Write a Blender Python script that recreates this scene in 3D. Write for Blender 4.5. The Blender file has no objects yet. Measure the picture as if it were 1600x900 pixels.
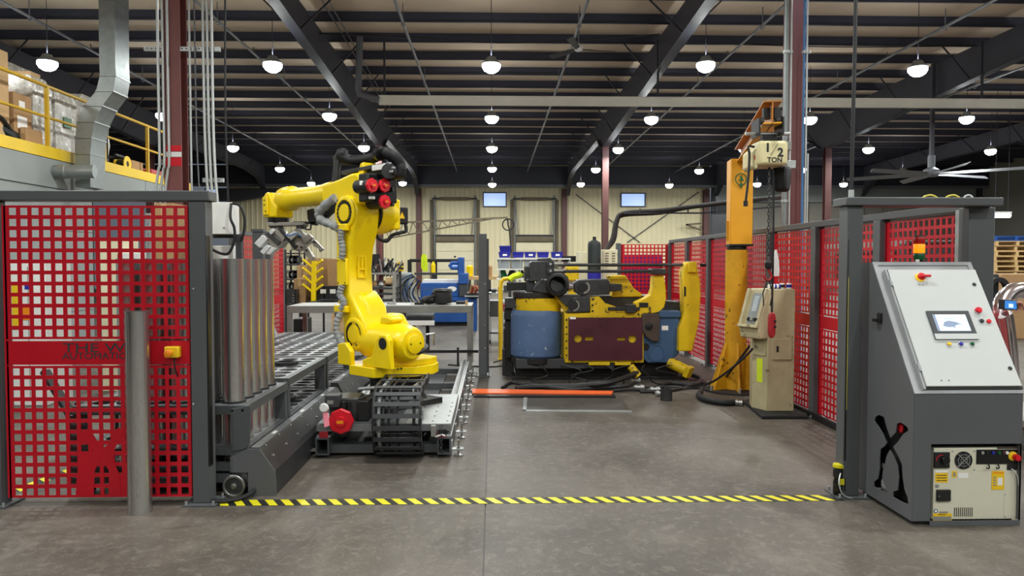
import bpy, bmesh, math, random
from mathutils import Matrix, Vector
random.seed(7)
PI = math.pi
SC = bpy.context.scene
COL = SC.collection

# ------------------------------------------------------------------ camera, world, exposure
EYE = Vector((0, 0, 1.6))
FPX = 1150.0
cam_d = bpy.data.cameras.new('camera')
cam_d.sensor_width = 36.0
cam_d.lens = 36.0 * FPX / 1600.0
cam_d.clip_end = 200
cam = bpy.data.objects.new('camera', cam_d)
COL.objects.link(cam)
cam.location = EYE
cam.rotation_euler = (math.radians(90 - 1.993), 0, math.radians(-1.494))
SC.camera = cam
world = bpy.data.worlds.new('world')
SC.world = world
world.use_nodes = True
world.node_tree.nodes['Background'].inputs[0].default_value = (0.75, 0.85, 1.0, 1)
world.node_tree.nodes['Background'].inputs[1].default_value = 0.12
SC.view_settings.view_transform = 'Standard'
SC.view_settings.look = 'None'
SC.view_settings.gamma = 1.0
SC.view_settings.use_curve_mapping = False
SC.view_settings.exposure = 0.3
LAMP_POWER = 125.0
ROOF_FILL = 0.09                              # share of lamp power in an added upward light that brightens the roof
LAMP_COLOR = (0.97, 1.0, 0.97)

# ------------------------------------------------------------------ measuring helpers (photo pixel + known distance -> place in the hall)
CR = cam.rotation_euler.to_matrix()
def ray(px, py):
    return CR @ Vector(((px - 800) / FPX, -(py - 450) / FPX, -1.0))
def at(px, py, Y):
    d = ray(px, py); return EYE + d * (Y / d.y)
def gz(px, py, z=0.0):
    d = ray(px, py); return EYE + d * ((z - EYE.z) / d.z)
def onX(px, py, X):
    d = ray(px, py); return EYE + d * (X / d.x)
def onplane(px, py, p, n):
    d = ray(px, py); n = Vector(n); return EYE + d * ((Vector(p) - EYE).dot(n) / d.dot(n))

# ------------------------------------------------------------------ materials
MT = {}
def lin(h):
    h = h.lstrip('#')
    r = []
    for i in (0, 2, 4):
        c = int(h[i:i+2], 16) / 255
        r.append(c / 12.92 if c <= 0.04045 else ((c + 0.055) / 1.055) ** 2.4)
    return (*r, 1.0)
def mat(name, col, rough=0.5, metal=0.0, var=0.0, scale=6.0, bump=0.0, wear=None, stretch=None, emit=0.0, trans=0.0, alpha=1.0):
    m = bpy.data.materials.new(name); m.use_nodes = True
    nt = m.node_tree; N = nt.nodes; L = nt.links
    b = N['Principled BSDF']
    c = lin(col)
    b.inputs['Base Color'].default_value = c
    b.inputs['Roughness'].default_value = rough
    b.inputs['Metallic'].default_value = metal
    if emit:
        b.inputs['Emission Color'].default_value = c
        b.inputs['Emission Strength'].default_value = emit
    if trans: b.inputs['Transmission Weight'].default_value = trans
    if alpha < 1: b.inputs['Alpha'].default_value = alpha
    if var or bump or wear:
        tc = N.new('ShaderNodeTexCoord'); mp = N.new('ShaderNodeMapping')
        L.new(tc.outputs['Object'], mp.inputs[0])
        if stretch: mp.inputs['Scale'].default_value = stretch
        no = N.new('ShaderNodeTexNoise'); no.inputs['Scale'].default_value = scale
        no.inputs['Detail'].default_value = 5; no.inputs['Roughness'].default_value = 0.6
        L.new(mp.outputs[0], no.inputs['Vector'])
        out = None
        if var:
            rp = N.new('ShaderNodeValToRGB')
            rp.color_ramp.elements[0].position = 0.3; rp.color_ramp.elements[1].position = 0.7
            rp.color_ramp.elements[0].color = tuple(x * (1 - var) for x in c[:3]) + (1,)
            rp.color_ramp.elements[1].color = tuple(min(1, x * (1 + var)) for x in c[:3]) + (1,)
            L.new(no.outputs[0], rp.inputs[0]); out = rp.outputs[0]
            mr = N.new('ShaderNodeMapRange')
            mr.inputs[3].default_value = max(0, rough - 0.12); mr.inputs[4].default_value = min(1, rough + 0.12)
            L.new(no.outputs[0], mr.inputs[0]); L.new(mr.outputs[0], b.inputs['Roughness'])
        if wear:
            wc, th, ws = wear
            n2 = N.new('ShaderNodeTexNoise'); n2.inputs['Scale'].default_value = ws
            n2.inputs['Detail'].default_value = 8; n2.inputs['Roughness'].default_value = 0.7
            L.new(tc.outputs['Object'], n2.inputs['Vector'])
            r2 = N.new('ShaderNodeValToRGB')
            r2.color_ramp.elements[0].position = th; r2.color_ramp.elements[1].position = th + 0.03
            L.new(n2.outputs[0], r2.inputs[0])
            mx = N.new('ShaderNodeMix'); mx.data_type = 'RGBA'
            L.new(r2.outputs[0], mx.inputs[0])
            if out: L.new(out, mx.inputs[6])
            else: mx.inputs[6].default_value = c
            mx.inputs[7].default_value = lin(wc)
            out = mx.outputs[2]
        if out: L.new(out, b.inputs['Base Color'])
        if bump:
            bp = N.new('ShaderNodeBump'); bp.inputs['Strength'].default_value = bump; bp.inputs['Distance'].default_value = 0.02
            L.new(no.outputs[0], bp.inputs['Height']); L.new(bp.outputs[0], b.inputs['Normal'])
    MT[name] = m
    return m

mat('red_paint', '#c20a22', 0.38, 0, 0.06, 3)
mat('grey_paint', '#55585a', 0.45, 0, 0.06, 3)
mat('grey_dark', '#3b3d40', 0.5, 0, 0.10, 4)
mat('cabinet_grey', '#5b5d60', 0.42, 0, 0.05, 2)
mat('rim_grey', '#a6a8aa', 0.35, 0.4, 0.06, 4)
mat('door_white', '#c4c7c5', 0.35, 0, 0.02, 2)
mat('black_gloss', '#0d0e10', 0.3)
mat('black', '#141416', 0.55, 0, 0.15, 8)
mat('rubber', '#17181a', 0.7, 0, 0.2, 12)
mat('hose', '#1d1e20', 0.5, 0, 0.2, 10)
mat('robot_yellow', '#f7d600', 0.35, 0, 0.04, 2)
mat('worn_yellow', '#e0bc08', 0.5, 0, 0.12, 5, 0, ('#4b3f14', 0.60, 7))
mat('dirty_yellow', '#dcb80a', 0.55, 0, 0.15, 4, 0, ('#2a2412', 0.59, 16))
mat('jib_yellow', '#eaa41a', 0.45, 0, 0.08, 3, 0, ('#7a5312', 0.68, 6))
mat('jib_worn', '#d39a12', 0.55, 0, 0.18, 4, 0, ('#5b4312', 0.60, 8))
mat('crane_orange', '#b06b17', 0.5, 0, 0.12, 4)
mat('rail_yellow', '#c9a227', 0.5, 0, 0.1, 3)
mat('edge_yellow', '#e4bf18', 0.5, 0, 0.08, 2)
mat('steel', '#a9a9a6', 0.32, 1.0, 0.12, 6, 0, None, (1, 1, 0.08))
mat('steel_tube', '#c8c8c6', 0.24, 0.95, 0.14, 9, 0.02, None, (1, 1, 0.05))
mat('galv', '#b3b6b5', 0.45, 0.75, 0.12, 12)
mat('galv_duct', '#8c9291', 0.45, 0.6, 0.12, 8)
mat('conduit', '#c6c9c8', 0.4, 0.5, 0.05, 4)
mat('bench_steel', '#9b9b95', 0.5, 0.5, 0.10, 6)
mat('dark_steel', '#474849', 0.45, 0.6, 0.2, 8)
mat('die_steel', '#4d4e4f', 0.4, 0.7, 0.15, 10)
mat('gripper_steel', '#a8a59c', 0.38, 0.8, 0.12, 10)
mat('alu_white', '#e6e8e8', 0.3, 0.4, 0.05, 6)
mat('rack_grey', '#4b4e50', 0.45, 0, 0.08, 5)
mat('rack_plate', '#85878a', 0.38, 0.45, 0.12, 5)
mat('machine_blue', '#4a658a', 0.5, 0, 0.15, 4, 0, ('#d3d8dc', 0.635, 11))
mat('clean_blue', '#3b587b', 0.45, 0, 0.1, 4)
mat('maroon', '#4b1c2a', 0.45, 0, 0.10, 6)
mat('brown_plate', '#4d4038', 0.55, 0.2, 0.2, 8)
mat('bright_blue', '#1a4f98', 0.45, 0, 0.06, 4)
mat('bin_blue', '#20249a', 0.45, 0, 0.05, 4)
mat('tote_clear', '#aab3b8', 0.35, 0, 0.1, 6)
mat('white_plastic', '#e4e4e0', 0.5, 0, 0.04, 5)
mat('cream', '#ddd6b6', 0.5, 0, 0.06, 3)
mat('console_cream', '#b5aa86', 0.55, 0, 0.16, 3, 0, ('#6f6548', 0.62, 4))
mat('controller_white', '#d6d3bd', 0.45, 0, 0.03, 4)
mat('hoist_cream', '#d8cd9c', 0.5, 0, 0.07, 5, 0, ('#4d4630', 0.66, 11))
mat('cardboard', '#a8855c', 0.8, 0, 0.08, 4)
mat('cardboard_pale', '#c3a276', 0.8, 0, 0.08, 4)
mat('wood', '#c9a873', 0.75, 0, 0.15, 5)
mat('wrap', '#bdb9b0', 0.25, 0.0, 0.3, 9, 0.4, ('#f2f2ee', 0.58, 7))
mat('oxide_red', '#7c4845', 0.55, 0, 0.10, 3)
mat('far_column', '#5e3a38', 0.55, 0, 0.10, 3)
mat('steel_navy', '#272a35', 0.55, 0, 0.12, 2)
mat('rafter_navy', '#44454f', 0.5, 0, 0.15, 2)
mat('purlin_navy', '#3a3d4d', 0.55, 0, 0.12, 1.5)
mat('pipe_grey', '#6b6e73', 0.45, 0.2, 0.1, 3)
mat('white_beam', '#f2efe0', 0.4, 0, 0.08, 1)
mat('signal_red', '#d41126', 0.35)
mat('signal_orange', '#f08a14', 0.4)
mat('signal_green', '#0c5a30', 0.3)
mat('lamp_amber', '#ff8a08', 0.4, emit=0.9)
mat('lamp_red', '#b01512', 0.3)
mat('orange_strip', '#f0682a', 0.5, 0, 0.06, 5)
mat('caution_yellow', '#e8de1a', 0.5, 0, 0.10, 6, 0, ('#7d7730', 0.68, 14))
mat('tape_black', '#1c1b19', 0.6, 0, 0.2, 8)
mat('label_yellow', '#f0c416', 0.5)
mat('label_white', '#eeeeea', 0.5)
mat('label_grey', '#8f8f88', 0.5)
mat('lime', '#cfe32a', 0.6)
mat('hi_vis', '#d7f01e', 0.7, 0, 0.1, 6)
mat('purple', '#6a1e6e', 0.5, 0, 0.2, 1.5)
mat('green_black', '#15201f', 0.35, 0, 0.1, 4)
mat('screen', '#b9d4e6', 0.25, emit=0.9)
mat('screen_grey', '#7d8ba3', 0.3, emit=0.45)
mat('phone_screen', '#2f6fb5', 0.3, emit=0.8)
mat('window_glow', '#a3bdf0', 0.3, emit=0.75)
mat('lens', '#f4faff', 0.3, emit=26.0)
mat('tube_lamp', '#fbfff8', 0.3, emit=6.0)
mat('skin', '#c48f78', 0.5, 0, 0.06, 8)
mat('sleeve', '#6f5560', 0.8, 0, 0.12, 10)
mat('trousers', '#2b2f3a', 0.85, 0, 0.1, 8)
mat('hair', '#2a1e17', 0.6)
mat('sleeve_grey', '#8e9090', 0.7, 0, 0.25, 14, 0.6)
mat('blue_line', '#4a7fb8', 0.4)
mat('yellow_cable', '#d8c94a', 0.5)
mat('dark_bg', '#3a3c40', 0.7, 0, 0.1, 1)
mat('beige_wall', '#e4dab4', 0.55, 0, 0.05, 0.6)
mat('door_beige', '#e2d9b8', 0.55, 0, 0.05, 2)
mat('seal_brown', '#6b6150', 0.8, 0, 0.2, 3)
mat('mezz_grey', '#8b908e', 0.65, 0, 0.08, 1.2, 0.1)
mat('deck_beige', '#cdbba6', 0.85, 0, 0.07, 0.8, 0.15)
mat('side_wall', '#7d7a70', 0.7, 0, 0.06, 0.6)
mat('hose_cloth', '#3a3a38', 0.7, 0, 0.2, 20)
mat('chrome', '#e2d9dc', 0.2, 1.0)
mat('hook_red', '#a32127', 0.45, 0, 0.1, 8)
mat('tag_pink', '#f08a9a', 0.5)

def concrete(name, base, dark, light, sc=1.0, rough=0.5):
    m = bpy.data.materials.new(name); m.use_nodes = True
    nt = m.node_tree; N = nt.nodes; L = nt.links; b = N['Principled BSDF']
    tc = N.new('ShaderNodeTexCoord')
    def noise(s, d, r=0.6, dist=0.0, stretch=None):
        v = tc.outputs['Object']
        if stretch:
            mp = N.new('ShaderNodeMapping'); mp.inputs['Scale'].default_value = stretch; L.new(v, mp.inputs[0]); v = mp.outputs[0]
        n = N.new('ShaderNodeTexNoise'); n.inputs['Scale'].default_value = s; n.inputs['Detail'].default_value = d
        n.inputs['Roughness'].default_value = r; n.inputs['Distortion'].default_value = dist
        L.new(v, n.inputs['Vector']); return n.outputs[0]
    def ramp(src, p0, p1, c0, c1):
        r = N.new('ShaderNodeValToRGB'); e = r.color_ramp.elements
        e[0].position = p0; e[1].position = p1; e[0].color = c0; e[1].color = c1
        L.new(src, r.inputs[0]); return r.outputs[0]
    def mix(f, a, c, blend='MIX'):
        x = N.new('ShaderNodeMix'); x.data_type = 'RGBA'; x.blend_type = blend
        if isinstance(f, float): x.inputs[0].default_value = f
        else: L.new(f, x.inputs[0])
        for k, s in ((6, a), (7, c)):
            if isinstance(s, tuple): x.inputs[k].default_value = s
            else: L.new(s, x.inputs[k])
        return x.outputs[2]
    big = noise(0.55 * sc, 6, 0.6, 0.4)
    col = ramp(big, 0.34, 0.66, lin(dark), lin(base))
    med = noise(3.2 * sc, 8, 0.7, 0.8, (1, 0.45, 1))
    col = mix(ramp(med, 0.50, 0.72, (0, 0, 0, 1), (0.55, 0.55, 0.55, 1)), col, lin(light))
    med2 = noise(1.7 * sc, 8, 0.72, 1.2, (0.5, 1.2, 1))
    col = mix(ramp(med2, 0.56, 0.70, (0, 0, 0, 1), (0.6, 0.6, 0.6, 1)), col, lin(dark))
    mot = noise(14, 6, 0.75, 0.6)
    col = mix(ramp(mot, 0.52, 0.62, (0, 0, 0, 1), (0.42, 0.42, 0.42, 1)), col, lin(light))
    sp2 = noise(5.5, 9, 0.8, 1.5)
    col = mix(ramp(sp2, 0.58, 0.66, (0, 0, 0, 1), (0.5, 0.5, 0.5, 1)), col, lin(dark))
    fine = noise(60, 4, 0.7)
    col = mix(0.35, col, ramp(fine, 0.3, 0.7, (0.25, 0.25, 0.25, 1), (0.75, 0.75, 0.75, 1)), 'SOFT_LIGHT')
    L.new(col, b.inputs['Base Color'])
    mr = N.new('ShaderNodeMapRange'); mr.inputs[3].default_value = rough - 0.14; mr.inputs[4].default_value = rough + 0.16
    L.new(med, mr.inputs[0]); L.new(mr.outputs[0], b.inputs['Roughness'])
    bp = N.new('ShaderNodeBump'); bp.inputs['Strength'].default_value = 0.12; bp.inputs['Distance'].default_value = 0.01
    L.new(fine, bp.inputs['Height']); L.new(bp.outputs[0], b.inputs['Normal'])
    MT[name] = m
mat('beam_black', '#2b2c2e', 0.45, 0, 0.12, 4)
concrete('concrete', '#645d54', '#3d3831', '#7b746a', 1.0, 0.55)
concrete('concrete_dark', '#4a4742', '#38352f', '#5d5a53')

# ------------------------------------------------------------------ mesh building
def frame_z(d):
    d = Vector(d).normalized()
    a = Vector((0, 0, 1)) if abs(d.z) < 0.95 else Vector((0, 1, 0))
    x = a.cross(d).normalized(); y = d.cross(x)
    return x, y, d

class MB:
    def __init__(s): s.v = []; s.f = []
    def add(s, vs, fs, M=None):
        o = len(s.v)
        s.v += [(M @ Vector(p)) if M is not None else Vector(p) for p in vs]
        s.f += [tuple(i + o for i in f) for f in fs]
        return s
    def box(s, x0, x1, y0, y1, z0, z1, M=None):
        vs = [(x, y, z) for z in (z0, z1) for y in (y0, y1) for x in (x0, x1)]
        return s.add(vs, [(0, 2, 3, 1), (4, 5, 7, 6), (0, 1, 5, 4), (2, 6, 7, 3), (0, 4, 6, 2), (1, 3, 7, 5)], M)
    def bx(s, c, sz, M=None):
        return s.box(c[0] - sz[0] / 2, c[0] + sz[0] / 2, c[1] - sz[1] / 2, c[1] + sz[1] / 2, c[2] - sz[2] / 2, c[2] + sz[2] / 2, M)
    def bar(s, p0, p1, w, h=None):
        """rectangular bar from p0 to p1, w across, h the other way"""
        h = w if h is None else h
        p0 = Vector(p0); p1 = Vector(p1)
        x, y, d = frame_z(p1 - p0)
        vs = []
        for p in (p0, p1):
            for a, b in ((-1, -1), (1, -1), (1, 1), (-1, 1)):
                vs.append(p + x * (a * w / 2) + y * (b * h / 2))
        return s.add(vs, [(0, 1, 2, 3), (7, 6, 5, 4), (0, 4, 5, 1), (1, 5, 6, 2), (2, 6, 7, 3), (3, 7, 4, 0)])
    def cyl(s, p0, p1, r0, r1=None, n=16, caps=True):
        r1 = r0 if r1 is None else r1
        p0 = Vector(p0); p1 = Vector(p1); x, y, d = frame_z(p1 - p0)
        vs = []
        for p, r in ((p0, r0), (p1, r1)):
            for i in range(n):
                a = 2 * PI * i / n + PI / n
                vs.append(p + x * (r * math.cos(a)) + y * (r * math.sin(a)))
        fs = [(i, (i + 1) % n, n + (i + 1) % n, n + i) for i in range(n)]
        if caps: fs += [tuple(range(n - 1, -1, -1)), tuple(range(n, 2 * n))]
        return s.add(vs, fs)
    def lathe(s, prof, c, axis=(0, 0, 1), n=24, closed=False):
        """prof: list of (r, h) along axis"""
        c = Vector(c); x, y, d = frame_z(axis); vs = []; m = len(prof)
        for r, h in prof:
            for i in range(n):
                a = 2 * PI * i / n
                vs.append(c + d * h + x * (r * math.cos(a)) + y * (r * math.sin(a)))
        fs = []
        for k in range(m if closed else m - 1):
            k2 = (k + 1) % m
            for i in range(n):
                j = (i + 1) % n
                fs.append((k * n + i, k * n + j, k2 * n + j, k2 * n + i))
        if not closed:
            if prof[0][0] > 1e-6: fs.append(tuple(range(n - 1, -1, -1)))
            if prof[-1][0] > 1e-6: fs.append(tuple(range((m - 1) * n, m * n)))
        return s.add(vs, fs)
    def ring(s, c, axis, ro, ri, h, n=24):
        return s.lathe([(ro, 0), (ro, h), (ri, h), (ri, 0)], c, axis, n, True)
    def tube(s, path, r, n=8, caps=True, closed=False):
        P = [Vector(p) for p in path]; m = len(P)
        R = r if isinstance(r, (list, tuple)) else [r] * m
        vs = []; x = None
        for k in range(m):
            if closed: t = P[(k + 1) % m] - P[k - 1]
            elif k == 0: t = P[1] - P[0]
            elif k == m - 1: t = P[-1] - P[-2]
            else: t = (P[k + 1] - P[k]).normalized() + (P[k] - P[k - 1]).normalized()
            if t.length < 1e-9: t = Vector((0, 0, 1))
            t.normalize()
            if x is None: x, y, _ = frame_z(t)
            else:
                x = x - t * x.dot(t)
                if x.length < 1e-6: x, y, _ = frame_z(t)
                x.normalize()
            y = t.cross(x)
            for i in range(n):
                a = 2 * PI * i / n
                vs.append(P[k] + x * (R[k] * math.cos(a)) + y * (R[k] * math.sin(a)))
        fs = []
        for k in range(m if closed else m - 1):
            k2 = (k + 1) % m
            for i in range(n):
                j = (i + 1) % n
                fs.append((k * n + i, k * n + j, k2 * n + j, k2 * n + i))
        if caps and not closed: fs += [tuple(range(n - 1, -1, -1)), tuple(range((m - 1) * n, m * n))]
        return s.add(vs, fs)
    def prism(s, poly, vec, M=None):
        """flat polygon swept by vec"""
        P = [Vector(p) for p in poly]; vec = Vector(vec); n = len(P)
        fs = [tuple(range(n - 1, -1, -1)), tuple(range(n, 2 * n))]
        fs += [(i, (i + 1) % n, n + (i + 1) % n, n + i) for i in range(n)]
        return s.add(P + [p + vec for p in P], fs, M)
    def loft(s, loops, caps=True):
        n = len(loops[0]); vs = [p for l in loops for p in l]; fs = []
        for k in range(len(loops) - 1):
            for i in range(n):
                j = (i + 1) % n
                fs.append((k * n + i, k * n + j, (k + 1) * n + j, (k + 1) * n + i))
        if caps: fs += [tuple(range(n - 1, -1, -1)), tuple(range((len(loops) - 1) * n, len(loops) * n))]
        return s.add(vs, fs)
    def ball(s, c, r, n=12, sq=(1, 1, 1)):
        c = Vector(c); vs = []; fs = []; m = n // 2
        for k in range(m + 1):
            th = PI * k / m
            for i in range(n):
                a = 2 * PI * i / n
                vs.append(c + Vector((r * sq[0] * math.sin(th) * math.cos(a), r * sq[1] * math.sin(th) * math.sin(a), r * sq[2] * math.cos(th))))
        for k in range(m):
            for i in range(n):
                fs.append((k * n + i, k * n + (i + 1) % n, (k + 1) * n + (i + 1) % n, (k + 1) * n + i))
        return s.add(vs, fs)
    def perf(s, o, ux, uz, xs, zs, t, skip=()):
        """plate in the plane o + ux*x + uz*z with square holes in the odd grid cells (except skip), thickness vector t"""
        o = Vector(o); ux = Vector(ux); uz = Vector(uz); t = Vector(t)
        nx = len(xs); nz = len(zs)
        vs = [o + ux * x + uz * z for z in zs for x in xs]
        vs += [p + t for p in vs]; B = nx * nz; fs = []
        def hole(i, j):
            return 0 <= i < nx - 1 and 0 <= j < nz - 1 and i % 2 == 1 and j % 2 == 1 and (i // 2, j // 2) not in skip
        for j in range(nz - 1):
            for i in range(nx - 1):
                a, b, c, d = j * nx + i, j * nx + i + 1, (j + 1) * nx + i + 1, (j + 1) * nx + i
                if hole(i, j):
                    fs += [(a, b, b + B, a + B), (b, c, c + B, b + B), (c, d, d + B, c + B), (d, a, a + B, d + B)]
                else:
                    fs += [(a, d, c, b), (a + B, b + B, c + B, d + B)]
        for i in range(nx - 1):
            fs.append((i, i + 1, i + 1 + B, i + B)); k = (nz - 1) * nx + i
            fs.append((k + 1, k, k + B, k + 1 + B))
        for j in range(nz - 1):
            a = j * nx; c = a + nx; fs.append((c, a, a + B, c + B))
            a = j * nx + nx - 1; c = a + nx; fs.append((a, c, c + B, a + B))
        return s.add(vs, fs)
    def holeplate(s, x0, y0, nx, ny, p, r, z0, z1):
        """horizontal plate made of nx x ny square cells with a round hole in each"""
        K = 16
        for i in range(nx):
            for j in range(ny):
                cx = x0 + (i + .5) * p; cy = y0 + (j + .5) * p; vs = []
                for z in (z1, z0):
                    for k in range(K):
                        a = 2 * PI * k / K
                        vs.append((cx + r * math.cos(a), cy + r * math.sin(a), z))
                    for k in range(K):
                        a = 2 * PI * k / K; q = max(abs(math.cos(a)), abs(math.sin(a)))
                        vs.append((cx + p / 2 * math.cos(a) / q, cy + p / 2 * math.sin(a) / q, z))
                fs = []
                for k in range(K):
                    l = (k + 1) % K
                    fs += [(k, l, K + l, K + k), (2 * K + k, 3 * K + k, 3 * K + l, 2 * K + l), (k, 2 * K + k, 2 * K + l, l)]
                s.add(vs, fs)
        return s

WM = {}   # object -> world matrix
def build(name, mb, material, parent=None, bevel=0.0, seg=2, smooth=35, local=False, label=None):
    me = bpy.data.meshes.new(name)
    inv = WM[parent].inverted() if (parent is not None and not local) else None
    me.from_pydata([tuple(inv @ p) if inv else tuple(p) for p in mb.v], [], mb.f)
    bm = bmesh.new(); bm.from_mesh(me)
    bmesh.ops.recalc_face_normals(bm, faces=bm.faces)
    bm.to_mesh(me); bm.free()
    if smooth:
        me.polygons.foreach_set('use_smooth', [True] * len(me.polygons))
        me.set_sharp_from_angle(angle=math.radians(smooth))
    me.materials.append(MT[material] if isinstance(material, str) else material)
    o = bpy.data.objects.new(name, me); COL.objects.link(o)
    if parent is not None:
        o.parent = parent; WM[o] = WM[parent]
    else: WM[o] = Matrix.Identity(4)
    if bevel:
        md = o.modifiers.new('edge', 'BEVEL'); md.width = bevel; md.segments = seg; md.limit_method = 'ANGLE'; md.angle_limit = math.radians(40)
    if label: o['label'] = label
    return o
def tag(o, label, cat, group=None):
    o['label'] = label; o['category'] = cat
    if group: o['group'] = group
    return o
def thing(name, label, cat, loc=(0, 0, 0), rz=0.0, group=None):
    o = bpy.data.objects.new(name, None); COL.objects.link(o)
    o.empty_display_size = 0.1
    o.location = loc; o.rotation_euler = (0, 0, rz)
    WM[o] = Matrix.Translation(Vector(loc)) @ Matrix.Rotation(rz, 4, 'Z')
    return tag(o, label, cat, group)
def single(name, mb, material, label, cat, group=None, **k):
    """a thing that is one mesh: its origin sits at the foot of its middle"""
    xs = [p.x for p in mb.v]; ys = [p.y for p in mb.v]; zs = [p.z for p in mb.v]
    c = Vector(((min(xs) + max(xs)) / 2, (min(ys) + max(ys)) / 2, min(zs)))
    mb.v = [p - c for p in mb.v]
    o = build(name, mb, material, None, **k); o.location = c; WM[o] = Matrix.Translation(c)
    return tag(o, label, cat, group)
def struct(name, mb, material, parent=None, label=None, **k):
    o = build(name, mb, material, parent, **k)
    if parent is None: o['kind'] = 'structure'
    if label: o['label'] = label
    return o
def copy_tree(o, loc=None, rz=None, label=None, parent=None):
    c = o.copy(); COL.objects.link(c); c.parent = parent
    if parent is None:
        if loc is not None: c.location = loc
        if rz is not None: c.rotation_euler = (0, 0, rz)
        WM[c] = Matrix.Translation(c.location) @ Matrix.Rotation(c.rotation_euler.z, 4, 'Z')
    else: WM[c] = WM[parent]
    if label: c['label'] = label
    for ch in list(o.children):
        if ch is not c: copy_tree(ch, parent=c)
    return c
def text_mesh(name, s, size, M, material, parent, ext=0.001, align='CENTER', sx=1.0, bold=0.0):
    cu = bpy.data.curves.new(name, 'FONT'); cu.body = s; cu.size = size; cu.extrude = ext; cu.offset = bold
    cu.align_x = align; cu.align_y = 'CENTER'; cu.resolution_u = 3
    t = bpy.data.objects.new(name, cu); COL.objects.link(t)
    me = bpy.data.meshes.new_from_object(t)
    bpy.data.objects.remove(t); bpy.data.curves.remove(cu)
    inv = WM[parent].inverted() @ M @ Matrix.Diagonal((sx, 1, 1, 1))
    me.transform(inv); me.name = name
    me.materials.clear(); me.materials.append(MT[material])
    o = bpy.data.objects.new(name, me); COL.objects.link(o); o.parent = parent; WM[o] = WM[parent]
    return o
def cut_plate(outer, holes, M, t):
    """a flat plate (2D outline with holes, thickness t) returned as MB"""
    cu = bpy.data.curves.new('plate', 'CURVE'); cu.dimensions = '2D'; cu.fill_mode = 'BOTH'; cu.extrude = t / 2
    for poly in [outer] + holes:
        sp = cu.splines.new('POLY'); sp.points.add(len(poly) - 1); sp.use_cyclic_u = True
        for i, p in enumerate(poly): sp.points[i].co = (p[0], p[1], 0, 1)
    t_ = bpy.data.objects.new('plate', cu); COL.objects.link(t_)
    me = bpy.data.meshes.new_from_object(t_)
    mb = MB(); mb.add([v.co for v in me.vertices], [tuple(p.vertices) for p in me.polygons], M)
    bpy.data.objects.remove(t_); bpy.data.curves.remove(cu); bpy.data.meshes.remove(me)
    return mb
def axes(o, x, y):
    """matrix with origin o, local x and y along the given directions"""
    x = Vector(x).normalized(); y = Vector(y); y = (y - x * y.dot(x)).normalized(); z = x.cross(y)
    return Matrix(((x.x, y.x, z.x, o[0]), (x.y, y.y, z.y, o[1]), (x.z, y.z, z.z, o[2]), (0, 0, 0, 1)))
FACE = lambda p: axes(p, (1, 0, 0), (0, 0, 1))     # a panel that faces the camera side (-Y)
def smooth_path(pts, n=6):
    P = [Vector(p) for p in pts]; out = []
    for i in range(len(P) - 1):
        p0 = P[max(i - 1, 0)]; p1 = P[i]; p2 = P[i + 1]; p3 = P[min(i + 2, len(P) - 1)]
        for k in range(n):
            t = k / n
            out.append(0.5 * ((2 * p1) + (p2 - p0) * t + (2 * p0 - 5 * p1 + 4 * p2 - p3) * t * t + (3 * p1 - p0 - 3 * p2 + p3) * t ** 3))
    out.append(P[-1]); return out
ORD = ['first', 'second', 'third', 'fourth', 'fifth', 'sixth', 'seventh', 'eighth', 'ninth', 'tenth']
# ------------------------------------------------------------------ the hall: floor, walls, roof
YB = 45.0                                   # far wall
floor = struct('floor', MB().box(-24, 30, -14, YB + 1, -0.2, -0.012), 'concrete_dark', label='grey concrete floor of the hall')
xb = [-24, -18.35, -12.25, -6.15, -0.05, 6.05, 12.15, 18.25, 24.3, 30]
yb = [-14, -8, -2, 4 - 1.2, 9.05, 15.2, 21.3, 27.4, 33.5, 39.6, YB]
for i in range(len(xb) - 1):
    for j in range(len(yb) - 1):
        build('slab', MB().box(xb[i] + .004, xb[i+1] - .004, yb[j] + .004, yb[j+1] - .004, -0.15, 0.0), 'concrete', floor, smooth=0)

def ribbed(x0, x1, y, z0, z1, pitch=0.3, d=0.035):
    """trapezoid-ribbed metal cladding in the XZ plane, ribs towards the camera, 5 cm thick"""
    mb = MB(); xs = []; x = x0
    while x < x1 - 1e-6:
        for dx, dy in ((0, 0), (pitch * .62, 0), (pitch * .72, -d), (pitch * .90, -d)):
            xs.append((min(x + dx, x1), y + dy))
        x += pitch
    xs.append((x1, y)); n = len(xs)
    vs = [(a, b, z0) for a, b in xs] + [(a, b, z1) for a, b in xs]
    mb.add(vs, [(i, i + 1, n + i + 1, n + i) for i in range(n - 1)])
    return mb
WFX0, WFX1 = -16.0, 13.3
wall_far = struct('wall_far', ribbed(WFX0, WFX1, YB, 0, 6.4), 'beige_wall', label='beige ribbed metal wall at the far end of the hall')
build('backing', MB().box(WFX0, WFX1, YB + .02, YB + .2, 0, 8), 'beige_wall', wall_far)
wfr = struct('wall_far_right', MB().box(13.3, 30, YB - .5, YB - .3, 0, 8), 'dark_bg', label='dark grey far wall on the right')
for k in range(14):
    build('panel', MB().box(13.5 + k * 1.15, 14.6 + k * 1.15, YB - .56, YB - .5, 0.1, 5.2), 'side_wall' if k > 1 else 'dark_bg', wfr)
build('panel', MB().box(13.5, 29.5, YB - .62, YB - .5, 5.25, 6.2), 'mezz_grey', wfr)
struct('wall_left', MB().box(-24.2, -24, -14, YB, 0, 8.6), 'side_wall', label='plain wall on the far left')
struct('wall_right', MB().box(30, 30.2, -14, YB, 0, 8.6), 'side_wall', label='plain wall on the far right')
struct('wall_rear', MB().box(-24, 30, -14.2, -14, 0, 8.6), 'side_wall', label='plain wall behind the camera')

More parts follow.
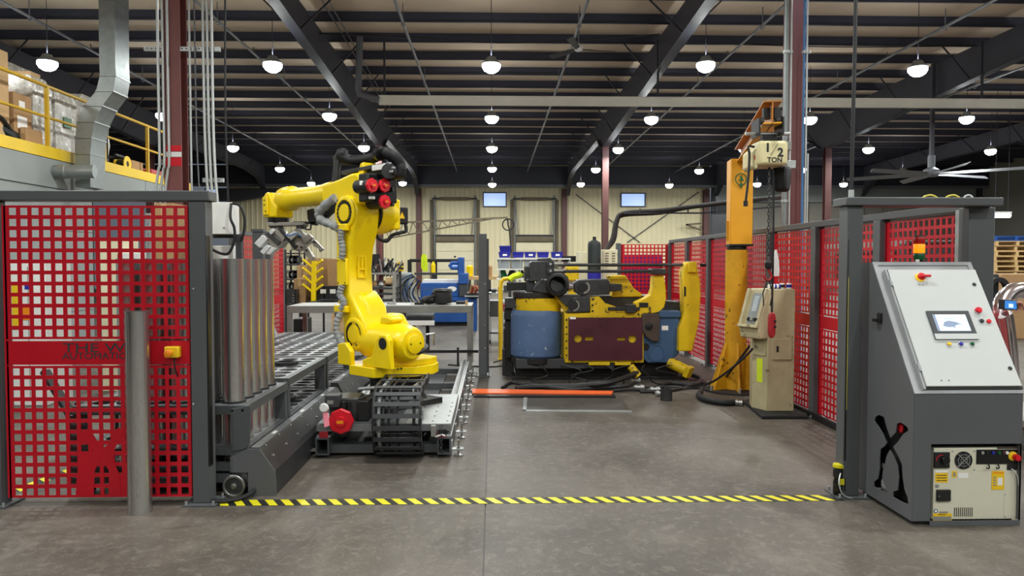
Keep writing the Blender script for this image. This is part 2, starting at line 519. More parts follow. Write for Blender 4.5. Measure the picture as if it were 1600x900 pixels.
ZP = lambda y: 7.86 - .012 * y              # underside of the purlins
deck = MB()
deck.add([(-24, -14, ZP(-14) + .26), (30, -14, ZP(-14) + .26), (30, YB + .3, ZP(YB) + .26), (-24, YB + .3, ZP(YB) + .26),
          (-24, -14, ZP(-14) + .4), (30, -14, ZP(-14) + .4), (30, YB + .3, ZP(YB) + .4), (-24, YB + .3, ZP(YB) + .4)],
         [(0, 1, 2, 3), (4, 7, 6, 5), (0, 4, 5, 1), (1, 5, 6, 2), (2, 6, 7, 3), (3, 7, 4, 0)])
ceiling = struct('ceiling', deck, 'deck_beige', label='beige insulated roof deck')
y = 18.8 - 1.65 * 5
while y < YB - .3:
    z = ZP(y); m = MB()
    m.box(-24, 30, y - .006, y + .006, z, z + .26)
    m.box(-24, 30, y - .075, y, z, z + .012); m.box(-24, 30, y, y + .075, z + .25, z + .26)
    m.box(-24, 30, y - .075, y - .067, z, z + .03)
    build('purlin', m, 'purlin_navy', ceiling, smooth=0)
    y += 1.65
# header over the far wall
tr = struct('trim_1', MB().box(-24, 30, YB - 1.1, YB - .9, 6.12, ZP(YB)), 'steel_navy', label='dark header band above the far wall')
build('header_rail', MB().box(-24, 30, YB - 1.16, YB - 1.1, 6.06, 6.22), 'pipe_grey', tr)
# tapered rafters
RB = [(-12, 6.9), (9.9, 6.1), (10.7, 6.1), (11.6, 6.95), (15, 6.98), (22, 6.6), (28.9, 6.2), (29.7, 6.2), (30.9, 6.72), (40.5, 6.68), (42.5, 6.45), (YB - 1, 5.6)]
def rafter(X, s=''):
    top = [(y, ZP(y)) for y, z in RB]
    web = MB().prism([(X - .006, y, z) for y, z in RB] + [(X - .006, y, z) for y, z in reversed(top)], (.012, 0, 0))
    r = build('rafter', web, 'rafter_navy', ceiling, smooth=0)
    fl = MB()
    for (y0, z0), (y1, z1) in zip(RB[:-1], RB[1:]):
        fl.add([(X + a, y, z + b) for y, z in ((y0, z0), (y1, z1)) for a, b in ((-.13, -.02), (.13, -.02), (.13, 0), (-.13, 0))],
               [(0, 1, 2, 3), (4, 7, 6, 5), (0, 4, 5, 1), (1, 5, 6, 2), (2, 6, 7, 3), (3, 7, 4, 0)])
    build('lower_flange', fl, 'steel_navy', r, smooth=0)  # coloured darker than the web to offset lamp light on its underside
    fy = MB()
    y = 18.8 - 1.65 * 3; k = 0
    while y < YB - 3:
        if k % 2 == 0:
            zb = [z0 + (z1 - z0) * (y - y0) / (y1 - y0) for (y0, z0), (y1, z1) in zip(RB[:-1], RB[1:]) if y0 <= y <= y1][0]
            for sx in (-1, 1): fy.bar((X + sx * .05, y, zb + .05), (X + sx * .85, y, ZP(y) + .02), .035)
        y += 1.65; k += 1
    build('flange_brace', fy, 'steel_navy', r, smooth=0)
for X in (-13.4, -4.47, 4.47, 13.4, 22.3): rafter(X)

def column(px_label, X, Y, z1, m='oxide_red', w=.25, d=.25, z0=0.0):
    c = MB(); t = .016
    c.box(X - w/2, X + w/2, Y - d/2, Y - d/2 + t, z0, z1).box(X - w/2, X + w/2, Y + d/2 - t, Y + d/2, z0, z1).box(X - .006, X + .006, Y - d/2 + t, Y + d/2 - t, z0, z1)
    c.box(X - w/2 - .04, X + w/2 + .04, Y - d/2 - .04, Y + d/2 + .04, z0, z0 + .02)
    return c
t = thing('steel_column', 'dark red steel column beside the left conduits, with red and white bands', 'column', (-4.52, 10.7, 0))
build('shaft', column('', -4.52, 10.7, 6.1), 'oxide_red', t, smooth=0)
for z0, z1, mm in ((2.96, 3.08, 'signal_red'), (3.09, 3.16, 'label_white'), (3.17, 3.25, 'signal_red')):
    build('paint_band', MB().box(-4.647, -4.393, 10.570, 10.574, z0, z1), mm, t, smooth=0)
t = thing('steel_column', 'dark red steel column behind the hoist, with a blue line beside it', 'column', (4.37, 10.7, 0))
build('shaft', column('', 4.37, 10.7, 6.1, w=.2), 'oxide_red', t, smooth=0)
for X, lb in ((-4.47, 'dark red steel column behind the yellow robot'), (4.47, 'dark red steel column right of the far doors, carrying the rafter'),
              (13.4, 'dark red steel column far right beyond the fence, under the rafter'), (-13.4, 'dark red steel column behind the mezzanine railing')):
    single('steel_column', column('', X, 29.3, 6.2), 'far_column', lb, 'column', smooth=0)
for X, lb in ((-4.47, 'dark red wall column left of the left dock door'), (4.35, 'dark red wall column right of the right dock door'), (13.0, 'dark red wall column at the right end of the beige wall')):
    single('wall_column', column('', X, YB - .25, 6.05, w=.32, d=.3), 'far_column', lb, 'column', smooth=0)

# long pale beam hung under the roof
b = thing('runway_beam', 'long pale steel beam hung under the roof behind the columns', 'beam', (10, 20, 5.95))
m = MB(); m.box(-3.05, 26, 19.99, 20.01, 5.84, 6.06).box(-3.05, 26, 19.93, 20.07, 5.83, 5.85).box(-3.05, 26, 19.93, 20.07, 6.05, 6.07)
build('beam', m, 'white_beam', b, smooth=0)
for X in (-2.9, 4.47, 13.4, 22.3):
    build('hanger', MB().bar((X, 20, 6.06), (X, 20, ZP(20)), .05), 'steel_navy', b)
p = at(567, 82, 20); q = at(562, 152, 20)
single('roof_pipe', MB().tube([(-3.55, 20, ZP(20)), (-3.6, 20, 6.25), (-3.55, 20, 6.1), (-3.05, 19.95, 5.95)], .09, 10), 'pipe_grey', 'grey pipe dropping from the roof to the left end of the pale beam', 'pipe')

# sprinkler pipes along the hall
for X, z, lb in ((-10.7, 7.35, 'leftmost'), (-6.4, 7.3, 'second from left'), (-2.1, 7.3, 'third from left, left of the centre lamps'), (2.05, 7.3, 'right of the centre lamps'),
                 (6.4, 7.3, 'passing behind the right column'), (10.8, 7.3, 'second from right'), (15.2, 7.3, 'rightmost')):
    t = thing('sprinkler_pipe', 'thin grey sprinkler pipe under the purlins, ' + lb, 'pipe', (X, 10, z), group='sprinkler pipes')
    build('pipe', MB().cyl((X, 10, z), (X, YB - 1.2, z - .35), .035, n=8), 'pipe_grey', t)
    for k in range(5):
        yy = 17.5 + 5.5 * k; zz = z - .35 * (yy - 10) / (YB - 11)
        build('hanger', MB().cyl((X, yy, zz + .03), (X, yy, ZP(yy)), .012, n=6).ring((X, yy, zz - .05), (0, 1, 0), .05, .036, .03, 8), 'pipe_grey', t)
        build('sprinkler_head', MB().cyl((X, yy + 2.6, zz - .02), (X, yy + 2.6, zz + .12), .012, n=6).cyl((X, yy + 2.6, zz + .12), (X, yy + 2.6, zz + .13), .03, n=8), 'pipe_grey', t)
# roof rod bracing and slack cables
def cable(name, pts, r, m, lb, cat='cable', n=6, k=8, group=None):
    return single(name, MB().tube(smooth_path(pts, k), r, n), m, lb, cat, group)
single('roof_wires', MB().bar((-3.9, 16, 7.62), (-4.0, 28, 7.4), .02).bar((-3.75, 16, 7.62), (-3.85, 28, 7.4), .02), 'pipe_grey', 'pair of thin conduits running beside the left rafter', 'conduit')
cable('roof_cable', [(-4.4, 19, 7.4), (-2, 19, 7.32), (0.5, 19, 7.2), (4.3, 19, 7.45)], .013, 'black', 'slack black cable strung across the roof between the two rafters')
cable('roof_cable', [(-13, 19.6, 7.4), (-9, 19.6, 7.35), (-4.6, 19.6, 7.45)], .013, 'black', 'slack black cable under the roof above the mezzanine')
cable('roof_cable', [(4.6, 19.6, 7.45), (9, 19.6, 7.34), (13, 19.6, 7.4)], .013, 'black', 'slack black cable under the roof right of the hoist')

# ------------------------------------------------------------------ high-bay lamps
def make_lamp():
    t = thing('high_bay_lamp', 'lamp', 'lamp', (0, 0, 0))
    build('housing', MB().lathe([(.04, .20), (.10, .19), (.12, .14), (.15, .10), (.20, .07), (.21, .04), (.20, .03)], (0, 0, 0)), 'mezz_grey', t, local=True)
    f = MB()
    for k in range(10):
        a = 2 * PI * k / 10; f.bx((.17 * math.cos(a), .17 * math.sin(a), .15), (.07, .012, .12), None)
    build('lens', MB().lathe([(0, -.17), (.09, -.155), (.16, -.11), (.205, -.04), (.205, .03), (.18, .05)], (0, 0, 0)), 'lens', t, local=True)
    build('hook', MB().tube([(0, 0, .2), (0, 0, .42)], .012, 6), 'steel_navy', t, local=True)
    build('drop_cable', MB().cyl((0, 0, .42), (0, 0, 1.6), .008, n=5), 'steel_navy', t, local=True)
    ld = bpy.data.lights.new('lamp_light', 'AREA'); ld.shape = 'DISK'; ld.size = .46; ld.energy = LAMP_POWER; ld.color = LAMP_COLOR
    lo = bpy.data.objects.new('lamp_light', ld); COL.objects.link(lo); lo.parent = t; lo.location = (0, 0, -.19); WM[lo] = WM[t]
    lu = bpy.data.lights.new('roof_fill', 'AREA'); lu.shape = 'DISK'; lu.size = .3; lu.energy = LAMP_POWER * ROOF_FILL; lu.color = LAMP_COLOR  # added light above the housing, brightens the roof deck
    lo = bpy.data.objects.new('roof_fill', lu); COL.objects.link(lo); lo.parent = t; lo.location = (0, 0, .23); lo.rotation_euler = (PI, 0, 0); WM[lo] = WM[t]
    return t
lp = make_lamp()
LZ = 6.06; LX = [-9.9, -4.93, -.03, 4.85, 9.75, 14.65, 19.5]; LY = [-6.9, -1.0, 4.9, 10.85, 16.8, 22.55, 28.5, 34.7, 40.6]
rows = ['nearest visible', 'second', 'third', 'fourth', 'farthest']
for j, yy in enumerate(LY):
    n = 0
    for i, X in enumerate(LX):
        if yy < 0 and (X < -6 or X > 16): continue
        if yy > 12 and 0 <= 770 + X * FPX / yy <= 1600:
            n += 1; lb = 'glowing round high-bay lamp, %s from the left in the %s lamp row' % (ORD[n - 1], rows[j - 4])
        else: lb = 'round high-bay lamp of the rows above and beside the view'
        first = (i, j) == (1, 0)
        o = lp if first else copy_tree(lp, label=lb)
        o.location = (X, yy, LZ - .006 * (yy - 16.8) + random.uniform(-.05, .05)); o['label'] = lb; o['group'] = 'high-bay lamps under the roof'
# ------------------------------------------------------------------ far wall: windows, dock doors, bracing
def window(n, x0, x1, y0, y1):
    a = at(x0, y1, YB - .1); c = at(x1, y0, YB - .1)
    w = struct('window_%d' % n, MB().box(a.x, c.x, YB - .10, YB - .06, a.z, c.z), 'window_glow', label='bright pale blue window high in the far wall')
    f = MB()
    for (u0, u1, v0, v1) in ((a.x - .06, a.x, a.z - .06, c.z + .06), (c.x, c.x + .06, a.z - .06, c.z + .06), (a.x, c.x, a.z - .06, a.z), (a.x, c.x, c.z, c.z + .06)):
        f.box(u0, u1, YB - .16, YB - .04, v0, v1)
    build('window_frame', f, 'steel_navy', w, smooth=0)
window(1, 756, 790, 302, 322); window(2, 971, 1007, 303, 322)
def dock(n, x0, x1):
    a = at(x0, 430, YB - .15); X0 = a.x; X1 = at(x1, 430, YB - .15).x; zt = at(x0, 378, YB - .15).z
    d = struct('door_%d' % n, MB().box(X0, X1, YB - .12, YB - .06, 0, zt), 'door_beige', label='beige sectional dock door in the far wall')
    for k in range(5):
        build('door_section', MB().box(X0 + .02, X1 - .02, YB - .16, YB - .12, k * zt / 5 + .015, (k + 1) * zt / 5 - .015), 'door_beige', d)
    build('door_lock', MB().box((X0 + X1) / 2 - .05, (X0 + X1) / 2 + .05, YB - .2, YB - .16, 1.9, 2.0), 'black', d)
    build('door_seal', MB().box(X0 - .02, X1 + .02, YB - .3, YB - .05, zt, zt + .34), 'seal_brown', d, bevel=.06)
    build('door_header', MB().box(X0 - .05, X1 + .05, YB - .22, YB - .05, zt + .36, zt + .44), 'steel_navy', d)
    for s, X in ((-1, X0), (1, X1)):
        build('door_track', MB().box(X + s * .06 - .04, X + s * .06 + .04, YB - .26, YB - .08, 0, 5.65), 'pipe_grey', d)
        build('jamb', MB().box(X + s * .25 - .09, X + s * .25 + .09, YB - .14, YB - .04, 0, 5.4), 'seal_brown', d)
        build('track_stay', MB().bar((X + s * .06, YB - .3, 5.6), (X - s * .12, YB - .3, 3.3), .05), 'pipe_grey', d)
    build('shaft', MB().cyl((X0 - .2, YB - .35, 5.45), (X1 + .2, YB - .35, 5.45), .05, n=8), 'steel_navy', d)
    build('spring', MB().cyl((X0 + .3, YB - .35, 5.45), (X1 - .3, YB - .35, 5.45), .09, n=10), 'seal_brown', d)
    return d
dock(1, 681, 741); dock(2, 806, 864)
def wallrod(a, c, lb):
    single('brace_rod', MB().bar(at(*a, YB - .07), at(*c, YB - .07), .05), 'steel_navy', lb, 'rod')
wallrod((900, 304), (1000, 379), 'thin bracing rod falling to the right across the beige far wall')
wallrod((980, 379), (1092, 300), 'thin bracing rod rising to the right across the beige far wall')
# truss boom across the far wall
t = thing('truss_boom', 'dark lattice jib boom in front of the left dock door', 'boom', at(642, 356, 30))
A = [at(600, 349, 29.3), at(793, 340, 29.3)]; Bm = [at(600, 374, 29.3), at(770, 341.5, 29.3)]
build('top_chord', MB().bar(*A, .07), 'seal_brown', t); build('bottom_chord', MB().bar(*Bm, .055), 'seal_brown', t)
for k in range(11):
    f0 = k / 11; f1 = (k + .5) / 11; f2 = (k + 1) / 11
    u = A[0].lerp(A[1], f0 * .85); v = Bm[0].lerp(Bm[1], f1); w = A[0].lerp(A[1], f2 * .85)
    build('lattice_bar', MB().bar(u, v, .03).bar(v, w, .03), 'seal_brown', t)
build('hook_rope', MB().tube([at(793, 341, 29.3), at(794, 352, 29.3), at(796, 358, 29.3), at(799, 395, 29.3)], .03, 6), 'black', t)
build('rope_coil', MB().ring(at(794, 351, 29.35), (0, 1, 0), .25, .2, .04, 16), 'black', t)
t = thing('wall_bracket', 'small dark triangular bracket on the right column of the beige wall', 'bracket', at(1096, 360, YB - .5))
build('arm', MB().bar(at(1072, 351, YB - .5), at(1096, 349, YB - .5), .1), 'seal_brown', t)
build('stay', MB().bar(at(1072, 351, YB - .5), at(1096, 360, YB - .5), .1), 'seal_brown', t)
# dark soffit sheet on the left of the far wall
single('soffit_panel', MB().prism([at(340, 294, 43.5), at(442, 294, 43.5), at(430, 304, 43.5), at(374, 314, 43.5), at(340, 314, 43.5)], (0, .34, 0)), 'dark_bg', 'dark sloping soffit panel above the far wall left of the robot', 'panel', smooth=0)
window(3, 322, 341, 296, 310)
bpy.data.objects['window_3']['label'] = 'small bright window far left between the conduits'

# ------------------------------------------------------------------ mezzanine on the left
MX = -7.55; MZ = 3.5
wm = struct('wall_mezzanine', MB().box(MX - .25, MX - .02, 4, 14.1, 0, MZ - .62), 'mezz_grey', label='grey painted block wall under the mezzanine')
for r in range(4):
    for y0, y1 in ((4, 7.9), (7.92, 11.05), (11.07, 14.1)):
        build('wall_panel', MB().box(MX - .03, MX + .01, y0, y1, .72 * r, .72 * r + .71), 'mezz_grey', wm, smooth=0)
mz = thing('mezzanine', 'grey mezzanine deck with yellow edge on the left', 'mezzanine', (MX, 12, 2.8))
build('deck', MB().box(-16, MX - .02, 4, 18.6, MZ - .12, MZ), 'mezz_grey', mz)
for y0, y1 in ((4, 7.9), (7.92, 11.05), (11.07, 14.1)):
    build('fascia_panel', MB().box(MX - .04, MX + .03, y0, y1, MZ - .62, MZ - .14), 'mezz_grey', mz)
for y0, y1 in ((14.12, 16.2), (16.22, 18.6)):
    build('fascia_panel', MB().box(MX - .04, MX + .03, y0, y1, MZ - .52, MZ - .14), 'mezz_grey', mz)
build('edge_strip', MB().box(MX - .05, MX + .04, 4, 18.6, MZ - .13, MZ + .06), 'edge_yellow', mz)
build('support_post', MB().box(MX - .3, MX - .12, 18.3, 18.5, 0, MZ - .5), 'mezz_grey', mz)
build('back_panel', MB().box(-16, -15.8, 4, 18.6, 0, MZ - .12), 'side_wall', mz)
rl = thing('guard_rail', 'yellow pipe guard rail along the mezzanine edge', 'railing', (MX, 12, MZ + .06))
for yy in (9.1, 10.94, 12.77, 14.6, 16.4, 18.2):
    build('rail_post', MB().box(MX - .03, MX + .03, yy - .025, yy + .025, MZ + .06, MZ + 1.08), 'rail_yellow', rl)
build('top_rail', MB().cyl((MX, 7, MZ + 1.08), (MX, 18.25, MZ + 1.08), .03, n=10), 'rail_yellow', rl)
build('middle_rail', MB().cyl((MX, 7, MZ + .56), (MX, 18.25, MZ + .56), .025, n=10), 'rail_yellow', rl)

def carton(lb, x0, x1, y0, y1, z0, z1, m='cardboard', rz=0, flap=True, cat='box', name='cardboard_box', label_side=None):
    cx, cy = (x0 + x1) / 2, (y0 + y1) / 2
    t = thing(name, lb, cat, (cx, cy, z0), rz); hx, hy, h = (x1 - x0) / 2, (y1 - y0) / 2, z1 - z0
    build('body', MB().box(-hx, hx, -hy, hy, 0, h), m, t, local=True, bevel=.008)
    if flap:
        for s in (-1, 1):
            build('flap', MB().box(-hx + .004, hx - .004, min(s * .004, s * (hy - .004)), max(s * .004, s * (hy - .004)), h, h + .006), m, t, local=True)
        build('tape', MB().box(-hx - .001, hx + .001, -.03, .03, h + .006, h + .008).box(-.03, .03, -hy - .002, -hy, h * .7, h), 'cardboard_pale' if m == 'cardboard' else 'cardboard', t, local=True)
    return t
def blob_box(cx, cy, z0, w, d, h, rnd, seed):
    """a lumpy shrink-wrapped load"""
    rg = random.Random(seed); mb = MB(); N = 10; K = 6; loops = []
    for k in range(K + 1):
        f = k / K; sc = 1 if k < K else .86; lp_ = []
        for i in range(4 * N):
            s = i // N; u = (i % N) / N
            x, y = [(-1 + 2 * u, -1), (1, -1 + 2 * u), (1 - 2 * u, 1), (-1, 1 - 2 * u)][s]
            j = 1 + rg.uniform(-rnd, rnd)
            lp_.append((cx + x * w / 2 * sc * j, cy + y * d / 2 * sc * j, z0 + f * h + (rg.uniform(-rnd, rnd) * .3 if 0 < k < K else 0)))
        loops.append(lp_)
    return mb.loft(loops)
MF = MZ + .001
t = carton('large tall cardboard box at the left edge of the mezzanine', -8.9, -7.78, 10.9, 12.15, MF, MF + 1.46, 'cardboard_pale')
for y0, y1, z0, z1 in ((.2, .24, .3, 1.0), (.34, .37, .55, .9)): build('printed_mark', MB().box(.561, .563, y0, y1, z0, z1), 'black', t, local=True)
t = carton('brown cardboard box with white labels behind the mezzanine railing', -8.6, -7.75, 12.22, 12.68, MF, 4.36, 'cardboard')
for y0, y1, z0, z1 in ((-.1, .05, .62, .75), (-.15, .1, .3, .5)): build('paper_label', MB().box(.426, .428, y0, y1, z0, z1), 'label_white', t, local=True)
carton('low brown carton behind the black hose on the mezzanine', -7.72, -7.62, 12.3, 12.75, MF, MF + .3, 'cardboard')
for x0, x1, y0, y1, z1, lb, sd in ((-8.7, -7.75, 12.74, 13.28, 4.78, 'stretch-wrapped load with a cardboard top, left of the duct on the mezzanine', 1),
                                   (-8.7, -7.75, 13.36, 14.05, 4.72, 'stretch-wrapped pallet load with green print behind the duct', 2),
                                   (-9.9, -8.85, 13.3, 14.9, 5.3, 'tall stretch-wrapped load rising behind the duct', 3),
                                   (-8.9, -8.1, 14.9, 15.9, 4.95, 'stretch-wrapped load showing right of the duct', 4)):
    t = thing('wrapped_pallet', lb, 'pallet load', ((x0 + x1) / 2, (y0 + y1) / 2, MF), group='wrapped loads on the mezzanine')
    w = x1 - x0; d = y1 - y0; h = z1 - MF
    build('pallet_deck', MB().box(-w/2, w/2, -d/2, d/2, .1, .13), 'wood', t, local=True)
    for e in (-1, 1): build('pallet_runner', MB().box(-w/2, w/2, e * (d/2 - .05) - .05, e * (d/2 - .05) + .05, 0, .1), 'wood', t, local=True)
    build('wrap', blob_box(0, 0, .13, w * .97, d * .97, h - .13, .03, sd), 'wrap', t, local=True, smooth=60)
    if sd == 1: build('top_carton', MB().box(-w*.42, w*.42, -d*.4, d*.1, h - .3, h + .06), 'cardboard_pale', t, local=True)
    if sd == 2: build('green_print', MB().box(w*.5, w*.51, -d*.15, d*.2, h*.45, h*.6), 'signal_green', t, local=True)
p = at(40, 205, 11.5)
single('hose_coil', MB().tube(smooth_path([(-7.85, 11.2, MF + .1), (-7.8, 11.5, MF + .22), (-7.9, 11.9, MF + .28), (-7.8, 12.2, MF + .15), (-7.85, 12.6, MF + .1)], 6), .1, 10), 'green_black', 'thick dark green hose lying behind the railing on the mezzanine', 'hose')
single('hose_loop', MB().tube(smooth_path([(-7.75, 11.3, MF + .05), (-7.75, 11.5, MF + .33), (-7.75, 11.9, MF + .38), (-7.75, 12.3, MF + .05)], 6), .03, 8), 'black', 'thin black hose loop arching on the mezzanine', 'hose')
t = thing('yellow_cart', 'yellow hand cart with black frame right of the duct on the mezzanine', 'cart', (-7.9, 14.9, MF))
build('bin', MB().box(-8.2, -7.8, 14.5, 15.0, MF + .2, MF + .75), 'worn_yellow', t, bevel=.02)
build('frame', MB().tube([(-7.75, 14.4, MF), (-7.75, 14.4, MF + .6), (-7.75, 15.1, MF + .6), (-7.75, 15.1, MF)], .02, 6), 'black', t)
for yy in (14.5, 15.0): build('wheel', MB().cyl((-7.8, yy, MF + .1), (-7.72, yy, MF + .1), .1, n=14), 'rubber', t)
single('cable_heap', MB().tube(smooth_path([(-7.8 + .2 * math.cos(k * 1.7), 15.0 + .5 * math.sin(k * 1.1), MF + .05 + .03 * k) for k in range(9)], 5), .035, 6), 'black', 'heap of black cable on the mezzanine beside the yellow cart', 'cable')
t = thing('cable_reel', 'small yellow cable reel on the mezzanine edge', 'reel', (-7.75, 15.7, MF))
build('drum', MB().cyl((-7.85, 15.7, MF + .16), (-7.65, 15.7, MF + .16), .09, n=16), 'black', t)
for x in (-7.86, -7.66): build('flange', MB().ring((x, 15.7, MF + .16), (1, 0, 0), .16, .06, .02, 18), 'edge_yellow', t)
t = carton('open cardboard box tipped beside the yellow reel on the mezzanine', -8.0, -7.7, 16.0, 16.5, MF, MF + .28, 'cardboard')
single('tool_box', MB().box(-7.9, -7.65, 16.8, 17.5, MF, MF + .2), 'hook_red', 'low red tool box at the right end of the mezzanine', 'box', bevel=.02)
# grey duct with an offset
Y = 13.2; loops = []
for pxl, pxr, py in ((154, 179, -120), (154, 179, 0), (155, 180, 95), (156, 181, 118), (150, 177, 142), (131, 160, 165), (121, 148, 190), (117, 143, 215), (117, 141, 240), (117, 141, 292)):
    a = at(pxl, py, Y); c = at(pxr, py, Y)
    loops.append([(a.x, Y, a.z), (c.x, Y, a.z), (c.x, Y + .5, a.z), (a.x, Y + .5, a.z)])
d = thing('ventilation_duct', 'grey sheet-metal duct with an S-bend in front of the mezzanine', 'duct', (-7.2, Y + .2, loops[-1][0][2]))
build('duct', MB().loft(loops), 'galv_duct', d, smooth=20)
for k in (1, 3, 4, 5, 6, 7, 8):
    c = Vector((0, 0, 0))
    for q in loops[k]: c += Vector(q) / 4
    fl = [[c + (Vector(q) - c) * s + Vector((0, 0, dz)) for q in loops[k]] for s, dz in ((1.05, -.012), (1.05, .012))]
    build('seam_flange', MB().loft(fl), 'galv_duct', d, smooth=0)
a = at(80, 268, 12.9); c = at(122, 268, 12.95)
single('exhaust_pipe', MB().lathe([(.0, -.02), (.09, 0), (.115, .05), (.115, .2), (.125, .21), (.125, .24), (.115, .25), (.115, .7)], a, (c - a)), 'galv_duct', 'short round grey pipe capped at the left, joining the duct', 'pipe')

# ------------------------------------------------------------------ conduits beside the left column
def conduit(lb, pts, r=.02, m='conduit'):
    return single('conduit', MB().tube(smooth_path(pts, 4), r, 8), m, lb, 'conduit', 'conduits beside the left column')
CY = 10.55
for px, n in ((247, 'leftmost'), (254.5, 'second'), (262, 'third')):
    X = at(px, 100, CY).x
    conduit('%s of the three white conduits left of the red column' % n, [(X, CY, 7.9), (X, CY, 4), (X, CY, 3.05), (X - .02, CY, 2.9), (X - .06, CY, 2.6), (X - .07, CY, 2.2)])
for px, n in ((305, 'dark thin conduit close to the right of the red column'), (318, 'first white conduit right of the red column'), (324.5, 'second white conduit right of the red column'), (331.5, 'third white conduit right of the red column')):
    X = at(px, 100, CY).x
    conduit(n, [(X, CY, 7.9), (X, CY, 4), (X + .02, CY, 2.9), (X + .05, CY, 2.4), (X + .05, CY, 2.0)], .011 if px == 305 else .02, 'pipe_grey' if px == 305 else 'conduit')
X = at(296.5, 100, CY).x
single('conduit', MB().cyl((X, 10.55, 1), (X, 10.55, 7.9), .014, n=8), 'conduit', 'thin white conduit hugging the right side of the red column', 'conduit')
for z, x0, x1, lb in ((at(247, 75, CY).z, 223, 342, 'slotted strut clamping the conduits high on the left column'), (at(247, 252, CY).z, 243, 275, 'slotted strut low on the three left conduits'), (at(330, 281, CY).z, 312, 345, 'strut bracket low on the right conduits')):
    m = MB().perf((at(x0, 75, CY).x, CY + .03, z - .03), (1, 0, 0), (0, 0, 1), sorted([0, at(x1, 75, CY).x - at(x0, 75, CY).x] + [.03 + .06 * k + e for k in range(int((at(x1, 75, CY).x - at(x0, 75, CY).x - .05) / .06)) for e in (0, .03)]), [0, .018, .042, .06], (0, .04, 0))
    single('strut_channel', m, 'galv', lb, 'bracket', smooth=0)
cable('hanging_cable', [at(352, -40, 10.4), at(352, 150, 10.4), at(356, 300, 10.4), at(359, 330, 10.4)], .014, 'black', 'black cable hanging from the roof right of the white conduits')
# ------------------------------------------------------------------ guard fences
PIT, HOL = .0722, .047
def grid(W, n, pit=PIT, hol=HOL):
    s0 = (W - ((n - 1) * pit + hol)) / 2; g = [0]
    for k in range(n): g += [s0 + k * pit, s0 + k * pit + hol]
    return g + [W]
def fence_panel(o, ux, W, back, parent, cols=16, skip_low=(), zt=1.97):
    """o: lower left corner on the floor; ux: along the fence; back: unit vector away from the viewer side"""
    o = Vector(o); ux = Vector(ux); back = Vector(back); t = back * .006; U = Vector((0, 0, 1))
    gx = grid(W, cols); g12 = grid(.872, 12)
    build('upper_mesh', MB().perf(o + U * (zt - .872), ux, U, gx, g12, t), 'red_paint', parent, smooth=0)
    build('lower_mesh', MB().perf(o + U * .05, ux, U, gx, g12, t, skip_low), 'red_paint', parent, smooth=0)
    mp = MB().prism([o + U * .93, o + ux * W + U * .93, o + ux * W + U * (zt - .885), o + U * (zt - .885)], t)
    pl = build('middle_plate', mp, 'red_paint', parent, smooth=0)
    for s in (0, W):
        a = o + ux * (s - .012 if s else -.012) + U * .05
        e = build('edge_flange', MB().prism([a, a + ux * .024, a + ux * .024 + U * (zt - .05), a + U * (zt - .05)], back * .04), 'red_paint', parent, smooth=0)
    return pl
def post(x, y, parent, h=2.0, w=.1, d=.1, cap=True, name='post'):
    p = build(name, MB().box(x - w/2, x + w/2, y - d/2, y + d/2, .012, h), 'grey_paint', parent, bevel=.006)
    build('base_plate', MB().box(x - w/2 - .05, x + w/2 + .05, y - d/2 - .05, y + d/2 + .05, 0, .012), 'grey_paint', p)
    for a in (-1, 1):
        for b in (-1, 1):
            build('anchor_bolt', MB().cyl((x + a * (w/2 + .03), y + b * (d/2 + .03), .012), (x + a * (w/2 + .03), y + b * (d/2 + .03), .035), .009, n=6), 'galv', p)
    return p
FY = 4.88
x0 = at(9, 500, FY).x; x1 = at(299, 500, FY).x
lf = thing('safety_fence', 'red perforated safety fence panel in a grey frame at the left front', 'fence', ((x0 + x1) / 2, FY, 0))
skip = {(6, 5), (9, 5), (6, 3), (6, 2), (6, 1), (9, 1), (6, 0), (9, 0), (10, 2), (10, 1), (10, 0)}
mp = fence_panel((x0, FY, 0), (1, 0, 0), x1 - x0, (0, 1, 0), lf, 16, skip)
px = at(313, 500, FY).x
pr = post(px, FY + .03, lf, 2.0, .115, .11); post(at(-14, 500, FY).x, FY + .03, lf, 2.0, .115, .11)
build('top_rail', MB().box(at(-40, 310, FY).x, at(330, 310, FY).x, FY - .04, FY + .1, 2.0, 2.065), 'grey_paint', lf, bevel=.006)
build('post_slot', MB().box(px + .045, px + .0585, FY - .0262, FY + .04, .25, 1.78), 'black_gloss', pr, bevel=.012)
for y_ in (451, 631): build('screw', MB().cyl(at(302, y_, FY - .03), at(302, y_, FY - .02), .006, n=8), 'galv', pr)
# robot silhouette left solid in the lower mesh
sil = [[(128, 672), (140, 670), (152, 690), (160, 702), (172, 690), (184, 668), (194, 672), (180, 700), (176, 720), (186, 740), (190, 776), (170, 776), (170, 735), (158, 716), (148, 735), (146, 776), (118, 776), (120, 745), (132, 725), (146, 704), (134, 690)]]
for s_ in sil:
    build('robot_silhouette', MB().prism([at(x, y, FY - .003) for x, y in s_], (0, .004, 0)), 'red_paint', lf, smooth=0)
text_mesh('cut_lettering', 'THE W', .086, FACE(at(147, 544, FY - .002)), 'grey_dark', mp, .0015, sx=1.5)
text_mesh('cut_lettering', 'AUTOMATION', .062, FACE(at(155, 556.5, FY - .002)), 'grey_dark', mp, .0015, sx=1.15)
e = at(273, 549, FY)
es = build('stop_box', MB().box(e.x - .045, e.x + .045, FY - .055, FY, e.z - .036, e.z + .036), 'label_yellow', lf, bevel=.006)
build('stop_button', MB().lathe([(.012, 0), (.012, .02), (.024, .022), (.024, .034), (.018, .038)], (e.x - .008, FY - .055, e.z - .004), (0, -1, 0), 18), 'signal_orange', es)
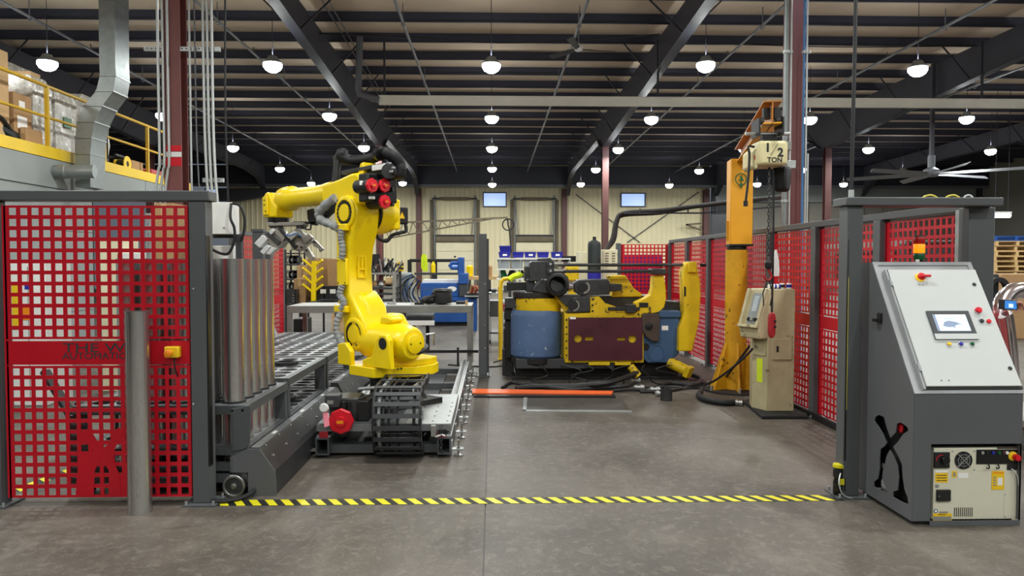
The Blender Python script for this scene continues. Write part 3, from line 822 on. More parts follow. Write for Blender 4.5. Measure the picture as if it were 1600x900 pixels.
build('stop_cable', MB().tube(smooth_path([(e.x + .01, FY - .03, e.z - .036), (e.x + .012, FY - .03, e.z - .1), (e.x + .02, FY + .02, e.z - .2)], 5), .005, 6), 'black', es)
# steel bollard
b = gz(210.5, 806); b.y += .073
t = thing('bollard', 'bare steel pipe bollard standing in front of the left fence', 'bollard', (b.x, b.y, 0))
build('pipe', MB().ring((b.x, b.y, .0), (0, 0, 1), .0725, .066, 1.29, 40), 'steel_tube', t)
build('weld_seam', MB().cyl((b.x - .022, b.y - .0692, 0), (b.x - .022, b.y - .0692, 1.28), .0035, n=6), 'steel', t)
# short left fence run
ls = thing('safety_fence', 'short red perforated fence run far left behind the tube rack', 'fence', (-3.5, 11, 0))
for yy in (10.0, 11.15, 12.3): post(-3.5, yy, ls, 1.98, .08, .08)
for yy in (10.05, 11.2): fence_panel((-3.46, yy, 0), (0, 1, 0), 1.05, (-1, 0, 0), ls, 14)
build('top_rail', MB().box(-3.55, -3.45, 9.95, 12.35, 1.98, 2.03), 'grey_paint', ls)
build('brace', MB().bar((-3.4, 11.0, .9), (-3.0, 10.6, .35), .05, .02), 'rack_plate', ls); build('brace', MB().bar((-3.4, 11.2, .8), (-3.2, 10.9, .3), .05, .02), 'rack_plate', ls)

# right fence run and far return
RX_ = 3.36
rf = thing('safety_fence', 'long red perforated fence run along the right side of the cell', 'fence', (RX_, 9.5, 0))
PY = [13.75, 12.5, 11.25, 10.0, 8.75, 7.5, 6.25, 5.02]
for yy in PY[:-1]: post(RX_ - .02, yy, rf, 1.96, .10, .11)
for a, c in zip(PY[:-1], PY[1:]):
    fence_panel((RX_ - .02, a - .07, 0), (0, -1, 0), a - c - .14, (1, 0, 0), rf, 14, zt=1.94)
build('top_rail', MB().box(RX_ - .05, RX_ + .07, 5.0, 13.8, 1.96, 2.02), 'grey_paint', rf, bevel=.005)
build('floor_kerb', MB().box(RX_ - .1, RX_ - .06, 5.1, 9.0, 0, .06), 'black', rf)
ff = thing('safety_fence', 'red perforated fence across the far right, purple sheet behind it', 'fence', (2.85, 13.8, 0))
xf0 = at(966, 400, 13.8).x
post(xf0, 13.8, ff, 1.96, .09, .09); fence_panel((xf0 + .06, 13.78, 0), (1, 0, 0), RX_ - xf0 - .12, (0, 1, 0), ff, 11, zt=1.94)
single('purple_sheet', MB().box(xf0 + .03, 3.25, 14.1, 14.14, 0, 1.75), 'purple', 'purple plastic sheet standing behind the far red fence', 'sheet')

# front right frame
gf = thing('gate_frame', 'grey steel portal frame around the control cabinet at the right front', 'frame', (2.9, 4.95, 0))
ax0 = at(1320, 500, 4.9).x; ax1 = at(1346, 500, 4.9).x
pa = post((ax0 + ax1) / 2, 4.95, gf, 1.98, ax1 - ax0, .11)
build('post_slot', MB().box(ax0 + .004, ax0 + .022, 4.893, 4.93, .25, 1.76), 'black_gloss', pa, bevel=.008)
build('post_slot', MB().box(ax0 + .006, ax0 + .024, 4.893, 4.93, .04, .14), 'black_gloss', pa, bevel=.008)
build('slot_light', MB().box(ax0 + .016, ax0 + .019, 4.892, 4.894, .6, 1.5), 'yellow_cable', pa)
bx0 = at(1511, 450, 5.0).x; bx1 = at(1551, 450, 5.0).x
pb = post((bx0 + bx1) / 2, 5.05, gf, 1.98, bx1 - bx0, .12)
build('top_beam', MB().box(ax0 - .02, at(1562, 320, 4.9).x, 4.86, 5.06, 1.98, 2.035), 'grey_paint', gf, bevel=.006)
build('cable_duct', MB().box(at(1497, 400, 5.12).x, at(1509, 400, 5.12).x, 5.10, 5.16, 1.6, 1.97), 'galv', gf)
dx0 = at(1497, 400, 5.12).x; dx1 = at(1509, 400, 5.12).x
for k in range(16): build('duct_rib', MB().box(dx0 - .003, dx1 + .003, 5.092, 5.1, 1.62 + k * .021, 1.63 + k * .021), 'conduit', gf, smooth=0)
for pxa, pxb, c in ((1440, 1468, 'yellow_cable'), (1476, 1503, 'yellow_cable'), (1505, 1522, 'conduit')):
    p0 = at(pxa, 313, 5.0); p1 = at(pxb, 313, 5.0); w = p1.x - p0.x
    build('cable_loop', MB().tube(smooth_path([(p0.x, 5.0, 2.03), (p0.x + w * .2, 5, 2.055), (p0.x + w * .6, 5, 2.06), (p1.x, 5, 2.03)], 5), .007, 6), c, gf)
# floor scanner by the post
s_ = at(1308, 760, 4.95)
t = thing('floor_scanner', 'small black and yellow area scanner at the foot of the right post', 'scanner', (s_.x, 4.93, 0))
build('body', MB().lathe([(.03, 0), (.036, .01), (.036, .1), (.03, .12)], (s_.x, 4.93, 0), n=16), 'black_gloss', t)
build('cap', MB().lathe([(.024, .12), (.036, .135), (.036, .19), (.025, .2)], (s_.x, 4.93, 0), n=16), 'black', t)
build('yellow_top', MB().lathe([(.038, .2), (.04, .205), (.038, .222)], (s_.x, 4.93, 0), n=16), 'caution_yellow', t)
build('warning_label', MB().box(s_.x - .02, s_.x + .02, 4.888, 4.893, .09, .13), 'caution_yellow', t)
build('cable', MB().tube(smooth_path([(s_.x, 4.9, .17), (s_.x - .03, 4.86, .12), (s_.x - .01, 4.85, .04), (s_.x + .06, 4.85, .008), (s_.x + .12, 4.86, .008)], 5), .005, 6), 'conduit', t)

# light-curtain post in the middle
c = gz(754.5, 588); 
t = thing('light_curtain_post', 'freestanding grey light-curtain post in the middle of the hall', 'post', (c.x, c.y + .06, 0))
post(c.x, c.y + .06, t, 2.0, .115, .12)
build('side_channel', MB().box(c.x + .0575, c.x + .085, c.y + .0, c.y + .1, .05, 1.93), 'grey_dark', t)
for zz in (.4, .72, 1.3): build('screw', MB().cyl((c.x + .03, c.y - .01, zz), (c.x + .03, c.y, zz), .01, n=8), 'galv', t)

# hazard tape across the opening
ht = thing('hazard_tape', 'black and yellow striped hazard tape across the cell entrance', 'tape', (.25, 4.89, 0))
hx0, hx1 = -1.86, 2.36
build('tape_base', MB().box(hx0, hx1, 4.83, 4.95, 0, .0015), 'tape_black', ht)
n = 39; me = None; st = (hx1 - hx0 - .08) / n
for k in range(n):
    xx = hx0 + .07 + k * st
    if me is None:
        o = build('yellow_stripe', MB().prism([(xx, 4.832, .0015), (xx + .056, 4.832, .0015), (xx - .012, 4.948, .0015), (xx - .068, 4.948, .0015)], (0, 0, .0008)), 'caution_yellow', ht, smooth=0); me = o; xk = xx
    else:
        o = me.copy(); COL.objects.link(o); o.location.x = xx - xk
t2 = thing('hazard_tape', 'hazard tape running diagonally on the floor behind the left fence', 'tape', (-3.3, 6.5, 0))
p0 = gz(22, 768); p1 = gz(230, 690); d = (p1 - p0); L_ = d.length; d.normalize(); nn = Vector((-d.y, d.x, 0)) * .05
build('tape_base', MB().prism([p0 - nn, p1 - nn, p1 + nn, p0 + nn], (0, 0, .0015)), 'tape_black', t2, smooth=0)
k = 0.0
while k < L_ - .15:
    a = p0 + d * k
    build('yellow_stripe', MB().prism([v + Vector((0, 0, .0015)) for v in (a - nn, a - nn + d * .055, a + nn + d * .115, a + nn + d * .06)], (0, 0, .0008)), 'caution_yellow', t2, smooth=0); k += .11

# ------------------------------------------------------------------ tube racks with standing tubes
RXR = -1.68
def rack(y0, rows_, ztop, lb, tubes=False):
    t = thing('tube_rack', lb, 'rack', (-2.27, y0 + rows_ * .09, 0), group='tube racks')
    p = .18; xl = RXR - .05 - 6 * p; ya = y0 + .05; yb_ = ya + rows_ * p; y1 = yb_ + .05
    for z in (ztop, .33):
        pl = build('perforated_plate', MB().holeplate(xl, ya, 6, rows_, p, .078, z - .012, z), 'rack_plate', t, smooth=0)
        r = MB(); h = .06 if z == ztop else .05
        build('rim', MB().box(RXR - .05, RXR, y0, y1, z - h, z), 'rack_grey', t); build('rim', MB().box(xl - .05, xl, y0, y1, z - h, z), 'rack_grey', t)
        build('rim', MB().box(xl, RXR - .05, y0, ya, z - h, z), 'rack_grey', t); build('rim', MB().box(xl, RXR - .05, yb_, y1, z - h, z), 'rack_grey', t)
    for x in (xl - .025, RXR - .055):
        for yy in (y0 + .03, y1 - .03):
            build('leg', MB().box(x - .05, x + .05, yy - .028, yy + .028, 0.06, ztop - .061), 'rack_grey', t, bevel=.004)
    build('lower_tray', MB().box(xl, RXR - .05, ya, yb_, .15, .17), 'grey_dark', t)
    for z in (.12, .2): build('cross_rail', MB().box(xl - .02, RXR - .11, y0 + .001, y0 + .03, z - .03, z + .03), 'rack_grey', t)
    for yy in (y0 - .002, ): 
        for xx in (RXR - .1, RXR - .03): build('bolt', MB().cyl((xx, yy, ztop - .03), (xx, yy - .008, ztop - .03), .009, n=8), 'galv', t)
    for zz, w in ((.0, 1),): 
        for xx in (xl, RXR - .06):
            for yy in (y0 + .12, y1 - .12): build('caster', MB().cyl((xx - .02, yy, .06), (xx + .02, yy, .06), .06, n=20), 'rubber', t)
    return t, xl, ya
r1, xl, ya = rack(5.05, 5, .62, 'front tube rack holding the standing steel tubes', True)
rack(6.08, 7, .645, 'second tube rack from the front, empty round holes on top')
rack(7.50, 7, .645, 'third tube rack from the front, beside the robot')
rack(8.92, 6, .645, 'farthest tube rack, in front of the steel bench')
# front corner plate, wheel bracket and caster of the front rack
build('corner_plate', MB().prism([at(x, y, 5.04) for x, y in ((360, 640), (391, 633), (392, 640), (390, 690), (382, 702), (362, 706))], (0, .02, 0)), 'rack_grey', r1, smooth=0, bevel=.003)
w = at(367, 752, 5.03)
fw = build('front_wheel', MB().ring((w.x, 5.0, .078), (0, 1, 0), .077, .058, .05, 36), 'steel', r1, bevel=.004)
build('wheel_disc', MB().cyl((w.x, 5.015, .078), (w.x, 5.035, .078), .059, n=32), 'dark_steel', fw)
build('wheel_hub', MB().lathe([(.022, 0), (.022, .012), (.012, .014), (.012, .022)], (w.x, 5.015, .078), (0, -1, 0), 20), 'steel', fw)
proto = None
cols = ['right-hand', 'second', 'third', 'fourth', 'left-hand']
for i in range(5):
    for j in range(5):
        X = RXR - .05 - .18 * (i + .5); Yt = ya + .18 * (j + .5)
        lb = 'upright steel tube in the front rack, %s from the right, %s from the front' % (ORD[i], ORD[j])
        if proto is None:
            proto = single('steel_tube', MB().ring((X, Yt, .171), (0, 0, 1), .0725, .068, 1.455, 36), 'steel_tube', lb, 'tube', 'tubes standing in the front rack'); tube_o = proto
        else: tube_o = copy_tree(proto, (X, Yt, .171), label=lb)
        build('grommet', MB().ring((X, Yt, .621), (0, 0, 1), .084, .0735, .012, 24), 'rubber', r1)
# spare rubber rings lying on the second rack
for xx, yy, z, lb in ((-1.93, 6.9, .646, 'black rubber ring lying on the second rack top'), (-1.93, 6.8, .334, 'black rubber rings stacked on the second rack lower shelf')):
    single('rubber_ring', MB().ring((xx, yy, z), (0, 0, 1), .11, .075, .03, 28), 'rubber', lb, 'ring')
# guide beams on the floor beside the racks
def guide(y0, y1, dz, lb, cap):
    sec = [(-1.675, 0.0), (-1.675, .32 + dz), (-1.60, .32 + dz), (-1.50, .165), (-1.49, 0)]
    t = thing('guide_beam', lb, 'beam', (-1.58, (y0 + y1) / 2, 0))
    build('beam', MB().prism([(x, y0 + .012, z) for x, z in sec], (0, y1 - y0 - .012, 0)), 'beam_black', t, smooth=0, bevel=.003)
    build('end_cap', MB().prism([(x, y0, z) for x, z in [(-1.675, 0), (-1.675, .165), (-1.795, .165), (-1.795, .27 + dz), (-1.675, .325 + dz), (-1.595, .325 + dz), (-1.49, .17), (-1.482, 0)]] if cap else [(x, y0, z) for x, z in sec], (0, .012, 0)), 'cabinet_grey', t, smooth=0)
    build('top_cover', MB().box(-1.668, -1.607, y0 + .05, y1 - .05, .3205 + dz, .3265 + dz), 'rack_plate', t)
    k = y0 + .15
    while k < y1:
        build('bolt', MB().cyl((-1.60 + .05, k, .165 + (.155 + dz) * .5), (-1.59 + .05, k, .17 + (.155 + dz) * .5), .01, n=8), 'galv', t)
        build('bolt', MB().cyl((-1.6, k, .313 + dz), (-1.595, k, .318 + dz), .008, n=8), 'galv', t); k += .32
    for k in (y0 + .45, y0 + 1.25, y0 + 2.0): build('white_mark', MB().box(-1.65, -1.625, k, k + .09, .3265 + dz, .3275 + dz), 'label_white', t)
guide(5.03, 7.58, 0, 'dark steel guide beam with end cap beside the front rack', True)
guide(7.60, 10.1, .04, 'raised dark guide beam continuing behind the robot', False)
cable('power_cable', [gz(318, 782, .02), gz(340, 783, .02), gz(365, 781, .015), gz(390, 772, .03), gz(404, 758, .06)], .016, 'rubber', 'thick black cable on the floor by the front rack wheel')

for x0_, x1_, yt_, Y_, lb in ((394, 410, 358, 8.4, 'grey steel post behind the tubes, left of the gripper'), (411, 423, 362, 8.9, 'narrow grey post behind the gripper jaws')):
    a = at(x0_, yt_, Y_); c = at(x1_, yt_, Y_); t = thing('steel_post', lb, 'post', ((a.x + c.x) / 2, Y_, 0))
    build('shaft', MB().box(a.x, c.x, Y_, Y_ + .1, .01, a.z - .03), 'grey_paint', t, bevel=.004); build('cap', MB().box(a.x - .01, c.x + .01, Y_ - .01, Y_ + .11, a.z - .03, a.z), 'grey_paint', t); build('foot', MB().box(a.x - .04, c.x + .04, Y_ - .04, Y_ + .14, 0, .01), 'grey_paint', t)
# ------------------------------------------------------------------ robot track on the floor
TX0, TX1 = -1.39, -.40                      # the two track beams
tk = thing('robot_track', 'long steel floor track carrying the yellow robot', 'track', (-.9, 8.2, 0))
for X, nm in ((TX0, 'left'), (TX1, 'right')):
    o = MB(); y0, y1 = 5.98, 10.5
    for a, b_, c_, d_ in ((-.055, .055, .03, .042), (-.055, .055, .158, .17), (-.055, -.043, .042, .158), (.043, .055, .042, .158)):
        o.box(X + a, X + b_, y0, y1, c_, d_)
    bm_ = build('track_beam', o, 'rack_grey', tk, smooth=0)
    build('beam_dark_sheet', MB().box(X - .043, X + .043, 6.2, 6.21, .042, .158), 'black', bm_)  # black sheet stands for the shade inside the hollow beam
    build('rail_plate', MB().box(X - .05, X + .06, 6.0, 10.5, .17, .185), 'galv', tk, bevel=.002)
    build('guide_rail', MB().box(X - .015, X + .015, 6.0, 10.5, .185, .21), 'steel', tk, bevel=.003)
for yy in (6.05, 7.6, 9.1, 10.35): build('cross_member', MB().box(TX0 + .055, TX1 - .055, yy, yy + .1, .03, .1), 'rack_grey', tk)
build('floor_tray', MB().box(TX0 + .25, TX1 - .25, 6.2, 10.4, .012, .03), 'grey_dark', tk)
for s, X in ((-1, TX0 - .055), (1, TX1 + .055)):
    for k in range(8):
        yy = 6.06 + k * .62; xf = X + s * .06
        f = build('foot_bracket', MB().box(min(X, X + s * .10), max(X, X + s * .10), yy - .035, yy + .035, .05, .062).box(min(X, X + s * .01), max(X, X + s * .01), yy - .035, yy + .035, .062, .13), 'galv', tk, smooth=0)
        build('levelling_bolt', MB().cyl((xf, yy, .008), (xf, yy, .13), .009, n=8).cyl((xf, yy, .062), (xf, yy, .075), .018, n=6), 'steel', f)
        build('foot_pad', MB().lathe([(.04, 0), (.04, .006), (.012, .014)], (xf, yy, 0), n=18), 'steel', f)
build('end_stop', MB().box(TX1 - .05, TX1 + .02, 5.99, 6.1, .185, .23), 'black', tk)
build('stop_post', MB().box(-.5, -.47, 10.2, 10.23, .17, .42), 'black', tk)
# chain at the right beam end
ch = MB()
for k in range(9):
    c = Vector((TX1 - .02, 5.95, .27 - k * .026)); ax = (1, 0, 0) if k % 2 else (0, 1, 0)
    ch.ring(c - Vector(ax) * .003, ax, .015, .009, .006, 10)
o = build('hanging_chain', ch, 'dark_steel', tk); o['kind'] = 'stuff'

# carriage
cg = thing('track_carriage', 'steel carriage plate with servo drive under the robot', 'carriage', (-.9, 6.7, .21))
build('carriage_plate', MB().box(-.78, -.345, 6.02, 7.35, .225, .28), 'galv', cg, bevel=.003)
build('carriage_plate', MB().box(-1.44, -.785, 6.02, 7.35, .225, .28), 'rack_grey', cg, bevel=.003)
build('plate_edge', MB().box(-1.44, -.345, 6.005, 6.02, .22, .275), 'rack_plate', cg)
for x in (-1.36, -.40):
    for yy in (6.1, 7.1): build('bearing_block', MB().box(x - .035, x + .035, yy - .03, yy + .1, .19, .225), 'dark_steel', cg)
for k in range(5): 
    for x in (-.62, -.5, -.38): build('plate_bolt', MB().cyl((x, 6.1 + k * .2, .28), (x, 6.1 + k * .2, .283), .009, n=8), 'dark_steel', cg)
for x in (-1.38, -.42): build('red_stop', MB().box(x - .035, x + .035, 5.992, 6.005, .17, .22), 'hook_red', cg)
sw = at(677, 674, 5.98); 
s_ = build('limit_switch', MB().box(sw.x - .02, sw.x + .02, 5.96, 6.005, sw.z - .04, sw.z + .05), 'bench_steel', cg, bevel=.004)
build('switch_lever', MB().tube([(sw.x + .02, 5.96, sw.z - .04), (sw.x + .07, 5.95, sw.z - .02), (sw.x + .1, 5.95, sw.z - .03)], .007, 6), 'label_white', s_)
def octagon(c, axis, r, d):
    m = MB(); c = Vector(c); a = Vector(axis).normalized()
    m.lathe([(r * .92, 0), (r, .004), (r, d), (r * .93, d + .006)], c, a, 8)
    return m
def red_cap(parent, c, axis, r, nm='motor_cap'):
    c = Vector(c); a = Vector(axis).normalized()
    o = build(nm, octagon(c, a, r, r * .35), 'signal_red', parent, smooth=0)
    build('cap_hub', octagon(c + a * (r * .35 + .008), a, r * .45, r * .12), 'signal_red', o, smooth=0)
    q = c + a * (r * .35 + .008 + r * .12 + .009); x, y, _ = frame_z(a)
    up = Vector((0, 0, 1)); sx = up.cross(a).normalized()
    build('cap_label', MB().prism([q + sx * (u * r * .26) + up * (v * r * .12) for u, v in ((-1, -1), (1, -1), (1, 1), (-1, 1))], a * .002), 'signal_orange', o, smooth=0)
    return o
mc = at(533, 658, 5.98)
build('gearbox', MB().box(-1.36, -1.12, 6.12, 6.4, .282, .47), 'dark_steel', cg, bevel=.01)
build('gear_flange', MB().box(-1.13, -1.03, 6.1, 6.42, .282, .45), 'black', cg, bevel=.008)
build('servo_motor', MB().cyl((mc.x, 6.3, mc.z), (mc.x, 6.0, mc.z), .075, n=20), 'black', cg)
red_cap(cg, (mc.x, 6.0, mc.z), (0, -1, 0), .104)
bx_ = at(516, 633, 6.1)
build('junction_box', MB().box(bx_.x - .04, bx_.x + .08, 6.08, 6.2, .40, .50), 'grey_dark', cg, bevel=.006)
build('box_label', MB().box(bx_.x - .02, bx_.x + .03, 6.077, 6.08, .43, .46), 'label_grey', cg)
wd = at(507, 637, 6.0); build('white_coupling', MB().lathe([(.015, 0), (.036, .004), (.04, .02), (.03, .04)], (wd.x, 6.0, wd.z), (0, -1, .1), 12), 'white_plastic', cg)
tg = at(509, 655, 5.97); build('pink_tag', MB().prism([(tg.x - .025, 5.97, tg.z + .05), (tg.x + .02, 5.97, tg.z + .055), (tg.x + .035, 5.95, tg.z - .05), (tg.x - .005, 5.94, tg.z - .06)], (0, .003, 0)), 'tag_pink', cg, smooth=0)
build('connector', MB().cyl((mc.x + .0, 6.08, mc.z + .05), (mc.x, 6.08, mc.z + .14), .022, n=12).cyl((mc.x + .04, 6.1, mc.z + .05), (mc.x + .04, 6.1, mc.z + .13), .016, n=12), 'black', cg)
for pts in ([(527, 630), (545, 628), (565, 622), (590, 612)], [(534, 633), (556, 630), (572, 626), (598, 614)], [(540, 645), (560, 648), (572, 640), (570, 622)], [(545, 640), (558, 648), (560, 660), (556, 668)]):
    build('cable', MB().tube(smooth_path([at(x, y, 6.12 + .03 * k) for k, (x, y) in enumerate(pts)], 5), .009, 6), 'hose', cg)
build('hose', MB().tube(smooth_path([at(560, 608, 6.25), at(590, 606, 6.25), at(640, 607, 6.3), at(658, 603, 6.3)], 5), .016, 8), 'rack_plate', cg)
for x_ in (-1.02, -.92): build('fitting_block', MB().box(x_, x_ + .07, 6.3, 6.5, .282, .36), 'dark_steel', cg, bevel=.005)
build('end_bracket', MB().bar((-.60, 6.15, .28), (-.66, 6.2, .56), .05, .02).bar((-.66, 6.2, .55), (-.62, 6.35, .56), .04, .02), 'galv', cg)

# cable chain: a U-turn in front of the carriage
cc = thing('cable_chain', 'black plastic cable chain looping in front of the carriage', 'cable chain', (-.81, 6.0, .03))
cx0, cx1 = at(584, 640, 5.9).x, at(660, 640, 5.9).x
path = []
zc, R_ = .315, .255; yc = 6.02
for k in range(5): path.append((yc + .6 - k * .15, zc + R_))
for k in range(0, 19): a = PI / 2 + PI * k / 18; path.append((yc + R_ * .8 * math.cos(a), zc + R_ * math.sin(a)))
for k in range(1, 7): path.append((yc + k * .15, zc - R_))
for x in (cx0, cx1 - .022):
    for k in range(len(path) - 1):
        (ya_, za), (yb2, zb) = path[k], path[k + 1]
        d = Vector((0, yb2 - ya_, zb - za)).normalized(); nrm = Vector((0, -d.z, d.y)) * .032
        m = MB().prism([Vector((x, ya_, za)) - nrm - d * .008, Vector((x, yb2, zb)) - nrm + d * .008, Vector((x, yb2, zb)) + nrm + d * .008, Vector((x, ya_, za)) + nrm - d * .008], (.022 if k % 2 else .016, 0, 0))
        build('chain_link', m, 'black', cc, smooth=0)
for k in range(0, len(path) - 1, 2):
    (ya_, za), (yb2, zb) = path[k], path[k + 1]
    d = Vector((0, yb2 - ya_, zb - za)).normalized(); nrm = Vector((0, -d.z, d.y)); c = Vector((0, (ya_ + yb2) / 2, (za + zb) / 2))
    for s in (-1, 1):
        q = c + nrm * (s * .03)
        build('chain_bar', MB().prism([Vector((cx0 + .01, q.y, q.z)) - d * .018 - nrm * .004, Vector((cx0 + .01, q.y, q.z)) + d * .018 - nrm * .004, Vector((cx0 + .01, q.y, q.z)) + d * .018 + nrm * .004, Vector((cx0 + .01, q.y, q.z)) - d * .018 + nrm * .004], (cx1 - cx0 - .02, 0, 0)), 'grey_dark', cc, smooth=0)
for i, (x, r, mm) in enumerate(((cx0 + .05, .014, 'sleeve_grey'), (cx0 + .085, .012, 'hose'), (cx0 + .13, .01, 'hose'), (cx1 - .06, .012, 'hose'), (cx0 + .2, .009, 'hose'))):
    build('inner_cable', MB().tube([(x, y, z) for y, z in path], r, 8), mm, cc)

# ------------------------------------------------------------------ six-axis robot
ANG = math.radians(136.8)
rb = thing('robot', 'large yellow six-axis industrial robot arm on the track carriage', 'robot', (-.9, 6.9, .28), ANG)
RM = WM[rb]; RI = RM.inverted()
def RS(px, py, s=.25): return RI @ onplane(px, py, RM @ Vector((0, s, 0)), RM.to_3x3() @ Vector((0, 1, 0)))
def RXp(px, py, x=0.): return RI @ onplane(px, py, RM @ Vector((x, 0, 0)), RM.to_3x3() @ Vector((1, 0, 0)))
def rp(name, mb, m, bevel=0, parent=rb, smooth=35, seg=2): return build(name, mb, m, parent, bevel=bevel, local=True, smooth=smooth, seg=seg)
YL = 'robot_yellow'
rp('base', MB().box(-.3, .3, -.3, .3, 0, .05).lathe([(.28, .05), (.25, .10), (.25, .24), (.27, .25), (.27, .29)], (0, 0, 0), n=40), 'black_gloss')
tu = rp('turret', MB().prism([(-.12, .38, .29), (.22, .38, .29), (.40, .2, .29), (.40, -.3, .29), (-.25, -.3, .29), (-.34, -.16, .29), (-.34, .06, .29)], (0, 0, .09)), YL, .006)
rp('turret_step', MB().prism([(-.31, -.13, .38), (-.30, .02, .38), (-.18, .18, .38), (.2, .2, .38), (.2, -.28, .38), (-.25, -.28, .38)], (0, 0, .06)), YL, .008, tu)
# balancer trunnion bracket
q = RS(598, 537, .36); z0 = .38
rp('trunnion', MB().prism([(q.x - .02, .30, z0), (q.x + .30, .30, z0), (q.x + .30, .30, z0 + .06), (q.x + .17, .30, z0 + .10), (q.x + .09, .30, q.z + .03), (q.x + .04, .30, q.z + .08), (q.x - .04, .30, q.z + .08), (q.x - .08, .30, q.z + .03), (q.x - .08, .30, q.z - .04), (q.x - .10, .30, z0)], (0, .06, 0)), YL, .012, tu)
rp('trunnion_pin', MB().cyl((q.x, .30, q.z), (q.x, .365, q.z), .052, n=24), 'black', 0, tu)
rp('front_bracket', MB().prism([(.20, .33, .37), (.40, .33, .37), (.40, .33, .56), (.28, .33, .58), (.20, .33, .50)], (0, .05, 0)), YL, .008, tu)
for x in (-.02, -.06): rp('turret_bolt', MB().cyl((-.26, .22 + x, .37), (-.28, .24 + x, .37), .008, n=8), 'black', 0, tu)
rp('yoke', MB().prism([(.06, -.28, .43), (.5, -.28, .43), (.5, -.28, .68), (.40, -.28, .82), (.22, -.28, .82), (.12, -.28, .7)], (0, .2, 0)), YL, .03, tu)
rp('inner_hose', MB().tube(smooth_path([(-.16, .18, .5), (-.30, .12, .5), (-.36, 0, .52), (-.3, -.1, .55)], 6), .025, 8).cyl((-.2, .22, .5), (-.28, .18, .5), .035, n=10), 'hose', 0, tu)
# balancer
bal = rp('balancer', MB().lathe([(.10, -.38), (.15, -.36), (.172, -.30), (.175, -.05), (.172, .10), (.168, .20), (.155, .27), (.13, .305), (.085, .312), (.085, .318), (.08, .322)], (-.05, .10, .59), (-1, 0, .0), n=40), YL)
rp('balancer_cap', MB().lathe([(.088, 0), (.088, .008), (.08, .012)], (-.372, .10, .59), (-1, 0, 0), n=32), YL, 0, bal)
for s in (-1, 1): rp('cap_screw', MB().cyl((-.384, .10 + s * .055, .595), (-.388, .10 + s * .055, .595), .008, n=8), 'black', 0, bal)
rp('balancer_lug', MB().prism([(.06, .02, .74), (-.10, .02, .755), (-.14, .02, .80), (-.06, .02, .83), (.04, .02, .83)], (0, .14, 0)), YL, .02, bal)
rp('lifting_eye', MB().tube([(-.32, -.08, .66), (-.36, -.14, .67), (-.36, -.14, .56)], .008, 6), 'steel', 0, bal)
# lower arm
J2 = (.312, .645); J3 = (.44, 1.79)
def arc(c, r, a0, a1, n=8): return [(c[0] + r * math.cos(math.radians(a0 + (a1 - a0) * k / n)), c[1] + r * math.sin(math.radians(a0 + (a1 - a0) * k / n))) for k in range(n + 1)]
out = arc(J2, .165, 180, 370, 14) + [(.565, .95), (.60, 1.2), (.60, 1.5)] + arc(J3, .165, -10, 190, 14) + [(.30, 1.62), (.37, 1.45), (.40, 1.25), (.38, 1.02), (.27, .88), (.17, .76)]
arm = rp('lower_arm', MB().prism([(x, -.03, z) for x, z in out], (0, .28, 0)), YL, .025, seg=3)
# wide foot of the arm towards the balancer
rp('arm_foot', MB().prism([(.20, -.08, .72), (.42, -.08, .62), (.50, -.08, .9), (.42, -.08, 1.06), (.34, -.08, 1.0), (.24, -.08, .9)], (0, .24, 0)), YL, .03, arm)
def hub(c, nm, flip=False):
    h = rp(nm, MB().lathe([(.155, 0), (.155, .012), (.145, .018), (.12, .018), (.118, .004), (.082, .004), (.08, .022), (.03, .024)], (c[0], .25, c[1]), (0, 1, 0), n=40), YL, 0, arm)
    return h
h3 = hub(J3, 'elbow_hub'); h2 = hub(J2, 'shoulder_hub')
def hub_dots(c, r, a0, a1, n, nm):
    for k in range(n):
        a = math.radians(a0 + (a1 - a0) * k / (n - 1))
        rp(nm, MB().cyl((c[0] + r * math.cos(a), .25, c[1] + r * math.sin(a)), (c[0] + r * math.cos(a), .268, c[1] + r * math.sin(a)), .0155, n=8), 'black', 0, arm)
hub_dots(J3, .1, -40, 95, 8, 'hub_hole'); hub_dots(J3, .1, 120, 220, 6, 'hub_hole'); hub_dots(J3, .1, 240, 300, 4, 'hub_hole')  # black pegs stand for the dark holes in the hub
rp('hub_slot', MB().prism([(J2[0] + r * math.cos(a), .252, J2[1] + r * math.sin(a)) for r, s in ((.10, 1), (.118, -1)) for a in [math.radians(u) for u in (range(-70, 80, 10) if s > 0 else range(70, -80, -10))]], (0, .012, 0)), 'black', 0, arm, 0)
rp('hub_slot', MB().prism([(J2[0] + r * math.cos(a), .252, J2[1] + r * math.sin(a)) for r, s in ((.10, 1), (.118, -1)) for a in [math.radians(u) for u in (range(110, 260, 10) if s > 0 else range(250, 100, -10))]], (0, .012, 0)), 'black', 0, arm, 0)
a = RS(527, 445, .27); c = RS(541, 404, .27)
cv = rp('cable_cover', MB().box(min(a.x, c.x), max(a.x, c.x), .25, .275, a.z, c.z), YL, .006, arm)
for u in (a.x, c.x):
    for v in (a.z, c.z):
        rp('cover_screw', MB().cyl((u + (.02 if u == min(a.x, c.x) else -.02), .275, v + (.02 if v == a.z else -.02)), (u + (.02 if u == min(a.x, c.x) else -.02), .279, v + (.02 if v == a.z else -.02)), .007, n=8), 'black', 0, arm)
for y_ in (355, 482):
    k = RS(534, y_, .27); rp('hose_clamp', MB().box(k.x - .10, k.x + .09, .25, .30, k.z - .035, k.z + .03), YL, .008, arm)
for y_ in (372, 393, 460, 472): k = RS(526.5, y_, .24); rp('side_lug', MB().cyl((k.x, .19, k.z), (k.x + .025, .19, k.z), .018, n=10), YL, 0, arm)
lt = RM.to_3x3()
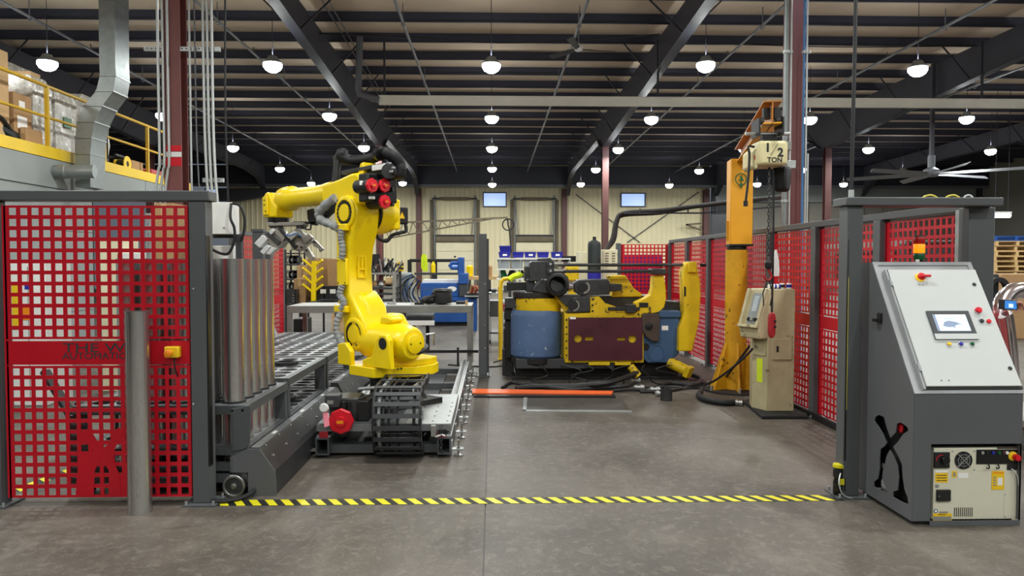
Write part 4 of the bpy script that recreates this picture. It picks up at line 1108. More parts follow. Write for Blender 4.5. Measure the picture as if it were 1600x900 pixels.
# embossed mark on the rear face of the arm
mk = (.395, .11)
for k, (y0_, y1_, z0_, z1_) in enumerate(((-.05, .05, .10, .115), (-.05, -.035, 0, .1), (.035, .05, 0, .1), (-.01, .005, 0, .1), (-.05, .05, -.02, -.005), (-.05, .05, -.10, -.085), (-.05, -.035, -.09, -.02), (.035, .05, -.09, -.02))):
    rp('embossed_mark', MB().box(.376, .386, .11 + y0_, .11 + y1_, 1.27 + z0_, 1.27 + z1_), YL, 0, arm)
# grey sleeve hose down the side of the arm
for pts in ([(534, 358, .29), (533, 372, .29), (535, 388, .285), (534, 404, .28)], [(535, 446, .28), (531, 460, .295), (537, 472, .29), (534, 484, .29)], [(533, 488, .30), (526, 505, .33), (528, 525, .34), (540, 545, .34), (552, 552, .30)]):
    pp = [RS(*p) for p in pts]; sp = smooth_path(pp, 14)
    rp('hose_sleeve', MB().tube(sp, [.031 + .0025 * math.sin(i * 1.3) + .002 * math.sin(i * 3.1) for i in range(len(sp))], 12), 'sleeve_grey', 0, arm)
# elbow casing, motors and forearm
el = rp('elbow_casing', MB().lathe([(.165, .03), (.19, .05), (.20, .14), (.19, .2), (.17, .26)], (J3[0], 0, J3[1]), (0, -1, 0), n=32), YL)
rp('elbow_ring', MB().ring((J3[0], -.03, J3[1]), (0, -1, 0), .185, .15, .035, 32), 'black', 0, el)
rp('elbow_block', MB().box(J3[0] - .16, J3[0] + .16, -.29, -.2, J3[1] - .15, J3[1] + .15), YL, .02, el)
rp('elbow_motor', MB().box(J3[0] - .075, J3[0] + .075, -.46, -.29, J3[1] - .085, J3[1] + .085), 'black', .012, el)
q = RS(606, 342, -.0)
n_ = Vector((-1, 0, 0)); c = Vector((J3[0] - .0765, -.375, J3[1] + .0))
rp('warning_triangle', MB().prism([(c.x, c.y - .035, c.z - .03), (c.x, c.y + .035, c.z - .03), (c.x, c.y, c.z + .035)], (-.002, 0, 0)), 'label_yellow', 0, el, 0)
rp('motor_cable', MB().tube(smooth_path([(J3[0] - .05, -.44, J3[1] - .08), (J3[0] - .06, -.44, J3[1] - .15), (J3[0] - .06, -.38, J3[1] - .17), (J3[0] - .04, -.28, J3[1] - .2), (J3[0] - .02, -.22, J3[1] - .26), (J3[0], -.12, J3[1] - .22), (J3[0], -.1, J3[1] - .12)], 5), .018, 8), 'black', 0, el)
ZF = 2.0
up = rp('upper_casing', MB().prism([(.26, -.12, 1.86), (.70, -.12, 1.86), (.88, -.12, 1.92), (.88, -.12, 2.08), (.60, -.12, 2.12), (.40, -.12, 2.16), (.31, -.12, 2.16), (.22, -.12, 2.10), (.2, -.12, 1.95)], (0, .34, 0)), YL, .025)
rp('crest_lug', MB().prism([(.30, -.08, 2.12), (.42, -.08, 2.12), (.36, -.08, 2.26), (.31, -.08, 2.27)], (0, .22, 0)), YL, .015, up)
fo = rp('forearm', MB().lathe([(.10, 0), (.125, .03), (.12, .1), (.105, .2), (.10, .66), (.115, .72), (.13, .76), (.13, .88), (.12, .94), (.10, .96)], (.82, .1, ZF), (1, 0, .0), n=36), YL)
rp('forearm_lettering', MB().box(1.02, 1.26, .196, .199, 1.985, 2.0), 'signal_orange', 0, fo)
wr = rp('wrist', MB().prism([(1.74, 0.0, 1.80), (1.97, 0.0, 1.80), (1.99, 0.0, 1.86), (1.98, 0, 2.04), (1.93, 0, 2.08), (1.86, 0, 2.07), (1.80, 0, 1.98), (1.72, 0, 1.92)], (0, .22, 0)), YL, .02)
rp('wrist_face', MB().prism([(1.86, .22, 1.83), (1.96, .22, 1.83), (1.965, .22, 2.03), (1.87, .22, 2.04)], (0, .02, 0)), YL, .01, wr)
for u, v in ((1.92, 1.99), (1.92, 1.94), (1.9, 1.87)): rp('wrist_screw', MB().cyl((u, .24, v), (u, .245, v), .009, n=8), 'black', 0, wr)
rp('tool_flange', MB().cyl((1.86, .11, 1.80), (1.86, .11, 1.745), .115, n=32), 'black_gloss', 0, wr)
# wrist motors behind the elbow, red caps towards the rear
mb_ = rp('motor_block', MB().box(.10, .24, -.1, .25, 1.88, 2.14), 'black', .015, up)
for px_, py_ in ((578, 290), (597.5, 290), (598, 315.5)):
    p = RXp(px_, py_, .06)
    rp('wrist_motor', MB().cyl((.24, p.y, p.z), (.045, p.y, p.z), .062, n=18), 'black', 0, up)
    o = red_cap(rb, RM @ Vector((.045, p.y, p.z)), RM.to_3x3() @ Vector((-1, 0, 0)), .066)
for px_, py_, r in ((609, 296, .022), (609, 319, .022), (579, 309, .014)):
    p = RXp(px_, py_, .08); rp('motor_plug', MB().cyl((.1, p.y, p.z), (.05, p.y - .02, p.z), r, n=10), 'black' if r > .02 else 'label_white', 0, up)
p = RXp(566, 286, .1); rp('warning_label', MB().box(.097, .1, p.y - .03, p.y + .03, p.z - .02, p.z + .02), 'label_white', 0, up)
# grey sleeve bundle between forearm and wrist
sp = smooth_path([RS(525, 310, .24), RS(508, 322, .27), RS(499, 333, .28), RS(502, 344, .29), RS(516, 350, .30), RS(528, 357, .30)], 10)
rp('hose_sleeve', MB().tube(sp, [.05 - .0003 * i + .004 * math.sin(i * .9) + .003 * math.sin(i * 2.7) for i in range(len(sp))], 14), 'sleeve_grey', 0, fo)
sp = smooth_path([RS(530, 318, .22), RS(516, 330, .22), RS(508, 338, .22)], 8); rp('hose_bundle', MB().tube(sp, .04, 10), 'hose', 0, fo)
# black dress pack on top
dp = rp('dress_pack_bracket', MB().prism([RS(x, y, .10) for x, y in ((538, 268), (560, 264), (600, 258), (612, 262), (616, 272), (606, 280), (585, 282), (572, 281), (545, 277))], (0, -.12, 0)), 'black_gloss', .01)
def corr(pts, r, nm='corrugated_hose', mm='black'):
    sp = smooth_path(pts, 16); rp(nm, MB().tube(sp, [r * (1.0 if (i // 1) % 2 else .9) for i in range(len(sp))], 14), mm, 0, dp, 60)
corr([RS(522, 302, .16), RS(525, 278, .14), RS(527, 255, .12), RS(531, 242, .10), RS(540, 240, .08)], .038)
corr([RS(531, 244, .10), RS(545, 250, .06), RS(565, 250, .02), RS(585, 246, .0), RS(594, 240, .0)], .052)
corr([RS(592, 240, .0), RS(605, 240, .0), RS(618, 247, .0), RS(625, 260, .0), RS(624, 278, .02)], .058)
for x, y, r in ((535, 241, .062), (593, 240, .066), (528, 249, .05)):
    p = RS(x, y, .05); rp('hose_clamp', MB().lathe([(r * .8, -.03), (r, -.025), (r, .025), (r * .8, .03)], p, (1, 0, 0.2), n=20), 'black_gloss', 0, dp)
rp('support_rod', MB().bar(RS(536, 270, .12), RS(600, 258, .12), .05, .035), 'dark_steel', .004, dp)
a = RS(578, 258, .17); c = RS(598, 264, .17); rp('white_label', MB().box(min(a.x, c.x), max(a.x, c.x), .13, .15, min(a.z, c.z), max(a.z, c.z)), 'label_white', .003, dp)
for k in range(6):
    p = RS(606 + 8 * math.cos(k), 262 + 7 * math.sin(k), .12); rp('bracket_bolt', MB().cyl((p.x, .10, p.z), (p.x, .13, p.z), .012, n=8), 'galv', 0, dp)
rp('pivot_disc', MB().cyl(RS(608, 267, .12), RS(608, 267, .09), .07, n=24), 'dark_steel', 0, dp)
rp('pack_foot', MB().prism([RS(x, y, .06) for x, y in ((570, 278), (600, 276), (598, 290), (562, 292))], (0, -.1, 0)), 'black', .008, dp)
# gripper
GY = 8.1
gp = build('gripper', MB().prism([at(x, y, GY - .12) for x, y in ((417, 347.5), (474, 346.5), (476, 350), (470, 352), (420, 353))], (0, .24, 0)), 'gripper_steel', rb, bevel=.004)
def gbox(nm, poly, y0, d, mm, bev=.004): return build(nm, MB().prism([at(x, y, GY + y0) for x, y in poly], (0, d, 0)), mm, gp, bevel=bev)
gbox('side_plate', ((418, 352), (436, 353), (430, 358), (422, 356)), -.1, .2, 'dark_steel')
gbox('side_plate', ((462, 350), (475, 350), (470, 357), (463, 357)), -.1, .2, 'dark_steel')
gbox('jaw_body', ((424, 357), (436, 354), (444, 362), (449, 372), (440, 386), (428, 389), (418, 378), (414, 368)), -.1, .16, 'gripper_steel')
gbox('jaw_slide', ((414, 366), (418, 362), (438, 377), (434, 384)), -.13, .05, 'dark_steel')
gbox('jaw_slide', ((424, 360), (428, 356), (446, 370), (442, 377)), -.13, .05, 'gripper_steel')
gbox('white_jaw', ((397, 380), (410, 367), (418, 373), (405, 387)), -.12, .16, 'alu_white')
gbox('white_jaw', ((406, 393), (417, 382), (422, 386), (412, 398)), -.14, .14, 'alu_white')
gbox('white_jaw', ((416, 396), (424, 386), (432, 388), (421, 398)), -.14, .14, 'alu_white')
gbox('clamp_cylinder', ((420, 362), (426, 357), (430, 360), (423, 367)), -.16, .06, 'alu_white')
gbox('diagonal_plate', ((432, 355), (436, 355), (464, 386), (460, 390)), -.14, .05, 'black')
gbox('jaw_body', ((447, 366), (463, 357), (476, 366), (484, 371), (488, 374), (482, 379), (466, 393), (456, 388)), -.06, .16, 'gripper_steel')
gbox('jaw_block', ((470, 371), (482, 365), (488, 371), (476, 381)), -.11, .1, 'gripper_steel')
gbox('jaw_finger', ((485, 376), (491, 374), (505, 389), (499, 394), (497, 388), (490, 385)), -.1, .08, 'gripper_steel')
gbox('jaw_finger', ((473, 390), (480, 386), (490, 402), (487, 407), (480, 402)), -.12, .08, 'gripper_steel')
gbox('jaw_block', ((454, 391), (470, 390), (476, 384), (470, 378), (456, 384)), -.12, .1, 'gripper_steel')
gbox('alu_block', ((447, 368), (460, 360), (464, 366), (452, 378)), -.14, .06, 'alu_white')
for i, (u, v) in enumerate(((452, 374), (466, 370), (470, 386), (478, 391), (490, 378), (463, 384))):
    p = at(u, v, GY - .145); build('jaw_bolt', MB().cyl(p, p + Vector((0, .06, 0)), .011, n=8), 'black', gp)
build('blue_hose', MB().tube(smooth_path([at(446, 367, GY - .16), at(455, 367.5, GY - .17), at(463, 365, GY - .17), at(472, 370, GY - .15)], 6), .008, 6), 'blue_line', gp)
build('air_line', MB().tube(smooth_path([at(470, 353, GY - .05), at(478, 358, GY - .1), at(485, 358, GY - .1), at(486, 350, GY - .05)], 6), .009, 6), 'black', gp)
gbox('cable_bracket', ((458, 346), (494, 346), (494, 350), (458, 350)), -.05, .1, 'black')
gbox('cable_gland', ((479, 328), (490, 325), (494, 338), (494, 352), (484, 351), (480, 342)), -.05, .12, 'black', .01)
# ------------------------------------------------------------------ tube bending machine
BY = 9.75
bd = thing('tube_bender', 'yellow, blue and maroon tube bending machine in the cell', 'machine', (1.5, BY + .6, 0))
def bp(nm, poly, y0, d, m, bevel=.006, parent=None, smooth=35): return build(nm, MB().prism([at(x, y, BY + y0) for x, y in poly], (0, d, 0)), m, parent or bd, bevel=bevel, smooth=smooth)
def rect(x0, x1, y0, y1): return ((x0, y1), (x1, y1), (x1, y0), (x0, y0))
bp('base_frame', rect(806, 1060, 566, 590), .25, 1.2, 'black', .01)
bp('base_skid', rect(800, 1075, 588, 601), .2, 1.4, 'black', .01)
bp('frame_rail', rect(806, 960, 561, 576), .05, .2, 'grey_dark')
c = at(840, 520, BY); cd = Vector((c.x, BY + .36, 0))
zt = at(840, 492, BY).z; zb = at(840, 558, BY).z; r = at(881, 520, BY).x - c.x
dr = build('drum', MB().lathe([(r * .93, zb - .03), (r, zb), (r, zt - .03), (r * .985, zt), (r * .94, zt + .05)], (cd.x, cd.y, 0), n=48), 'machine_blue', bd)
build('drum_foot', MB().lathe([(r * .9, zb - .12), (r * .97, zb - .1), (r * .97, zb - .03)], (cd.x, cd.y, 0), n=40), 'black', bd)
build('drum_pedestal', MB().lathe([(r * .6, 0.02), (r * .6, zb - .1)], (cd.x + .1, cd.y + .1, 0), n=24), 'clean_blue', bd)
zy = at(840, 467, BY).z; zk = at(840, 458, BY).z
build('turn_ring', MB().lathe([(r * .88, zt + .03), (r * .9, zt + .05), (r * .9, zy)], (cd.x + .03, cd.y, 0), n=40), 'worn_yellow', bd)
build('turn_plate', MB().lathe([(r * .84, zy), (r * .86, zy + .01), (r * .86, zk), (r * .8, zk + .01)], (cd.x - .02, cd.y, 0), n=40), 'die_steel', bd)
# bed
bp('bed_frame', rect(882, 1006, 489, 567), .02, .9, 'dirty_yellow', .01)
for k in range(6): p = at(885, 500 + k * 11, BY + .015); build('frame_bolt', MB().cyl(p, p + Vector((0, .01, 0)), .012, n=8), 'black', bd)
bp('bed_foot', rect(920, 953, 566, 571), .0, .1, 'worn_yellow'); bp('bed_foot', rect(961, 986, 566, 571), .0, .1, 'worn_yellow')
a = at(888, 563, BY - .01); b = at(1004, 496, BY - .01)
def circ(px, py, rr, n=18, a0=0):
    p = at(px, py, BY - .01); return [(p.x + rr * math.cos(2 * PI * k / n), p.z + rr * math.sin(2 * PI * k / n)) for k in range(n)]
def slot(x0, x1, y0, y1):
    p = at(x0, y1, BY - .01); q = at(x1, y0, BY - .01); return [(p.x, p.z), (q.x, p.z), (q.x, q.z), (p.x, q.z)]
mp = cut_plate([(a.x, a.z), (b.x, a.z), (b.x, b.z), (a.x, b.z)], [circ(903, 529, .052), slot(914, 927, 526, 532), slot(964, 977, 527, 532), circ(988, 529.5, .052)], axes((0, BY - .01, 0), (1, 0, 0), (0, 0, 1)), .016)
mpo = build('maroon_cover', mp, 'maroon', bd, smooth=0)
for x, y in ((938, 511), (933, 542), (947, 537), (958, 550)): p = at(x, y, BY - .02); build('cover_bolt', MB().cyl(p, p + Vector((0, .008, 0)), .011, n=8), 'black', mpo)
p = at(895, 497, BY - .02); build('maker_label', MB().box(p.x - .04, p.x + .04, BY - .021, BY - .019, p.z - .015, p.z + .015), 'label_white', mpo)
# blue end box
bp('end_box', ((1004, 490), (1062, 490), (1061, 553), (1045, 567), (1012, 567), (1004, 560)), .05, .8, 'clean_blue', .012)
bp('end_box_lid', rect(1030, 1064, 486, 496), .02, .9, 'clean_blue', .008)
p = at(1026, 551, BY + .05); build('round_cover', MB().lathe([(.12, 0), (.12, .012), (.095, .014), (.09, .006), (.03, .006)], p, (0, -1, 0), n=32), 'clean_blue', bd)
p = at(1009, 542, BY + .05); build('port_hole', MB().cyl(p, p + Vector((0, -.006, 0)), .05, n=20), 'black', bd)
bp('end_label', rect(1034, 1044, 509, 516), .046, .004, 'label_white', 0)
bp('wear_plate', ((1003, 491), (1031, 491), (1030, 533), (1020, 533), (1010, 526), (1004, 516)), -.03, .08, 'brown_plate', .004)
p = at(1014, 509, BY - .03); build('wear_pivot', MB().lathe([(.05, 0), (.05, .02), (.02, .03)], p, (0, -1, 0), n=18), 'black', bd)
# yellow uprights
bp('tail_arm', ((1072, 411), (1088, 410), (1094, 440), (1095, 462), (1093, 500), (1082, 549), (1060, 549), (1061, 512), (1066, 500), (1069, 486), (1068, 460), (1067, 425)), -.05, .22, 'worn_yellow', .012)
bp('tail_lug', rect(1076, 1089, 409, 426), -.1, .3, 'worn_yellow', .01)
bp('tail_slot', ((1069, 447), (1072, 449), (1072, 462), (1069, 464)), -.056, .01, 'black', 0)
bp('clamp_arm', ((1021, 431), (1037, 430), (1040, 446), (1041, 468), (1038, 480), (1030, 488), (1020, 490), (994, 490), (993, 473), (1010, 465), (1017, 460), (1020, 450)), .05, .2, 'worn_yellow', .012)
bp('arm_slot', rect(999, 1013, 473, 480), .035, .02, 'black', .002)
bp('arm_cap', rect(1019, 1042, 420, 429), .0, .28, 'dark_steel', .012)
bp('arm_block', ((1036, 470), (1066, 472), (1066, 489), (1036, 489)), .25, .4, 'dark_steel', .008)
bp('back_arm', ((950, 431), (977, 430), (984, 440), (990, 450), (1004, 460), (1002, 464), (956, 464), (958, 448)), .35, .25, 'worn_yellow', .012)
bp('back_arm_foot', rect(940, 1000, 462, 490), .4, .4, 'die_steel', .008)
bp('bed_yellow', ((922, 467), (936, 463), (946, 474), (962, 479), (964, 491), (922, 491)), .02, .3, 'dirty_yellow', .008)
for k in range(3): p = at(926, 468 + 9 * k, BY + .015); build('bed_bolt', MB().cyl(p, p + Vector((0, .01, 0)), .015, n=8), 'black', bd)
# guide rods
for x0, x1, y, yo in ((872, 1072, 414, .1), (872, 1020, 424, .1)):
    pa_, pb_ = at(x0, y, BY + yo), at(x1, y, BY + yo); pb_.z = pa_.z
    build('guide_rod', MB().cyl(pa_, pb_, .021, n=14), 'dark_steel', bd)
p = at(1071, 414, BY + .1); build('rod_nut', MB().cyl(p, p + Vector((.08, 0, 0)), .055, n=10).cyl(p + Vector((.2, 0, 0)), p + Vector((.28, 0, 0)), .022, n=10), 'black', bd)
# bending head
bp('head_block', ((828, 410), (832, 408), (866, 408), (868, 440), (826, 440)), .2, .4, 'die_steel', .012)
bp('head_step', rect(820, 832, 416, 440), .3, .35, 'dark_steel', .01)
bp('head_top', ((840, 404), (860, 403), (866, 409), (838, 409)), .3, .2, 'die_steel', .01)
for y in (412.5, 423): 
    p = at(860, y, BY + .19); build('rod_socket', MB().lathe([(.055, 0), (.055, .02), (.03, .022), (.028, .01)], p, (0, -1, 0), n=20), 'dark_steel', bd)
    build('socket_pin', MB().cyl(p + Vector((0, -.005, 0)), p + Vector((0, -.03, 0)), .02, n=10), 'galv', bd)
    p = at(866, y, BY + .1); build('rod_end', MB().cyl(p, p + Vector((.12, 0, 0)), .028, n=12), 'gripper_steel', bd)
bp('swing_bracket', ((840, 441), (846, 436), (866, 436), (880, 442), (884, 452), (876, 459), (848, 459), (832, 456), (836, 446)), .05, .3, 'die_steel', .02)
p = at(847, 437, BY + .04); build('eye_ring', MB().ring(p, (0, -1, 0), .026, .014, .02, 14), 'dark_steel', bd)
p = at(872, 444, BY + .25); 
rl_ = build('mandrel_roller', MB().lathe([(.135, -.05), (.14, .02), (.14, .2), (.155, .21), (.155, .27), (.14, .3), (.115, .305), (.105, .29), (.09, .18), (.06, .16), (.055, .08), (0, .08)], p, (-.12, -1, 0), n=40), 'black', bd)
build('roller_body', MB().cyl(p + Vector((-.05, .1, .02)), p + Vector((.02, -.05, 0)), .15, n=32), 'die_steel', bd)
bp('pressure_arm', rect(792, 828, 441, 454), .3, .12, 'black', .008); bp('pressure_tip', rect(822, 836, 436, 456), .25, .2, 'dark_steel', .01)
bp('left_slide', rect(789, 806, 466, 482), .3, .3, 'dark_steel', .008); bp('left_motor', rect(788, 802, 482, 500), .35, .25, 'black', .012); bp('left_stem', rect(789, 800, 500, 560), .4, .2, 'black', .012)
for y in (455, 477, 486): p = at(806, y, BY + .3); build('hose_fitting', MB().cyl(p, p + Vector((.03, -.05, 0)), .014, n=8), 'galv', bd)
bp('wiper_die', ((896, 443), (904, 437), (950, 436), (953, 441), (953, 460), (908, 462), (898, 456)), .1, .22, 'die_steel', .012)
p = at(912, 449, BY + .1)
build('groove_glint', MB().prism([(p.x + r * math.cos(math.radians(u)), BY + .095, p.z + r * 1.0 * math.sin(math.radians(u))) for r, R in ((.085, range(60, -100, -10)), (.06, range(-90, 70, 10))) for u in R], (0, -.012, 0)), 'gripper_steel', bd, smooth=0)  # bright crescent stands for light caught in the concave groove
build('groove_shade', MB().cyl((p.x - .02, BY + .098, p.z), (p.x - .02, BY + .088, p.z), .06, n=24), 'black', bd)  # black disc stands for the shade in the half-round recess
bp('die_nose', ((953, 443), (972, 444), (972, 454), (953, 456)), .12, .16, 'dark_steel', .008)
p = at(884, 447, BY + .2); build('mandrel', MB().lathe([(.05, 0), (.075, .01), (.075, .06), (.06, .065), (.06, .1), (.08, .105), (.08, .16), (.05, .2)], p, (1, 0, 0), n=24), 'chrome', bd)
bp('clamp_die', ((894, 466), (902, 463), (919, 463), (922, 466), (922, 487), (900, 489), (884, 489), (892, 480)), .0, .22, 'die_steel', .012)
p = at(896, 477, BY + .0)
build('groove_glint', MB().prism([(p.x + r * math.cos(math.radians(u)), BY - .005, p.z + r * math.sin(math.radians(u))) for r, R in ((.08, range(60, -100, -10)), (.06, range(-90, 70, 10))) for u in R], (0, -.012, 0)), 'gripper_steel', bd, smooth=0)  # light on the groove edge, put in as a bright crescent
build('groove_shade', MB().cyl((p.x - .015, BY - .001, p.z), (p.x - .015, BY - .01, p.z), .06, n=24), 'black', bd)  # shade of the groove, put in as a black disc
bp('die_holder', ((866, 462), (898, 462), (906, 470), (892, 489), (884, 489)), .12, .2, 'dirty_yellow', .008)
bp('die_wedge', ((868, 461), (905, 461), (893, 478), (884, 478)), .06, .06, 'dark_steel', .004)
bp('feed_bar', rect(950, 1000, 480, 485), .0, .05, 'dark_steel', .004); bp('feed_block', rect(978, 994, 476, 489), -.03, .1, 'die_steel', .006)
bp('machine_bed', rect(884, 1036, 462, 490), .5, .5, 'die_steel', .01)
bp('side_mesh', ((958, 464), (1030, 464), (1030, 470), (958, 470)), .85, .3, 'die_steel', .01)
# tilted cylinder at the lower right
a = at(1046, 566, BY + .1); b = at(1072, 579, BY - .05)
build('tilt_cylinder', MB().cyl(a, b, .075, n=20), 'dirty_yellow', bd); d_ = (b - a).normalized()
build('cylinder_head', MB().cyl(b, b + d_ * .07, .105, n=4), 'worn_yellow', bd, bevel=.008)
build('relief_valve', MB().cyl(at(985, 572, BY - .1), at(998, 588, BY - .15), .05, n=12), 'dirty_yellow', bd)
# hoses under and around the machine
HS = 'hoses around the tube bender'
def fl(px, py, z=.02): return gz(px, py, z)
hl = [('thick black hydraulic hose along the front of the tube bender', [fl(806, 607, .03), fl(840, 604, .04), fl(900, 603, .05), fl(950, 598, .1), at(982, 588, 9.5), at(996, 582, 9.6)], .035),
      ('second black hydraulic hose below the maroon cover', [fl(820, 600, .03), fl(880, 608, .03), fl(930, 606, .03), fl(975, 603, .05), at(992, 598, 9.4)], .03),
      ('black hose curving behind the orange strip', [fl(785, 606, .02), fl(800, 598, .02), fl(830, 603, .02), fl(870, 601, .02)], .022),
      ('black hose running right from the bender to the jib post', [fl(1000, 605, .02), fl(1040, 604, .02), fl(1080, 606, .02), fl(1120, 603, .02), at(1172, 540, 8.2)], .014),
      ('black cable lying right of the steel pipe stub', [fl(1000, 612, .02), fl(1050, 610, .02), fl(1090, 600, .02), fl(1118, 598, .02)], .018),
      ('loop of black hose at the right end of the bender', [fl(1078, 585, .05), fl(1095, 592, .03), fl(1085, 601, .03), fl(1050, 598, .03), fl(1030, 602, .03)], .03),
      ('thin black cable looping left of the light-curtain post', [fl(772, 566, .01), fl(795, 560, .01), fl(805, 566, .01), fl(770, 573, .01), fl(700, 570, .01)], .012),
      ('black hose with metal fittings in front of the bender', [fl(955, 611, .02), fl(985, 608, .03), fl(1008, 610, .02), fl(1030, 615, .02)], .02)]
for lb, pts, r_ in hl: cable('hydraulic_hose', pts, r_, 'hose', lb, 'hose', 8, 8, HS)
o = cable('fat_hose', [fl(1095, 612, .035), fl(1092, 619, .035), fl(1105, 625, .035), fl(1130, 629, .035), fl(1150, 629, .035)], .035, 'rubber', 'fat black hose with a metal end fitting at the jib base', 'hose', 12)
p = fl(1150, 629, .035); q = fl(1160, 630, .035)
build('hose_end', MB().lathe([(.04, 0), (.04, .03), (.034, .032), (.034, .05), (.042, .052), (.042, .08), (.03, .082)], p, q - p, n=14), 'steel', o)
rg = random.Random(3)
for k in range(7):
    x0 = 850 + 32 * k; pts = [at(x0 + rg.uniform(-12, 12), 570, BY + .02)] + [at(x0 + rg.uniform(-25, 25), 578 + 9 * j, BY - .05 + rg.uniform(-.05, .05)) for j in range(3)] + [fl(x0 + rg.uniform(-30, 40), 602 + rg.uniform(-3, 3), .02)]
    build('control_cable', MB().tube(smooth_path(pts, 6), .009, 6), 'hose', bd)
for x, y, w_ in ((990, 606, 'second from the left'), (1015, 609, 'third from the left'), (1024, 615, 'nearest the pipe stub'), (985, 595, 'farthest back')):
    p = fl(x, y, .035); single('hose_coupling', MB().lathe([(.02, 0), (.035, .01), (.035, .04), (.026, .045), (.026, .09), (.035, .1), (.035, .13)], p, (1, .2, 0), n=12), 'galv', 'galvanised hose coupling at the front of the bender, ' + w_, 'fitting', 'hose couplings in front of the bender')
# floor items in front
single('orange_strip', MB().prism([fl(738, 609), fl(738, 615.5), fl(956, 617), fl(958, 612.5)], (0, 0, .014)).box(0, .001, 8.9, 8.901, .02, .021), 'orange_strip', 'long flat orange strip on the floor in front of the bender', 'strip', smooth=0)
single('cable_ramp', MB().prism([fl(740, 616.5, 0), fl(740, 621.5, 0), fl(962, 622, 0), fl(960, 617.8, 0)], (0, 0, .02)), 'black', 'low dark cable ramp in front of the orange strip', 'ramp', smooth=0)
t = thing('floor_plate', 'dark steel cover plate in a pale frame set in the floor', 'plate', fl(900, 632, 0))
build('plate', MB().prism([fl(826, 623, 0), fl(820, 641, 0), fl(985, 642.5, 0), fl(972, 623, 0)], (0, 0, .004)), 'concrete_dark', t, smooth=0)
for q_ in ([(818, 622), (817, 643), (822, 643), (824, 622)], [(817, 641), (817, 643.5), (988, 645), (986, 642)]):
    build('frame_bar', MB().prism([fl(x, y, 0) for x, y in q_], (0, 0, .008)), 'galv', t, smooth=0)
p = fl(1043, 627, 0)
single('pipe_stub', MB().ring((p.x, p.y + .06, 0), (0, 0, 1), .068, .06, .135, 28), 'dark_steel', 'short dark pipe stub standing on the floor right of the cover plate', 'pipe')

# ------------------------------------------------------------------ jib crane with half-ton hoist
jc = gz(1147, 612); JY = jc.y + .1; JX = at(1150, 500, JY).x
jb = thing('jib_crane', 'yellow floor-mounted jib crane with a steel mast and boom', 'crane', (JX, JY, 0))
zs = at(1157, 383, JY).z; ztop = at(1157, 250, JY).z
build('base_disc', MB().lathe([(.40, 0), (.40, .02), (.2, .025)], (JX, JY, 0), n=40), 'rubber', jb)
build('mast', MB().lathe([(.135, .02), (.135, zs - .06)], (JX, JY, 0), n=32), 'jib_worn', jb)
for k in range(6):
    a_ = PI * k / 3 + .35; dx, dy = math.cos(a_), math.sin(a_)
    build('gusset', MB().prism([(JX + dx * .13 - dy * .012, JY + dy * .13 + dx * .012, .02), (JX + dx * .33 - dy * .012, JY + dy * .33 + dx * .012, .02), (JX + dx * .30 - dy * .012, JY + dy * .30 + dx * .012, .10), (JX + dx * .13 - dy * .012, JY + dy * .13 + dx * .012, .62)], (dy * .024, -dx * .024, 0)), 'jib_worn', jb, smooth=0)
    build('anchor_bolt', MB().cyl((JX + dx * .36, JY + dy * .36, .02), (JX + dx * .36, JY + dy * .36, .08), .014, n=6), 'galv', jb)
build('mast_bearing', MB().lathe([(.10, zs - .06), (.12, zs - .05), (.12, zs - .01), (.10, zs)], (JX, JY, 0), n=24), 'black', jb)
hw = .134
R35 = Matrix.Translation((JX + .03, JY, 0)) @ Matrix.Rotation(math.radians(-8), 4, 'Z')
head = build('rotating_head', MB().box(-hw, hw, -.13, .15, zs - .01, ztop, R35), 'jib_yellow', jb, bevel=.01)
build('head_lip', MB().box(-hw - .008, hw + .008, -.14, .16, zs - .012, zs + .01, R35), 'black', head)
build('gusset', MB().box(-hw - .025, -hw, -.02, .0, zs + .05, zs + .3, R35), 'jib_worn', head)
lg = at(1158, 280, JY - .15)
build('round_logo', MB().ring((lg.x, JY - .148, lg.z), (0, -1, 0), .075, .062, .002, 28), 'signal_green', head)
build('logo_hook', MB().prism([(lg.x - .03, JY - .15, lg.z - .02), (lg.x + .03, JY - .15, lg.z - .02), (lg.x + .03, JY - .15, lg.z - .005), (lg.x + .005, JY - .15, lg.z + .045), (lg.x - .012, JY - .15, lg.z + .04), (lg.x - .012, JY - .15, lg.z - .005), (lg.x - .03, JY - .15, lg.z - .005)], (0, -.002, 0)), 'signal_green', head, smooth=0)
build('logo_hook', MB().box(lg.x - .01, lg.x + .012, JY - .152, JY - .15, lg.z - .11, lg.z - .04), 'signal_green', head)
# boom: an I-beam from the mast towards the viewer
NY = 6.5; n0 = at(1207.5, 157, NY); n1 = at(1207.5, 193, NY)
f0 = Vector((JX + .03, JY - .12, n0.z)); bv = (f0 - Vector((n0.x, NY, n0.z))).normalized(); sd = Vector((bv.y, -bv.x, 0))
near = Vector((n0.x, NY, 0)); far = Vector((f0.x, f0.y, 0)) + bv * .3
hh = n0.z - n1.z; wf = .155
def ib(a0, a1, z0, z1): return MB().add([near + sd * a0 + Vector((0, 0, z0)), near + sd * a1 + Vector((0, 0, z0)), near + sd * a1 + Vector((0, 0, z1)), near + sd * a0 + Vector((0, 0, z1)), far + sd * a0 + Vector((0, 0, z0)), far + sd * a1 + Vector((0, 0, z0)), far + sd * a1 + Vector((0, 0, z1)), far + sd * a0 + Vector((0, 0, z1))],
    [(0, 3, 2, 1), (4, 5, 6, 7), (0, 1, 5, 4), (1, 2, 6, 5), (2, 3, 7, 6), (3, 0, 4, 7)])
bo = build('boom_web', ib(-.006, .006, n1.z, n0.z), 'crane_orange', jb, smooth=0)
